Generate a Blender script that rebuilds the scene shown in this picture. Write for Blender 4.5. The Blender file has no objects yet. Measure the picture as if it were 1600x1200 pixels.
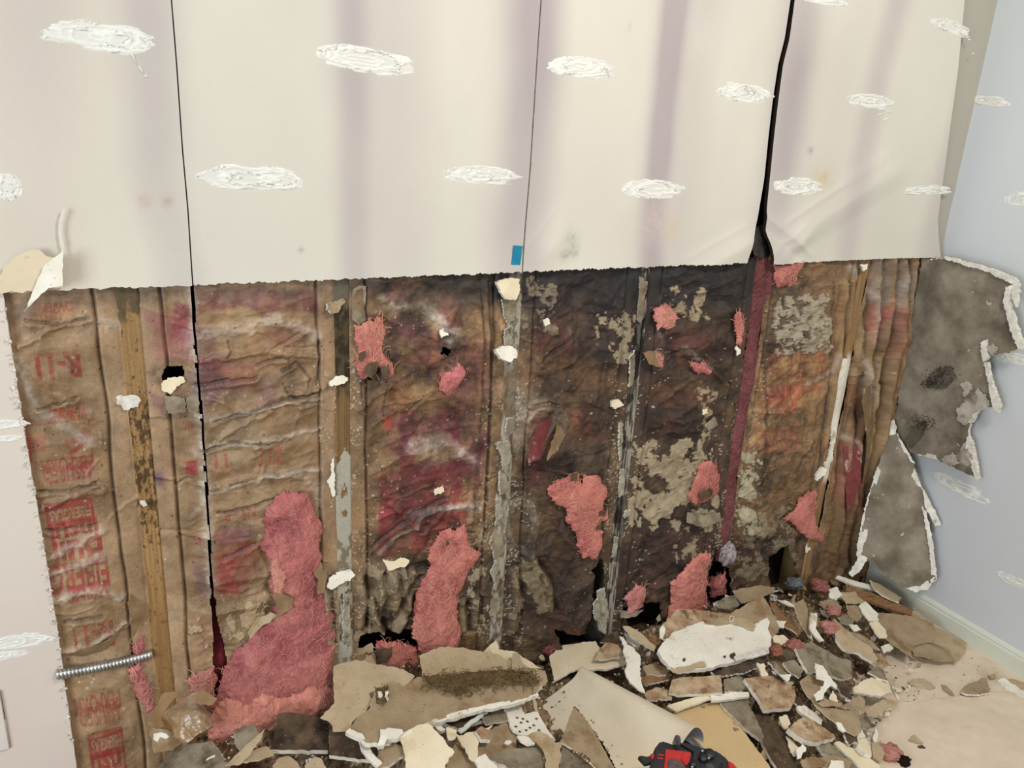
import bpy, bmesh, math, random
import numpy as np
from mathutils import Vector, Matrix
from mathutils.geometry import delaunay_2d_cdt

SC = bpy.context.scene
COL = SC.collection
random.seed(7)
RNG = np.random.default_rng(11)

# ------------------------------------------------------------------ camera
FPX, PITCH, YAW, ROLL = 1249.0, 0.3185, 0.5004, 0.0579
CAM = np.array([-0.0616, -1.6363, 1.556])


def cam_axes():
    cp, sp, cy, sy, cr, sr = (math.cos(PITCH), math.sin(PITCH), math.cos(YAW),
                              math.sin(YAW), math.cos(ROLL), math.sin(ROLL))
    fwd = np.array([sy * cp, cy * cp, -sp])
    right = np.array([cy, -sy, 0.0])
    up = np.cross(right, fwd)
    return cr * right + sr * up, -sr * right + cr * up, fwd


R_, U_, F_ = cam_axes()
cd = bpy.data.cameras.new('camera')
cd.sensor_fit = 'HORIZONTAL'
cd.sensor_width = 36.0
cd.lens = FPX / 1600.0 * 36.0
cd.clip_start = 0.02
cam = bpy.data.objects.new('camera', cd)
COL.objects.link(cam)
cam.matrix_world = Matrix(((R_[0], U_[0], -F_[0], CAM[0]), (R_[1], U_[1], -F_[1], CAM[1]),
                           (R_[2], U_[2], -F_[2], CAM[2]), (0, 0, 0, 1)))
SC.camera = cam

# ------------------------------------------------------------------ light
SC.view_settings.view_transform = 'Standard'
SC.view_settings.look = 'None'
SC.view_settings.gamma = 1.0
SC.view_settings.use_curve_mapping = False
SC.view_settings.exposure = -0.04
w = bpy.data.worlds.new('room_light')
SC.world = w
w.use_nodes = True
bg = w.node_tree.nodes['Background']
bg.inputs['Color'].default_value = (0.92, 0.95, 1.0, 1)
bg.inputs['Strength'].default_value = 0.50


def area(name, loc, target, sx, sy, power, color):
    l = bpy.data.lights.new(name, 'AREA')
    l.shape = 'RECTANGLE'
    l.size, l.size_y, l.energy, l.color = sx, sy, power, color
    o = bpy.data.objects.new(name, l)
    COL.objects.link(o)
    o.location = loc
    o.rotation_euler = (Vector(target) - Vector(loc)).to_track_quat('-Z', 'Y').to_euler()
    o['label'] = 'light'
    return o


area('ceiling_lamp', (1.1, -1.75, 2.75), (1.2, -0.2, 0.5), 0.50, 0.50, 33, (1.0, 0.91, 0.80))
area('window_daylight', (-2.4, -2.0, 1.35), (2.3, -0.4, 0.6), 1.3, 1.5, 64, (0.87, 0.955, 1.0))


# ------------------------------------------------------------------ helpers
def ray(px, py):
    return F_ + (px - 800.0) / FPX * R_ - (py - 600.0) / FPX * U_


def on(px, py, axis, val):
    """The point of the place seen at a spot of the photo, on a plane of constant x, y or z."""
    r = ray(px, py)
    return CAM + (val - CAM[axis]) / r[axis] * r


def project(X, Y, Z):
    d = [X - CAM[0], Y - CAM[1], Z - CAM[2]]
    z = d[0] * F_[0] + d[1] * F_[1] + d[2] * F_[2]
    x = d[0] * R_[0] + d[1] * R_[1] + d[2] * R_[2]
    y = d[0] * U_[0] + d[1] * U_[1] + d[2] * U_[2]
    return 800 + FPX * x / z, 600 - FPX * y / z


def lin(c):
    c = np.asarray(c, float) / 255.0
    return np.where(c <= 0.04045, c / 12.92, ((c + 0.055) / 1.055) ** 2.4)


def rgba(c):
    l = lin(c)
    return (float(l[0]), float(l[1]), float(l[2]), 1.0)


def hash2(i, j, seed):
    i = i.astype(np.int64); j = j.astype(np.int64)
    h = (i * 374761393 + j * 668265263 + seed * 1442695041) & 0xFFFFFFFF
    h = ((h ^ (h >> 13)) * 1274126177) & 0xFFFFFFFF
    h = (h ^ (h >> 16)) & 0xFFFFFFFF
    return h.astype(np.float32) / np.float32(4294967295.0)


def vnoise(u, v, seed=0):
    u = np.asarray(u, float); v = np.asarray(v, float)
    i = np.floor(u); j = np.floor(v)
    fu = u - i; fv = v - j
    fu = fu * fu * fu * (fu * (fu * 6 - 15) + 10)
    fv = fv * fv * fv * (fv * (fv * 6 - 15) + 10)
    a = hash2(i, j, seed); b = hash2(i + 1, j, seed)
    c = hash2(i, j + 1, seed); d = hash2(i + 1, j + 1, seed)
    return (a + (b - a) * fu) * (1 - fv) + (c + (d - c) * fu) * fv


def fbm(u, v, seed=0, octv=4, gain=0.5):
    s = 0; a = 1.0; t = 0; u = np.asarray(u, float); v = np.asarray(v, float)
    for k in range(octv):
        s = s + a * vnoise(u * 2 ** k + 17.3 * k, v * 2 ** k - 9.1 * k, seed + k)
        t += a; a *= gain
    return s / t


def ridged(u, v, seed=0, octv=3):
    s = 0; a = 1.0; t = 0
    for k in range(octv):
        n = 1 - np.abs(2 * vnoise(u * 2 ** k + 5.7 * k, v * 2 ** k + 3.3 * k, seed + k) - 1)
        s = s + a * n * n; t += a; a *= 0.5
    return s / t


def sstep(a, b, x):
    t = np.clip((x - a) / (b - a), 0, 1)
    return t * t * (3 - 2 * t)


def poly_sd(px, py, P):
    """Signed distance to a polygon, negative inside."""
    P = np.asarray(P, float)
    n = len(P)
    d = np.full(px.shape, 1e18)
    inside = np.zeros(px.shape, bool)
    for k in range(n):
        a = P[k]; b = P[(k + 1) % n]
        e = b - a
        wx = px - a[0]; wy = py - a[1]
        t = np.clip((wx * e[0] + wy * e[1]) / (e @ e + 1e-12), 0, 1)
        d = np.minimum(d, (wx - e[0] * t) ** 2 + (wy - e[1] * t) ** 2)
        c = ((a[1] > py) != (b[1] > py))
        with np.errstate(divide='ignore', invalid='ignore'):
            xi = (b[0] - a[0]) * (py - a[1]) / (b[1] - a[1] + 1e-12) + a[0]
        inside ^= c & (px < xi)
    return np.where(inside, -1, 1) * np.sqrt(d)


def line_d(px, py, P):
    P = np.asarray(P, float)
    d = np.full(px.shape, 1e18)
    for k in range(len(P) - 1):
        a = P[k]; e = P[k + 1] - a
        wx = px - a[0]; wy = py - a[1]
        t = np.clip((wx * e[0] + wy * e[1]) / (e @ e + 1e-12), 0, 1)
        d = np.minimum(d, (wx - e[0] * t) ** 2 + (wy - e[1] * t) ** 2)
    return np.sqrt(d)


def mesh_np(name, verts, faces, mats, parent=None, colors=None, mat_idx=None, smooth=True):
    """One mesh object from arrays; faces is an (n,3) or (n,4) array."""
    me = bpy.data.meshes.new(name)
    verts = np.asarray(verts, np.float32)
    faces = np.asarray(faces, np.int32)
    k = faces.shape[1]
    me.vertices.add(len(verts))
    me.vertices.foreach_set('co', verts.ravel())
    me.loops.add(faces.size)
    me.loops.foreach_set('vertex_index', faces.ravel())
    me.polygons.add(len(faces))
    me.polygons.foreach_set('loop_start', np.arange(0, faces.size, k, dtype=np.int32))
    me.polygons.foreach_set('loop_total', np.full(len(faces), k, np.int32))
    if mat_idx is not None:
        me.polygons.foreach_set('material_index', np.asarray(mat_idx, np.int32))
    if smooth:
        me.polygons.foreach_set('use_smooth', np.ones(len(faces), bool))
    if not isinstance(mats, (list, tuple)):
        mats = [mats]
    for m in mats:
        me.materials.append(m)
    if colors is not None:
        a = me.color_attributes.new('pigment', 'FLOAT_COLOR', 'POINT')
        c = np.ones((len(verts), 4), np.float32)
        c[:, :colors.shape[1]] = colors
        a.data.foreach_set('color', c.ravel())
    me.update(calc_edges=True)
    me.validate()
    o = bpy.data.objects.new(name, me)
    COL.objects.link(o)
    if parent is not None:
        o.parent = parent
    return o


def mesh_bm(name, bm, mats, parent=None, smooth=False):
    me = bpy.data.meshes.new(name)
    bm.normal_update()
    bm.to_mesh(me); bm.free()
    if not isinstance(mats, (list, tuple)):
        mats = [mats]
    for m in mats:
        me.materials.append(m)
    if smooth:
        me.polygons.foreach_set('use_smooth', np.ones(len(me.polygons), bool))
    o = bpy.data.objects.new(name, me)
    COL.objects.link(o)
    if parent is not None:
        o.parent = parent
    return o


def empty(name, loc=(0, 0, 0)):
    o = bpy.data.objects.new(name, None)
    COL.objects.link(o)
    o.location = loc
    o.empty_display_size = 0.05
    return o


def tag(o, label=None, cat=None, group=None, kind=None):
    if label: o['label'] = label
    if cat: o['category'] = cat
    if group: o['group'] = group
    if kind: o['kind'] = kind
    return o


def grid_faces(nr, nc):
    i = np.arange(nr * nc).reshape(nr, nc)
    return np.stack([i[:-1, :-1].ravel(), i[:-1, 1:].ravel(), i[1:, 1:].ravel(), i[1:, :-1].ravel()], 1)


def add_box(bm, lo, hi, mi=0):
    v = [bm.verts.new((x, y, z)) for x in (lo[0], hi[0]) for y in (lo[1], hi[1]) for z in (lo[2], hi[2])]
    for q in ((0, 1, 3, 2), (4, 6, 7, 5), (0, 4, 5, 1), (2, 3, 7, 6), (0, 2, 6, 4), (1, 5, 7, 3)):
        f = bm.faces.new([v[k] for k in q]); f.material_index = mi
    return v


def add_tube(bm, pts, rad, n=8, mi=0, cap=True):
    pts = [Vector(p) for p in pts]
    rings = []
    for k, p in enumerate(pts):
        t = (pts[min(k + 1, len(pts) - 1)] - pts[max(k - 1, 0)]).normalized()
        a = t.cross(Vector((0.31, 0.2, 0.93))).normalized()
        b = t.cross(a)
        r = rad[k] if isinstance(rad, (list, tuple)) else rad
        rings.append([bm.verts.new(p + r * (math.cos(2 * math.pi * j / n) * a + math.sin(2 * math.pi * j / n) * b)) for j in range(n)])
    for k in range(len(rings) - 1):
        for j in range(n):
            f = bm.faces.new((rings[k][j], rings[k][(j + 1) % n], rings[k + 1][(j + 1) % n], rings[k + 1][j]))
            f.material_index = mi
    if cap:
        for rg in (rings[0][::-1], rings[-1]):
            f = bm.faces.new(rg); f.material_index = mi


# ------------------------------------------------------------------ materials
def new_mat(name, rough=0.8, spec=0.3):
    m = bpy.data.materials.new(name)
    m.use_nodes = True
    b = m.node_tree.nodes['Principled BSDF']
    b.inputs['Roughness'].default_value = rough
    b.inputs['Specular IOR Level'].default_value = spec
    return m, m.node_tree.nodes, m.node_tree.links, b


def mat_two(name, c1, c2, scale=30, rough=0.85, c3=None, scale3=8, lo3=0.52, hi3=0.62, bump=0.15, spec=0.25,
            stretch=(1, 1, 1), speck=None, speck_scale=240, speck_t=0.76):
    """Two tones mixed by noise, an optional stain and optional specks, each object with its own offset."""
    m, N, L, b = new_mat(name, rough, spec)
    tc = N.new('ShaderNodeTexCoord')
    oi = N.new('ShaderNodeObjectInfo')
    mp = N.new('ShaderNodeMapping')
    mp.inputs['Scale'].default_value = stretch
    L.new(tc.outputs['Object'], mp.inputs['Vector'])
    mul = N.new('ShaderNodeMath'); mul.operation = 'MULTIPLY'; mul.inputs[1].default_value = 37.0
    L.new(oi.outputs['Random'], mul.inputs[0])
    add = N.new('ShaderNodeVectorMath'); add.operation = 'ADD'
    L.new(mp.outputs['Vector'], add.inputs[0]); L.new(mul.outputs[0], add.inputs[1])

    def noise(s, det=5):
        n = N.new('ShaderNodeTexNoise')
        n.inputs['Scale'].default_value = s; n.inputs['Detail'].default_value = det
        n.inputs['Roughness'].default_value = 0.62
        L.new(add.outputs[0], n.inputs['Vector'])
        return n

    n1 = noise(scale)
    r = N.new('ShaderNodeValToRGB')
    r.color_ramp.elements[0].position = 0.36; r.color_ramp.elements[0].color = rgba(c1)
    r.color_ramp.elements[1].position = 0.64; r.color_ramp.elements[1].color = rgba(c2)
    L.new(n1.outputs['Fac'], r.inputs['Fac'])
    out = r.outputs['Color']
    for c, s, lo, hi in ((c3, scale3, lo3, hi3), (speck, speck_scale, speck_t - 0.1, speck_t - 0.06)):
        if c is None:
            continue
        n2 = noise(s, 6 if c is c3 else 2)
        r2 = N.new('ShaderNodeMapRange')
        r2.inputs['From Min'].default_value = lo; r2.inputs['From Max'].default_value = hi
        L.new(n2.outputs['Fac'], r2.inputs['Value'])
        mx = N.new('ShaderNodeMix'); mx.data_type = 'RGBA'
        L.new(r2.outputs['Result'], mx.inputs['Factor'])
        L.new(out, mx.inputs[6]); mx.inputs[7].default_value = rgba(c)
        out = mx.outputs[2]
    L.new(out, b.inputs['Base Color'])
    if bump:
        bp = N.new('ShaderNodeBump'); bp.inputs['Strength'].default_value = bump; bp.inputs['Distance'].default_value = 0.002
        n4 = noise(scale * 5, 4)
        L.new(n4.outputs['Fac'], bp.inputs['Height']); L.new(bp.outputs['Normal'], b.inputs['Normal'])
    return m


def mat_pigment(name, rough=0.6, spec=0.4, bump=0.25, bscale=260, vary=0.12, rough_lo=None, gloss=None):
    """Base colour from the pigment laid on the mesh, broken up with a fine grain."""
    m, N, L, b = new_mat(name, rough, spec)
    at = N.new('ShaderNodeAttribute'); at.attribute_name = 'pigment'
    tc = N.new('ShaderNodeTexCoord')
    n = N.new('ShaderNodeTexNoise'); n.inputs['Scale'].default_value = bscale; n.inputs['Detail'].default_value = 4
    L.new(tc.outputs['Object'], n.inputs['Vector'])
    mr = N.new('ShaderNodeMapRange')
    mr.inputs['From Min'].default_value = 0.3; mr.inputs['From Max'].default_value = 0.7
    mr.inputs['To Min'].default_value = 1 - vary; mr.inputs['To Max'].default_value = 1 + vary
    L.new(n.outputs['Fac'], mr.inputs['Value'])
    vm = N.new('ShaderNodeVectorMath'); vm.operation = 'SCALE'
    L.new(at.outputs['Color'], vm.inputs[0]); L.new(mr.outputs['Result'], vm.inputs['Scale'])
    L.new(vm.outputs['Vector'], b.inputs['Base Color'])
    if gloss is not None:
        mg = N.new('ShaderNodeMapRange')
        mg.inputs['To Min'].default_value = rough; mg.inputs['To Max'].default_value = gloss
        L.new(at.outputs['Alpha'], mg.inputs['Value']); L.new(mg.outputs['Result'], b.inputs['Roughness'])
    if rough_lo is not None:
        n3 = N.new('ShaderNodeTexNoise'); n3.inputs['Scale'].default_value = 14; n3.inputs['Detail'].default_value = 6
        L.new(tc.outputs['Object'], n3.inputs['Vector'])
        m3 = N.new('ShaderNodeMapRange')
        m3.inputs['From Min'].default_value = 0.4; m3.inputs['From Max'].default_value = 0.62
        m3.inputs['To Min'].default_value = rough_lo; m3.inputs['To Max'].default_value = rough
        L.new(n3.outputs['Fac'], m3.inputs['Value']); L.new(m3.outputs['Result'], b.inputs['Roughness'])
    if bump:
        bp = N.new('ShaderNodeBump'); bp.inputs['Strength'].default_value = bump; bp.inputs['Distance'].default_value = 0.0015
        L.new(n.outputs['Fac'], bp.inputs['Height']); L.new(bp.outputs['Normal'], b.inputs['Normal'])
    return m


M = {}
M['paint'] = mat_pigment('painted_drywall', 0.62, 0.3, 0.05, 420, 0.02)
M['gypsum'] = mat_two('gypsum_core', (236, 232, 220), (205, 200, 188), 60, 0.95, (150, 135, 112), 25, 0.62, 0.72, 0.5)
M['compound'] = mat_two('joint_compound', (240, 240, 232), (226, 226, 216), 90, 0.8, bump=0.3)
M['facing'] = mat_pigment('kraft_facing', 0.85, 0.55, 0.35, 330, 0.16, None, 0.24)
M['stud'] = mat_pigment('weathered_wood', 0.85, 0.2, 0.4, 300, 0.16)
M['fiber'] = mat_pigment('glass_wool', 0.95, 0.1, 0.5, 520, 0.16)
M['board'] = mat_pigment('board_paper', 0.9, 0.2, 0.25, 260, 0.12)
M['sheathing'] = mat_two('sheathing', (48, 36, 28), (30, 24, 20), 20, 0.95)
M['kraft_scrap'] = mat_two('kraft_board', (172, 152, 122), (156, 136, 106), 22, 0.9, (140, 112, 78), 11, 0.56, 0.68, 0.12, speck=(96, 76, 54))
M['tan_scrap'] = mat_two('tan_paper', (194, 176, 144), (180, 160, 128), 18, 0.9, (164, 136, 100), 9, 0.58, 0.7, 0.1, speck=(110, 86, 60))
M['cream_scrap'] = mat_two('cream_face', (238, 226, 196), (228, 212, 178), 12, 0.8, (198, 172, 130), 8, 0.6, 0.72, 0.1, speck=(104, 80, 58), speck_t=0.79)
M['white_scrap'] = mat_two('white_face', (244, 240, 226), (232, 226, 208), 14, 0.85, (196, 180, 150), 12, 0.6, 0.7, 0.3, speck=(70, 56, 44), speck_t=0.78)
M['grey_scrap'] = mat_two('grey_face', (156, 146, 124), (126, 114, 94), 24, 0.9, (96, 80, 60), 18, 0.52, 0.66, 0.3, speck=(204, 196, 178), speck_t=0.8)
M['stain_scrap'] = mat_two('stained_face', (154, 122, 90), (200, 178, 146), 26, 0.9, (108, 80, 58), 30, 0.52, 0.66, 0.3, speck=(64, 42, 30), speck_t=0.78)
M['dark_scrap'] = mat_two('dark_face', (104, 86, 66), (72, 58, 46), 20, 0.92, (44, 36, 30), 14, 0.5, 0.66, 0.4, speck=(196, 184, 160), speck_t=0.8)
M['wood_scrap'] = mat_two('wood_scrap', (158, 122, 84), (124, 92, 62), 18, 0.85, (84, 62, 44), 10, 0.56, 0.7, 0.3, stretch=(1, 9, 9))
M['metal'] = mat_two('galvanised_steel', (196, 196, 192), (158, 158, 156), 40, 0.32, bump=0.05, spec=0.6)
M['metal'].node_tree.nodes['Principled BSDF'].inputs['Metallic'].default_value = 0.9
M['plastic_black'] = mat_two('black_plastic', (24, 24, 26), (34, 34, 36), 60, 0.42, bump=0.1, spec=0.5)
M['plastic_red'] = mat_two('red_plastic', (196, 40, 36), (176, 32, 30), 30, 0.38, (150, 110, 96), 40, 0.66, 0.74, 0.05, spec=0.5)
M['steel_dark'] = mat_two('dark_steel', (70, 70, 72), (46, 46, 48), 50, 0.35, bump=0.05, spec=0.6)
M['tape'] = mat_two('blue_tape', (28, 124, 158), (36, 134, 166), 60, 0.6, bump=0.1)
M['trim'] = mat_two('trim_paint', (218, 222, 208), (212, 216, 202), 8, 0.45, bump=0.03, spec=0.4)
M['cloth'] = mat_two('paper_sheet', (228, 212, 188), (218, 202, 178), 7, 0.8, (188, 170, 146), 5, 0.56, 0.72, 0.15, speck=(100, 80, 60), speck_t=0.82)
M['floor'] = mat_two('floor_board', (176, 154, 124), (150, 128, 100), 10, 0.85, (110, 90, 70), 6, 0.54, 0.7, 0.2)
M['plate'] = mat_two('white_plate', (226, 218, 210), (220, 212, 204), 10, 0.45, bump=0.0)
M['lint'] = mat_two('mould_fuzz', (134, 114, 78), (88, 74, 50), 60, 0.95, bump=0.3)
M['plaster'] = mat_two('old_plaster', (176, 168, 148), (142, 134, 116), 45, 0.92, (92, 82, 66), 30, 0.54, 0.66, 0.5)

# ------------------------------------------------------------------ the setting: floor and side wall
XR_ = 2.372          # face of the right-hand wall
YF = -0.0127         # painted face of the back wall
CUT = 1.222          # height of the cut

bm = bmesh.new()
add_box(bm, (-1.6, -2.6, -0.03), (XR_, 0.14, 0.0))
tag(mesh_bm('floor', bm, M['floor']), 'tan board floor of the gutted room', kind='structure')


def panel_mesh(name, label, parent, XL, XRr, zb, zt, yfun, cfun, step=0.006, jag=0.0, thick=0.0127, dark_l=False):
    """A plasterboard sheet: front face between two edge curves, with its cut edges turned back."""
    z = np.concatenate([np.arange(0, 0.18, 0.004), np.arange(0.18, 1.001, 0.012)])
    z = z / z[-1]
    wdt = float(np.mean(XRr(np.array([zb + .2])) - XL(np.array([zb + .2]))))
    nc = max(3, int(wdt / step))
    s = np.linspace(0, 1, nc)
    Z = zb + (zt - zb) * np.repeat(z[:, None], nc, 1)
    X = XL(Z) + (XRr(Z) - XL(Z)) * s[None, :]
    if jag:
        j = (RNG.random(nc) - .5) * jag * 2 + (fbm(X[0] * 90, X[0] * 0, 5, 3) - .5) * jag * 3
        Z = Z + j[None, :] * np.exp(-(Z - zb) / 0.004)
    Y = yfun(X, Z)
    V = np.stack([X, Y, Z], -1)
    Cc = cfun(X, Z)
    nr = len(z)
    F = grid_faces(nr, nc)
    verts = [V.reshape(-1, 3)]; cols = [Cc.reshape(-1, 3)]; faces = [F]; mi = [np.zeros(len(F))]
    base = nr * nc
    for idx, flip in ((0, 1), ('l', 0), ('r', 1), (-1, 0)):
        e = V[idx] if idx in (0, -1) else (V[:, 0] if idx == 'l' else V[:, -1])
        b = e.copy(); b[:, 1] += thick
        n = len(e)
        k = np.arange(n - 1) + base
        q = np.stack([k, k + 1, k + 1 + n, k + n], 1)
        verts += [e, b]; cols += [np.full((2 * n, 3), lin((232, 226, 212)))]
        faces.append(q if flip == 0 else q[:, ::-1]); mi.append(np.full(len(q), 2 if (idx == 'l' and dark_l) else 1))
        base += 2 * n
    o = mesh_np(name, np.concatenate(verts), np.concatenate(faces), [M['paint'], M['gypsum'], M['sheathing']], parent,
                np.concatenate(cols), np.concatenate(mi))
    o['label'] = label
    return o


def edge_curve(pts, y=YF):
    P3 = np.array([on(p[0], p[1], 1, y) for p in pts])
    o = np.argsort(P3[:, 2])
    zz, xx = P3[o, 2], P3[o, 0]
    return lambda Z: np.interp(Z, zz, xx)


wb = tag(empty('wall_back', (0, 0, 0)), 'back wall with its lower half stripped to the studs', kind='structure')

seam1 = [(262, -90), (268, 0), (276, 100), (285, 230), (294, 330), (301, 446)]
seam2 = [(853, -90), (846, 0), (838, 120), (829, 260), (822, 340), (815, 420)]
gapL = [(1242, -60), (1235, 0), (1226, 60), (1216, 100), (1207, 160), (1200, 220), (1194, 280), (1184, 340), (1178, 365), (1166, 408)]
gapR = [(1254, -60), (1245, 0), (1237, 60), (1227, 100), (1219, 160), (1212, 220), (1206, 280), (1201, 330), (1200, 372), (1202, 404)]
right3 = [(1519, -60), (1511, 0), (1501, 110), (1489, 200), (1478, 290), (1471, 345), (1473, 402)]


def crease(px, py, a, b, side_amp, ridge_amp, reach, wid=6.0):
    """A fold along a line, fading with distance; displacement towards the room in metres."""
    a = np.array(a, float); b = np.array(b, float); e = b - a; ln = np.hypot(*e); e /= ln
    t = (px - a[0]) * e[0] + (py - a[1]) * e[1]
    d = (px - a[0]) * -e[1] + (py - a[1]) * e[0]
    along = sstep(-25, 20, t) * sstep(ln + 25, ln - 20, t)
    return along * (side_amp * np.clip(d / reach, 0, 1) * sstep(2.2 * reach, 0.9 * reach, d) + ridge_amp * np.exp(-np.abs(d) / wid))


def y_sheet(X, Z):
    """Face of the hanging sheets: shallow waves, turned-out corners and buckles at the cut edge."""
    px, py = project(X, np.full_like(X, YF), Z)
    d = 0.004 * (fbm(X * 2.2, Z * 1.6, 31, 3) - .5) * 2
    # left sheet: torn paper lifted along a ragged line
    ln = np.interp(py, [325, 345, 375, 398, 450], [99, 92, 93, 97, 97])
    # bottom edges lean out a little
    d = d + 0.006 * np.exp(-(Z - CUT) / 0.05)
    # middle sheet: folds at its two lower corners
    m2 = sstep(816, 822, px)
    d = d + m2 * crease(px, py, (825, 385), (872, 322), 0.006, 0.002, 30) * sstep(905, 860, px)
    d = d + m2 * crease(px, py, (1075, 402), (1165, 352), 0.010, 0.004, 26) * sstep(1196, 1186, px)
    # right sheet: buckled left corner and the long crease above it
    m3 = sstep(1186, 1192, px)
    d = d + m3 * 0.020 * sstep(1290, 1200, px) * sstep(330, 400, py)
    d = d + m3 * crease(px, py, (1222, 352), (1388, 242), 0.008, 0.005, 26)
    d = d + m3 * crease(px, py, (1200, 340), (1262, 398), -0.012, 0.005, 16)
    d = d + m3 * crease(px, py, (1206, 390), (1254, 352), 0.006, 0.006, 14)
    # right sheet stands away from the corner
    d = d + 0.020 * sstep(1360, 1500, px) * m3
    return YF - d


BANDS = [(-0.12, .08, .25), (0.085, .05, .45), (0.43, .035, .45), (0.50, .11, .28), (0.83, .075, .85), (1.205, .04, .9),
         (1.26, .10, .3), (1.605, .07, .7), (1.93, .05, .45), (2.28, .05, .5)]


def c_sheet(X, Z):
    """Pale paint with pinkish-mauve ghosting along the studs and seams behind it."""
    n = fbm(X * 3, Z * 3, 71, 4)
    cream = lin((218, 214, 201)) * (0.97 + 0.06 * fbm(X * 1.1, Z * 1.1, 73, 2))[..., None]
    warm = lin((224, 212, 194))
    mauve = lin((180, 170, 170))
    k = np.zeros_like(X)
    for x, wd, a in BANDS:
        wob = (fbm(Z * 2.2 + x * 9, X * 0 + x, 75, 3) - .5) * 0.05
        amp = a * (0.55 + 0.9 * fbm(Z * 3 + 7 * x, X * 2, 77, 3)) * (0.75 + 0.35 * sstep(1.25, 1.7, Z))
        k = k + amp * np.exp(-np.abs((X - x - wob) / wd) ** 2.6)
    k = np.clip(k * 1.05 + 0.35 * (n - .5), 0, 1)[..., None]
    lw = (sstep(0.25, -0.25, X) * 0.7 * (0.6 + 0.8 * (n - .3)))[..., None]
    c = cream * (1 - lw) + warm * lw
    c = c * (1 - k) + mauve * k
    mott = (fbm(X * 6, Z * 4, 79, 4) - .5)[..., None]
    c = c * (1 + .10 * mott)
    # faint finger smudges on the left sheet and grey smears on the middle one
    px, py = project(X, np.full_like(X, YF), Z)
    for (x, y, r, col, al) in ((225, 314, 9, (176, 150, 130), .5), (262, 314, 8, (176, 150, 130), .5), (893, 375, 10, (150, 148, 140), .5),
                               (882, 398, 9, (150, 148, 140), .5), (896, 393, 7, (140, 138, 132), .5), (1050, 358, 14, (214, 190, 150), .5),
                               (1285, 278, 16, (206, 190, 150), .6), (1022, 345, 30, (216, 196, 190), .4), (984, 46, 3, (120, 118, 112), .8),
                               (470, 390, 4, (180, 178, 172), .8), (1266, 236, 4, (150, 148, 140), .7)):
        a = al * np.exp(-(((px - x) / r) ** 2 + ((py - y) / (r * 1.1)) ** 2)) * (0.4 + 1.2 * vnoise(px / 5, py / 5, 8))
        a = np.clip(a, 0, 1)[..., None]
        c = c * (1 - a) + lin(col) * a
    return c


ZT = 2.42
P0 = panel_mesh('drywall_panel', 'painted plasterboard sheet left of the first saw cut', wb,
                lambda Z: np.full_like(Z, -1.2), edge_curve([(p[0] - 1.2, p[1]) for p in seam1]), CUT, ZT, y_sheet, c_sheet, jag=0.0016)
P1 = panel_mesh('drywall_panel', 'widest painted plasterboard sheet between the two thin saw cuts', wb,
                edge_curve([(p[0] + 1.2, p[1]) for p in seam1]), edge_curve([(p[0] - 1.3, p[1]) for p in seam2]), CUT, ZT, y_sheet, c_sheet, 0.004, 0.0016)
P2 = panel_mesh('drywall_panel', 'painted plasterboard sheet left of the wide black gap', wb,
                edge_curve([(p[0] + 1.3, p[1]) for p in seam2]), edge_curve(gapL), CUT, ZT, y_sheet, c_sheet, 0.004, 0.002)
P3 = panel_mesh('drywall_panel', 'buckled painted sheet right of the wide black gap', wb,
                edge_curve(gapR, -.02), edge_curve(right3, -.04), CUT - 0.004, ZT, y_sheet, c_sheet, 0.004, 0.0012, dark_l=True)
# strip of wall between bowed sheet and corner, its shade put into the colour
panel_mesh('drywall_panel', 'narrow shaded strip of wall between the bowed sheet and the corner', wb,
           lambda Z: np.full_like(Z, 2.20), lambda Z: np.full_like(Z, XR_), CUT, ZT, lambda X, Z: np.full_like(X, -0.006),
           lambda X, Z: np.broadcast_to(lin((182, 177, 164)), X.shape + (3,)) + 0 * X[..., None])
# the sheet goes on downwards left of the opening
cutL = edge_curve([(4, 455), (20, 560), (42, 700), (68, 850), (90, 985), (105, 1095), (121, 1210), (134, 1290)])


def c_low(X, Z):
    n = fbm(X * 4, Z * 4, 91, 3)[..., None]
    k = np.clip(0.15 + 0.9 * (fbm(X * 5, Z * 2.2, 95, 3) - .3), 0, .8)[..., None]
    return (lin((222, 212, 200)) * (1 - k) + lin((216, 196, 194)) * k) * (0.97 + 0.06 * n)


LOW = panel_mesh('drywall_panel', 'painted plasterboard left standing at the left of the opening', wb,
                 lambda Z: np.full_like(Z, -1.2), lambda Z: cutL(Z) + 0.002 * (fbm(Z * 160, Z * 0, 3, 3) - .5), 0.0, CUT - 0.0005,
                 lambda X, Z: YF + 0.001 * (fbm(X * 4, Z * 3, 3, 2) - .5), c_low, 0.01)

# dark boards at the back of the stud bays
bm = bmesh.new(); add_box(bm, (-0.6, 0.095, 0.0), (2.5, 0.11, 2.42))
o = mesh_bm('sheathing_board', bm, M['sheathing'], wb)
bm = bmesh.new(); add_box(bm, (-0.6, 0.001, 0.0), (2.4, 0.09, 0.038))
o = mesh_bm('bottom_plate', bm, M['dark_scrap'], wb)

# right-hand wall, its own mesh with ghosting too
yy = np.linspace(0.0, -1.9, 120); zz = np.linspace(0, ZT, 150)
Yg, Zg = np.meshgrid(yy, zz)
Xg = XR_ - 0.003 * (fbm(Yg * 2, Zg * 2, 41, 3) - .5)
kk = np.clip(0.25 + 1.0 * (fbm(Yg * 2.6, Zg * 1.3, 43, 3) - .42), 0, .7)[..., None]
cc = lin((208, 215, 213)) * (1 - kk) + lin((206, 209, 220)) * kk
WR = mesh_np('wall_right', np.stack([Xg, Yg, Zg], -1).reshape(-1, 3), grid_faces(150, 120)[:, ::-1], M['paint'], None, cc.reshape(-1, 3))
tag(WR, 'pale blue-grey painted side wall', kind='structure')

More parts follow.
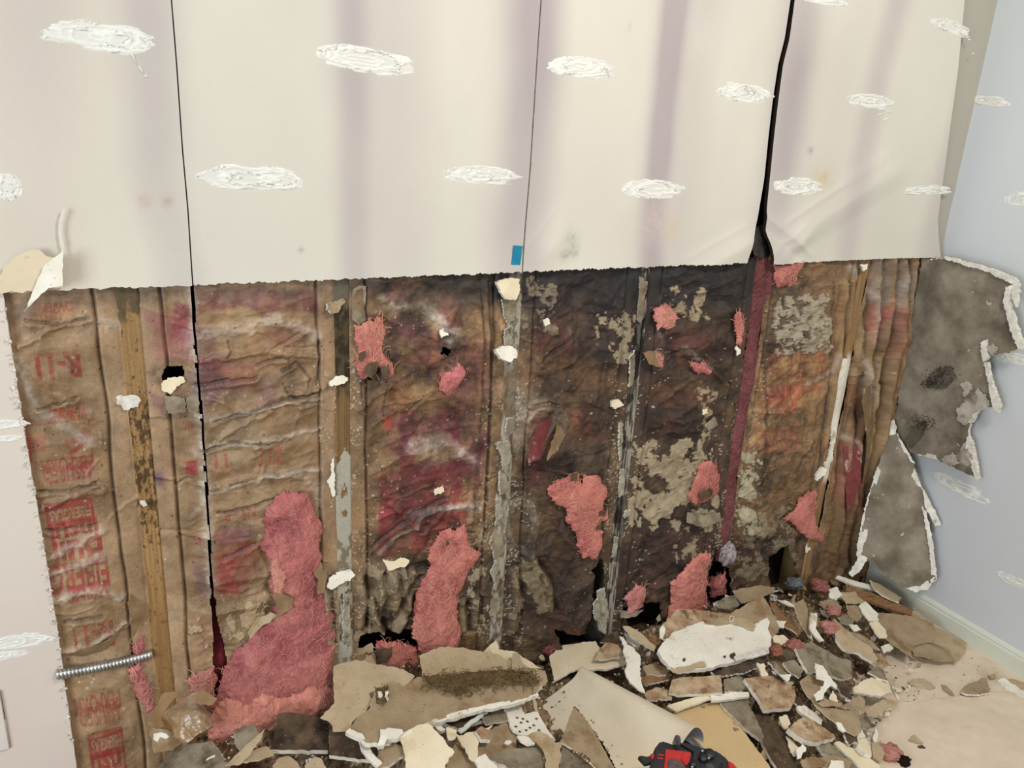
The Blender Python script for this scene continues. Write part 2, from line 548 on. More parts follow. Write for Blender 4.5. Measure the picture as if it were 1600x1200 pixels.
# baseboard with a raised moulded cap
bm = bmesh.new()
prof = [(0, 0), (0, .012), (0.066, .0135), (0.070, .0105), (0.076, .0115), (0.083, .008), (0.087, .0), ]
ys = [-0.005, -0.29, -0.294, -1.9]
rings = [[bm.verts.new((XR_ - t, y, z)) for z, t in prof] for y in ys]
for a, b in zip(rings, rings[1:]):
    for k in range(len(prof) - 1):
        bm.faces.new((a[k], a[k + 1], b[k + 1], b[k]))
for rg in (rings[0], rings[-1]):
    bm.faces.new(rg)
bmesh.ops.recalc_face_normals(bm, faces=bm.faces)
BB = tag(mesh_bm('baseboard_right', bm, M['trim']), 'pale green-grey baseboard with a moulded cap along the side wall', kind='structure')


# ------------------------------------------------------------------ dabs of joint compound
M['dab'] = mat_pigment('dab_of_compound', 0.7, 0.3, 0.25, 300, 0.03)


def dab(cx, cy, a, b, ang, parent, axis=1, yfun=None, seed=0, tail=None, strength=1.0):
    n1, n2 = 84, 40
    u = np.linspace(-1.12, 1.12, n1); v = np.linspace(-1.25, 1.25, n2)
    Ug, Vg = np.meshgrid(u, v)
    ca, sa = math.cos(math.radians(ang)), math.sin(math.radians(ang))
    bend = -0.25 * (Ug ** 2 - .3)
    lx = Ug * a; ly = (Vg - bend * 0.5) * b
    px = cx + lx * ca - ly * sa; py = cy + lx * sa + ly * ca
    if axis == 1:
        val = YF
    else:
        val = XR_
    r = F_[None, None] + ((px - 800) / FPX)[..., None] * R_ - ((py - 600) / FPX)[..., None] * U_
    t = (val - CAM[axis]) / r[..., axis]
    W = CAM + t[..., None] * r
    if yfun is not None:
        W[..., 1] = yfun(W[..., 0], W[..., 2])
    rr = np.sqrt(np.abs(Ug) ** 2.4 + np.abs(Vg) ** 2.1)
    wob = (fbm(Ug * 2.2 + seed, Vg * 2.2, seed + 3, 4) - .5)
    body = sstep(1.02, 0.78, rr + wob * 0.55)
    scr = np.zeros_like(rr); lines = np.zeros_like(rr)
    for k in range(6):
        q = 0.94 - 0.16 * k
        ww = (fbm(Ug * 2.1 + 9 * k, Vg * 1.5 + seed, seed + 20 + k, 3) - .5) * 0.85
        d = np.abs(rr + ww - q)
        scr = np.maximum(scr, np.exp(-(d / 0.05) ** 2))
        lines = np.maximum(lines, np.exp(-((d - .045) / 0.012) ** 2) * sstep(.55, .72, vnoise(Ug * 3 + k, Vg * 2, seed + 50 + k)))
    h = body * (0.0003 + 0.0016 * scr * (0.4 + 0.9 * vnoise(Ug * 5, Vg * 4, seed + 9))) - (1 - body) * 0.0007
    W[..., axis] -= h * 1.2
    white = lin((240, 241, 232)); thin = lin((214, 212, 204)); grey = lin((138, 134, 124))
    kk = np.clip(0.45 + 0.8 * scr, 0, 1)[..., None]
    c = thin * (1 - kk) + white * kk
    ll = (lines * 0.8 * strength)[..., None]
    c = c * (1 - ll) + grey * ll
    V = [W.reshape(-1, 3)]; Cc = [c.reshape(-1, 3)]
    keep = (h.reshape(-1) > -0.0005)
    F = grid_faces(n2, n1)
    if axis == 0:
        F = F
    F = F[keep[F].any(1)]
    o = mesh_np('compound_dab', V[0], F[:, ::-1], M['dab'], parent, Cc[0])
    return o


for k, (cx, cy, a, b, ang, par) in enumerate([
        (158, 58, 98, 24, 7, P0), (8, 292, 30, 22, 22, P0), (570, 93, 84, 22, 9, P1), (395, 279, 88, 21, 3, P1),
        (752, 273, 62, 16, 2, P1), (908, 106, 56, 18, 5, P2), (1163, 146, 45, 16, 7, P2), (1022, 296, 51, 16, 2, P2),
        (1290, 0, 40, 9, 6, P3), (1475, 43, 33, 11, 20, P3), (1359, 158, 38, 12, 4, P3), (1245, 291, 38, 14, 0, P3), (1441, 297, 35, 8, -2, P3)]):
    dab(cx, cy, a, b, ang, par, 1, y_sheet, seed=k * 7 + 1)
# a dribble of compound below three of the dabs
def bead(pts, wpx, parent, seed=1):
    bm = bmesh.new()
    for (x, y, l, ang) in pts:
        p = on(x, y, 1, YF)
        yv = float(y_sheet(np.array([[p[0]]]), np.array([[p[2]]]))[0, 0])
        q = on(x + l * math.cos(ang), y + l * math.sin(ang), 1, YF)
        add_tube(bm, [(p[0], yv, p[2]), ((p[0] + q[0]) / 2, yv - .0008, (p[2] + q[2]) / 2), (q[0], yv, q[2])], [.0008, wpx * .0013, .0007], 6)
    return mesh_bm('compound_dribble', bm, M['compound'], parent, True)


bead([(200, 72, 34, 1.12), (216, 102, 16, 1.0), (225, 118, 8, .3)], 1.4, P0)
bead([(1372, 171, 9, .1), (1378, 188, 12, -.3), (1372, 179, 5, 0), (1384, 172, 8, .7)], 1.6, P3)
bead([(1488, 57, 6, .5), (1502, 62, 6, .3), (1508, 84, 5, 0)], 1.5, P3)
for k, (cx, cy, a, b, ang, ss) in enumerate([(1542, 158, 38, 9, 5, 1), (1597, 311, 32, 12, 5, .5), (1504, 764, 54, 12, 27, .4), (1586, 909, 36, 8, 26, .8), (1590, 562, 40, 10, 10, .4)]):
    dab(cx, cy, a, b, ang, WR, 0, None, seed=200 + k * 5, strength=ss)
for k, (cx, cy, a, b, ang) in enumerate([(-6, 664, 52, 8, -3), (0, 686, 44, 5, -4), (20, 1004, 70, 13, -7), (-8, 1026, 62, 7, -8)]):
    dab(cx, cy, a, b, ang, LOW, 1, None, seed=300 + k * 5, strength=0.0)

# burrs of torn paper along the left edge of the opening
bm = bmesh.new()
for k in range(150):
    z = random.uniform(0.25, CUT - .02)
    x = float(cutL(np.array([z]))[0]) - abs(random.gauss(0, .0045))
    s = random.uniform(.0015, .005) * (1.4 if random.random() < .15 else 1)
    p = [bm.verts.new((x + random.uniform(-s, s), YF - random.uniform(-.0005, s * 1.3), z + random.uniform(-s, s))) for _ in range(5)]
    for t in ((0, 1, 2), (0, 2, 3), (0, 3, 4), (1, 3, 4), (1, 2, 4)):
        bm.faces.new([p[i] for i in t])
bmesh.ops.recalc_face_normals(bm, faces=bm.faces)
tag(mesh_bm('paper_burr', bm, M['gypsum'], LOW), kind='stuff')

# bared gypsum and the torn flap of face paper at the left

PLN = {}


def plate(name, outline, normal, thick, face, edge, parent=None, cell=0.018, bump=0.0012, curl=0.0, seed=0, jag=0.0012, cell_j=0.008,
          curl_dir=None, centre=None, back=None, warp_amp=None):
    """A torn sheet or board: outline given as points on its plane, made a solid with ragged edges and a slightly uneven face."""
    P = np.asarray(outline, float)
    n = Vector(normal).normalized()
    c = P.mean(0) if centre is None else np.asarray(centre, float)
    a = Vector((0, 0, 1)).cross(n)
    if a.length < 1e-3:
        a = Vector((1, 0, 0))
    a.normalize(); b = n.cross(a)
    A = np.array(a); B = np.array(b); Nn = np.array(n)
    q = np.stack([(P - c) @ A, (P - c) @ B], 1)
    rg = np.random.default_rng(seed + 5)
    pts = []
    m = len(q)
    for k in range(m):
        s, e = q[k], q[(k + 1) % m]
        L_ = np.hypot(*(e - s)); parts = max(1, int(L_ / cell_j))
        t = np.arange(parts) / parts
        seg = s + (e - s) * t[:, None]
        nn = np.array([-(e - s)[1], (e - s)[0]]) / (L_ + 1e-9)
        j = rg.normal(0, jag, parts); j[0] = 0
        j += (fbm(t * L_ * 40 + 3 * k, t * 0 + seed, seed + 2, 2) - .5) * jag * 4 * np.sin(np.pi * t)
        pts.append(seg + nn * j[:, None])
    bd = np.concatenate(pts)
    lo, hi = bd.min(0), bd.max(0)
    gx = np.arange(lo[0] + cell * .5, hi[0], cell); gy = np.arange(lo[1] + cell * .5, hi[1], cell)
    inner = np.zeros((0, 2))
    if len(gx) and len(gy):
        G = np.stack(np.meshgrid(gx, gy), -1).reshape(-1, 2) + rg.normal(0, cell * .12, (len(gx) * len(gy), 2))
        sd = poly_sd(G[:, 0], G[:, 1], bd)
        inner = G[sd < -cell * .35]
    allp = [Vector(p) for p in np.concatenate([bd, inner])]
    nb = len(bd)
    vs, es, fs, *_ = delaunay_2d_cdt(allp, [(k, (k + 1) % nb) for k in range(nb)], [list(range(nb))], 1, 1e-7)
    v2 = np.array([tuple(v) for v in vs]); T = np.array([f for f in fs if len(f) == 3])
    if len(T) == 0:
        return None
    size = max(hi - lo)
    wamp = bump if warp_amp is None else warp_amp
    h = wamp * 4 * (fbm(v2[:, 0] / (size * .6 + .02) + seed, v2[:, 1] / (size * .6 + .02), seed, 2) - .5) + bump * (fbm(v2[:, 0] * 60, v2[:, 1] * 60, seed + 1, 3) - .5)
    if curl:
        cdv = np.array((math.cos(curl_dir or 0), math.sin(curl_dir or 0)))
        s = v2 @ cdv; s = (s - s.min()) / (np.ptp(s) + 1e-9)
        h = h + curl * s ** 2.2
    top = c + v2[:, :1] * A + v2[:, 1:] * B + (h)[:, None] * Nn
    bot = top - Nn * thick
    nv = len(v2)
    # border edges of the triangles become the sides
    ed = {}
    for t in T:
        for x, y in ((t[0], t[1]), (t[1], t[2]), (t[2], t[0])):
            ed[(x, y)] = 1
    bnd = [(x, y) for (x, y) in ed if (y, x) not in ed]
    # keep triangles facing along the normal
    t0 = v2[T]
    ar = (t0[:, 1, 0] - t0[:, 0, 0]) * (t0[:, 2, 1] - t0[:, 0, 1]) - (t0[:, 1, 1] - t0[:, 0, 1]) * (t0[:, 2, 0] - t0[:, 0, 0])
    if ar.mean() < 0:
        T = T[:, ::-1]; bnd = [(y, x) for x, y in bnd]
    V = [top, bot]; F = [T, T[:, ::-1] + nv]; mi = [np.zeros(len(T)), np.full(len(T), 2 if back is not None else 0)]
    bx = np.array(bnd)
    e1 = top[bx[:, 0]]; e2 = top[bx[:, 1]]; f1 = bot[bx[:, 0]]; f2 = bot[bx[:, 1]]
    mid1 = (e1 + f1) / 2 ; k = len(bx)
    base = 2 * nv
    V += [e1, e2, f2, f1]
    i = np.arange(k)
    F += [np.stack([base + i + k, base + i, base + i + 3 * k], 1), np.stack([base + i + k, base + i + 3 * k, base + i + 2 * k], 1)]
    mi += [np.ones(2 * k)]
    org = c
    mats = [face, edge] + ([back] if back is not None else [])
    o = mesh_np(name, np.concatenate(V) - org, np.concatenate(F), mats, parent, None, np.concatenate(mi), smooth=False)
    o.location = org
    PLN[o.name] = (tuple(c), tuple(Nn))
    return o


def wall_plate_px(name, pxs, y, thick, face, edge, parent=None, tilt=(0, 0), **kw):
    """Outline read on the plane of the back wall."""
    cx = np.mean([p[0] for p in pxs]); cy = np.mean([p[1] for p in pxs])
    c = on(cx, cy, 1, y)
    n = np.array([tilt[0], -1.0, tilt[1]]); n /= np.linalg.norm(n)
    pts = []
    for p in pxs:
        r = ray(*p); t = ((c - CAM) @ n) / (r @ n)
        pts.append(CAM + t * r)
    return plate(name, pts, n, thick, face, edge, parent, **kw)


M['gyps_lip'] = mat_two('paper_lip', (226, 220, 206), (220, 212, 198), 10, .8, bump=.05)
M['gyps_spot'] = mat_two('bared_gypsum', (228, 214, 186), (220, 204, 174), 14, 0.9, (176, 122, 86), 30, 0.64, 0.7, 0.15)
wall_plate_px('bared_gypsum', [(-8, 458), (-8, 440), (6, 416), (22, 402), (44, 392), (62, 390), (72, 400), (84, 403), (96, 397), (99, 448), (60, 455)],
              YF - 0.0125, 0.001, M['gyps_spot'], M['gypsum'], P0, seed=3, bump=0.0003)
wall_plate_px('torn_edge', [(98, 326), (92, 344), (91, 360), (93, 376), (97, 397), (98, 430), (102, 430), (101, 397), (98, 376), (96, 360), (97, 346), (102, 327)], YF - 0.0085, 0.0008, M['gyps_lip'], M['gypsum'], P0, tilt=(-.10, 0), seed=5, bump=.0008, cell=.006, cell_j=.004, jag=.0006)
fl = wall_plate_px('paper_flap', [(98, 392), (82, 404), (70, 414), (60, 434), (50, 458), (37, 487), (54, 470), (76, 450), (98, 446)],
                   YF - 0.024, 0.0007, M['white_scrap'], M['white_scrap'], P0, tilt=(-.35, .12), seed=4, bump=0.0016, cell=.008, jag=.0008)

bm = bmesh.new()
a = on(-70, 1088, 1, YF); b = on(17, 1168, 1, YF)
add_box(bm, (a[0], YF - .006, b[2]), (b[0], YF, a[2] - .006))
bmesh.ops.bevel(bm, geom=bm.edges[:], offset=.003, segments=2, affect='EDGES')
tag(mesh_bm('blank_cover_plate', bm, M['plate']), 'white blank cover plate on the wall at the lower left', 'cover plate')

# strip of blue masking tape at the foot of the widest sheet
t1 = [on(*p, 1, YF) for p in [(801, 383), (815, 384), (811, 416), (797, 415)]]
t1 = [np.array([p[0], float(y_sheet(np.array([[p[0]]]), np.array([[p[2]]]))[0, 0]) - .0012, p[2]]) for p in t1]
o = plate('masking_tape', t1, (0, -1, 0), .0006, M['tape'], M['tape'], None, seed=9, jag=.0002, bump=.0002)
tag(o, 'short strip of blue masking tape at the foot of the widest sheet', 'tape')

# ------------------------------------------------------------------ paper facings of the insulation
# One sheet of heights and pigments for the whole opening, then cut into the facings of the single batts.
cpx = np.arange(-2, 1462, 1.75)
GX = np.array([on(p, 700, 1, 0.0)[0] for p in cpx])
GZ = np.arange(0.0, 1.236, 0.00205)
NX, NZ = len(GX), len(GZ)
X2, Z2 = np.meshgrid(GX, GZ)
PX, PY = project(X2, np.zeros_like(X2), Z2)
H = np.zeros_like(X2)
Cg = np.zeros(X2.shape + (3,), np.float32)
HOLE = np.zeros(X2.shape, bool)

STUD = [0.0, 0.409, 0.828, 1.206, 1.604, 2.030]
BAY = [(-0.215, -0.021), (0.021, 0.392), (0.428, 0.809), (0.847, 1.188), (1.224, 1.588), (1.622, 2.012), (2.048, 2.366)]
BASE = [((166, 138, 104), (142, 112, 78)), ((164, 134, 98), (140, 112, 80)), ((148, 116, 78), (122, 92, 62)),
        ((126, 100, 70), (96, 76, 54)), ((104, 82, 58), (74, 58, 44)), ((160, 124, 82), (130, 98, 64)), ((164, 132, 90), (134, 104, 70))]
ROUGH = [0.55, 0.85, 0.9, 1.15, 1.3, 0.9, 0.8]

N1 = fbm(X2 * 7, Z2 * 7, 501, 4)
N2 = fbm(X2 * 30, Z2 * 30, 502, 4)
N3 = fbm(X2 * 90, Z2 * 90, 503, 3)
W1 = fbm(X2 * 5, Z2 * 5, 504, 3) - .5
SAG = ridged((X2 + W1 * .1) * 3.2, (Z2 + .10 * np.sin(X2 * 9)) * 9.0, 505, 3)
CRM = ridged(X2 * 20 + W1 * 4, Z2 * 26 + W1 * 5, 506, 3)
FINE = ridged(X2 * 52, Z2 * 60, 507, 2)


def facet(u, v, seed):
    """Crumpled sheet: flat triangles between random heights."""
    s = (u + v) * 0.36602540378; i = np.floor(u + s); j = np.floor(v + s)
    t = (i + j) * 0.2113248654; x0 = u - (i - t); y0 = v - (j - t)
    lowr = x0 > y0
    i1 = np.where(lowr, 1, 0); j1 = 1 - i1
    h0 = hash2(i, j, seed); h1 = hash2(i + i1, j + j1, seed); h2 = hash2(i + 1, j + 1, seed)
    # barycentric weights in the skewed cell
    fu = u + s - i; fv = v + s - j
    a = np.where(lowr, 1 - fu, 1 - fv); c = np.where(lowr, fv, fu); b = 1 - a - c
    return a * h0 + b * h1 + c * h2


FW1 = (fbm(X2 * 9, Z2 * 9, 521, 3) - .5) * 1.3; FW2 = (fbm(X2 * 9, Z2 * 9, 522, 3) - .5) * 1.3
FAC = .6 * facet(X2 * 11 + FW1, Z2 * 17 + FW2, 523) + .28 * facet(X2 * 25 + FW2 * 1.5, Z2 * 31 + FW1 * 1.5, 524) + .12 * facet(X2 * 60 + FW1, Z2 * 62, 525)
FOLD = ridged((X2 + FW1 * .03) * 2.2, (Z2 + FW2 * .035 + .06 * np.sin(X2 * 7)) * 12.0, 526, 2)
GLOSS = np.zeros_like(X2)
BG = [.75, .7, .45, .28, .22, .35, .55]
FLC = [(178, 148, 116), (172, 142, 110), (158, 128, 92), (120, 96, 70), (104, 86, 66), (170, 138, 98), (168, 138, 100)]
bay_of = np.full(X2.shape, -1)
for k, (a, b) in enumerate(BAY):
    m = (X2 >= a - .02) & (X2 <= b + .02)
    bay_of[m] = k
    s = np.clip((X2 - a) / (b - a), 0, 1)
    inner = np.sin(np.pi * s) ** 0.5
    flat = sstep(0.0, 0.022 / (b - a), s - 0.035 / (b - a)) * sstep(0.0, 0.022 / (b - a), 1 - s - 0.035 / (b - a))
    h = 0.010 * inner * (0.5 + 1.0 * N1) + flat * ROUGH[k] * (0.009 * (SAG - .45) + 0.0040 * (CRM - .4) + 0.0016 * (FINE - .4) + 0.020 * (FAC - .5) + .012 * (FOLD - .4))
    h = h + .003 * (FAC - .5)
    # pleats where the flanges fold over
    FLP = []
    for e, sgn in ((a, 1), (b, -1)):
        if k == 0 and sgn == 1:
            continue
        dd = (X2 - e) * sgn + .010 * (fbm(Z2 * 5 + k, Z2 * 0 + sgn, 541 + k, 3) - .5)
        fl_ = sstep(0.034, 0.031, dd + .006 * W1)
        h = h + 0.004 * fl_ - 0.007 * np.exp(-((dd - 0.036 + .006 * W1) / 0.0026) ** 2) + .003 * fl_ * (fbm(X2 * 30, Z2 * 9, 531 + k, 2) - .5)
        crease_dark = np.exp(-((dd - 0.036 + .006 * W1) / 0.0022) ** 2)[..., None] * (.25 + .7 * N2[..., None])  # dark line coloured along the flange crease
        tan_ = (fl_ * (.35 if k in (3, 4) else .75) * (.6 + .5 * N2))[..., None]
        FLP.append((m, tan_, crease_dark))
    if k == 6:
        pl = ridged(X2 * 17 + 2.4 * Z2 + W1 * 1.5, Z2 * 1.6, 509, 2)
        h = 0.026 * (pl - .4) + 0.010 * (FAC - .5) + .004 * (CRM - .4) + .006
    if k == 5:
        h = h + flat * 0.006 * (ridged(X2 * 9 + Z2 * 5, Z2 * 9 - X2 * 4, 511, 3) - .4)
    c1, c2 = BASE[k]
    t = np.clip((N1 * .6 + N2 * .4 - .3) / .4, 0, 1)[..., None]
    c = lin(c1) * (1 - t) + lin(c2) * t
    for m_, tn_, di_ in FLP:
        c = c * (1 - tn_ * .7) + lin(FLC[k]) * tn_ * .7
        c = c * (1 - di_) + lin((62, 46, 34)) * di_
    H[m] = h[m]; Cg[m] = c[m]; GLOSS[m] = BG[k] * (.55 + .9 * (N1[m] - .3))


def sub(x0, y0, x1, y1):
    """Slice of the sheet that covers a window of the photo."""
    m = (PX >= x0) & (PX <= x1) & (PY >= y0) & (PY <= y1)
    r = np.where(m.any(1))[0]; c = np.where(m.any(0))[0]
    if len(r) == 0 or len(c) == 0:
        return None
    return slice(r[0], r[-1] + 1), slice(c[0], c[-1] + 1)


def put(S, a, col):
    a = np.clip(a, 0, 1)[..., None]
    Cg[S] = Cg[S] * (1 - a) + lin(col) * a


def blob(pts, col, al=0.8, soft=10, warp=14, ws=26, brk=0.0, bs=9, seed=0, hh=0.0, hn=0.0):
    P = np.array(pts, float); pad = soft + warp + 4
    S = sub(P[:, 0].min() - pad, P[:, 1].min() - pad, P[:, 0].max() + pad, P[:, 1].max() + pad)
    if S is None:
        return
    x, y = PX[S], PY[S]
    sd = poly_sd(x, y, P) + warp * 2 * (fbm(x / ws + seed * 3.1, y / ws + seed, 600 + seed, 4) - .5)
    a = sstep(soft, -soft, sd)
    b = a
    if brk:
        n = fbm(x / bs + 3, y / bs, 640 + seed, 4)
        b = a * (1 - brk * sstep(.42, .56, n))
    put(S, b * al, col)
    if hh or hn:
        H[S] += b * (hh + hn * (fbm(x / 11, y / 11, 660 + seed, 4) - .5) * 2)


def flakes(pts, col, thr=0.5, size=14, al=0.9, seed=0, hh=0.0022, soft=12):
    """Islands of paper left standing proud, torn all round."""
    P = np.array(pts, float)
    S = sub(P[:, 0].min() - 20, P[:, 1].min() - 20, P[:, 0].max() + 20, P[:, 1].max() + 20)
    if S is None:
        return
    x, y = PX[S], PY[S]
    sd = poly_sd(x, y, P)
    n = fbm(x / size + seed * 5, y / (size * 1.35), 700 + seed, 6, .6) - 0.20 * sstep(-soft, soft, sd) * 2
    m = sstep(thr, thr + .010, n)
    dk = sstep(thr - .05, thr - .01, n) * (1 - m)
    put(S, dk * .45, (40, 30, 24))
    tone = .72 + .56 * fbm(x / 5 + 7, y / 5, 790 + seed, 4)
    rim = np.exp(-((n - thr) / .012) ** 2)
    put(S, m * al, np.array(col) * 1.0)
    put(S, rim * m * .4, np.clip(np.array(col) * 1.18, 0, 255))
    Cg[S] = Cg[S] * (1 - m[..., None]) + Cg[S] * (m * tone)[..., None]
    H[S] += hh * m


def ridge(pts, wid, hh, col=None, al=0.7, brk=0.4, seed=0, asym=0):
    P = np.array(pts, float); pad = wid * 3
    S = sub(P[:, 0].min() - pad, P[:, 1].min() - pad, P[:, 0].max() + pad, P[:, 1].max() + pad)
    if S is None:
        return
    x, y = PX[S], PY[S]
    d = line_d(x, y + wid * 1.2 * (fbm(x / 14, y / 14, 720 + seed, 3) - .5) * 2, P)
    g = np.exp(-(d / wid) ** 2)
    H[S] += hh * g
    if col is not None:
        n = fbm(x / 6, y / 6, 730 + seed, 4)
        put(S, g * al * (1 - brk * sstep(.40, .6, n)), col)


# ---- printed lettering (flat print on the paper)
_fc = {}


def text_tris(s):
    if s in _fc:
        return _fc[s]
    cu = bpy.data.curves.new('t', 'FONT'); cu.body = s; cu.offset = 0.032; cu.resolution_u = 3
    o = bpy.data.objects.new('t', cu); COL.objects.link(o)
    dg = bpy.context.evaluated_depsgraph_get(); dg.update()
    me = o.evaluated_get(dg).to_mesh()
    me.calc_loop_triangles()
    v = np.array([x.co[:2] for x in me.vertices]); t = np.array([l.vertices[:] for l in me.loop_triangles])
    o.evaluated_get(dg).to_mesh_clear()
    bpy.data.objects.remove(o); bpy.data.curves.remove(cu)
    if len(v):
        v = v - v.min(0); v = v / v.max(0)
    _fc[s] = (v, t)
    return _fc[s]


def cover(tris2):
    """Which points of the sheet lie in any of the triangles (x, z in metres)."""
    mask = np.zeros(X2.shape, bool)
    for T in tris2:
        c0, c1 = np.searchsorted(GX, [T[:, 0].min(), T[:, 0].max()]); r0, r1 = np.searchsorted(GZ, [T[:, 1].min(), T[:, 1].max()])
        if c1 <= c0 or r1 <= r0:
            continue
        x = X2[r0:r1, c0:c1]; z = Z2[r0:r1, c0:c1]
        (ax, az), (bx, bz), (cx, cz) = T
        den = (bz - cz) * (ax - cx) + (cx - bx) * (az - cz)
        if abs(den) < 1e-14:
            continue
        l1 = ((bz - cz) * (x - cx) + (cx - bx) * (z - cz)) / den
        l2 = ((cz - az) * (x - cx) + (ax - cx) * (z - cz)) / den
        mask[r0:r1, c0:c1] |= (l1 >= 0) & (l2 >= 0) & (l1 + l2 <= 1)
    return mask


def text(s, x0, y0, x1, y1, rot=True, col=(164, 44, 44), al=0.72, fade=0.35, seed=0):
    """A line of print in the box between two spots of the photo; rot = printed upside down."""
    a = on(x0, y0, 1, 0.0); b = on(x1, y1, 1, 0.0)
    xa, xb = sorted((a[0], b[0])); za, zb = sorted((a[2], b[2]))
    v, t = text_tris(s)
    q = v.copy()
    if rot:
        q = 1 - q
    q = np.stack([xa + q[:, 0] * (xb - xa), za + q[:, 1] * (zb - za)], 1)
    m = cover(q[t])
    n = fbm(X2[m] * 24, Z2[m] * 24, 800 + seed, 3)
    aa = (al * (1 - fade * sstep(.45, .62, n)))[:, None]
    Cg[m] = Cg[m] * (1 - aa) + lin(col) * aa


def band(x0, y0, x1, y1, col=(164, 44, 44), al=0.72, fade=0.35, knock=None, seed=0, line=0):
    a = on(x0, y0, 1, 0.0); b = on(x1, y1, 1, 0.0)
    xa, xb = sorted((a[0], b[0])); za, zb = sorted((a[2], b[2]))
    m = (X2 > xa) & (X2 < xb) & (Z2 > za) & (Z2 < zb)
    if line:
        m &= ~((X2 > xa + line) & (X2 < xb - line) & (Z2 > za + line) & (Z2 < zb - line))
    if knock:
        v, t = text_tris(knock)
        q = 1 - v
        q = np.stack([xa + (xb - xa) * (.08 + .84 * q[:, 0]), za + (zb - za) * (.28 + .44 * q[:, 1])], 1)
        m &= ~cover(q[t])
    n = fbm(X2[m] * 20, Z2[m] * 20, 820 + seed, 3)
    aa = (al * (1 - fade * sstep(.42, .62, n)))[:, None]
    Cg[m] = Cg[m] * (1 - aa) + lin(col) * aa


RED = (150, 46, 42)
# left-hand batt, printed upside down
text('OWENS', 50, 472, 116, 486, col=RED, al=.65); text('CORNING', 52, 487, 96, 500, col=RED, al=.5, seed=1)
text('(3-1/2 thickness)', 52, 549, 122, 555, col=RED, al=.55); text('R-11', 54, 557, 129, 588, col=RED, al=.8)
text('WARNING', 76, 636, 136, 649, col=RED, al=.7); text('FIRE HAZARD', 70, 650, 124, 656, col=RED, al=.45)
band(40, 664, 146, 712, col=RED, al=.75, line=.0022)
for yy_ in range(683, 708, 5):
    band(42, yy_, 72, yy_ + 2.2, col=RED, al=.5)
ch = [[(104, 708), (112, 712), (137, 690), (136, 682)], [(124, 676), (131, 672), (138, 690), (130, 688)]]
for q in ch:
    blob(q, RED, .7, 1, 0)
blob([(100, 688), (124, 676), (120, 690), (104, 697)], RED, .6, 2, 1)
text('PERFORM', 62, 718, 148, 730, col=RED, al=.75); text('ASSURED', 66, 731, 148, 745, col=RED, al=.75)
text('A 3', 114, 760, 128, 768, col=RED, al=.5)
band(68, 785, 150, 815, col=RED, al=.85, knock='FIBERGLAS', fade=.25)
text('Insul', 76, 817, 156, 842, col=RED, al=.85, fade=.3)
text('Buil', 80, 846, 164, 880, col=RED, al=.85, fade=.3)
text('FIBERG', 74, 884, 172, 914, col=RED, al=.85, fade=.3)
text('WENS', 104, 917, 172, 930, col=RED, al=.7)
text('R-11', 112, 980, 180, 1008, col=RED, al=.8); text('(3-1/2 thickness)', 120, 972, 182, 978, col=RED, al=.5)
text('PERFORM', 114, 1090, 190, 1104, col=RED, al=.7); text('ASSURED', 122, 1106, 192, 1120, col=RED, al=.7)
band(136, 1146, 196, 1172, col=RED, al=.8, knock='FIBERGLAS'); text('Insu', 140, 1176, 200, 1204, col=RED, al=.85)
# second batt
blob([(273, 470), (296, 474), (298, 530), (286, 536), (268, 530)], (128, 48, 58), .75, 3, 3, seed=1)
blob([(232, 490), (300, 500), (300, 560), (240, 560)], (158, 84, 92), .5, 12, 12, seed=2)
text('WA', 286, 660, 304, 672, col=RED, al=.7); band(289, 720, 310, 742, col=(160, 44, 60), al=.8); text('E', 302, 836, 314, 852, col=(160, 44, 60), al=.8)
text('11', 334, 709, 356, 728, col=RED, al=.85); text('(89 mm)', 330, 730, 362, 740, col=RED, al=.5)
text('3 1/2', 402, 696, 440, 724, rot=False, col=(176, 62, 44), al=.75); text('NS - R', 346, 795, 400, 806, col=RED, al=.5)
blob([(304, 455), (420, 448), (498, 452), (500, 496), (480, 486), (420, 490), (380, 478), (306, 492)], (110, 46, 54), .75, 5, 6, brk=.35, bs=16, seed=3)
blob([(392, 515), (470, 506), (486, 526), (440, 545)], (128, 58, 56), .55, 6, 8, brk=.4, seed=4)
for yy_ in (572, 578, 584, 590, 596):
    text('do not leave exposed facing will burn', 322, yy_, 398, yy_ + 4, col=(168, 62, 58), al=.5, seed=yy_)
for q, cc_ in (([(330, 832), (380, 820), (396, 850), (388, 930), (345, 940)], (146, 56, 60)), ([(330, 870), (372, 862), (374, 925), (340, 930)], (150, 50, 48)),
               ([(352, 850), (410, 840), (424, 880), (378, 900)], (148, 62, 52))):
    blob(q, cc_, .55, 9, 10, brk=.45, bs=14, seed=5)
for q in ([(300, 560), (350, 575), (340, 620), (312, 650), (296, 620)], [(262, 600), (308, 612), (300, 640), (268, 628)], [(318, 610), (380, 614), (360, 628)],
          [(232, 735), (262, 735), (262, 765), (238, 765)], [(345, 820), (400, 815), (420, 838), (350, 845)], [(300, 880), (320, 880), (324, 930), (300, 930)],
          [(405, 590), (440, 585), (430, 625), (400, 625)]):
    blob(q, (112, 72, 92), .5, 9, 11, brk=.4, seed=6)
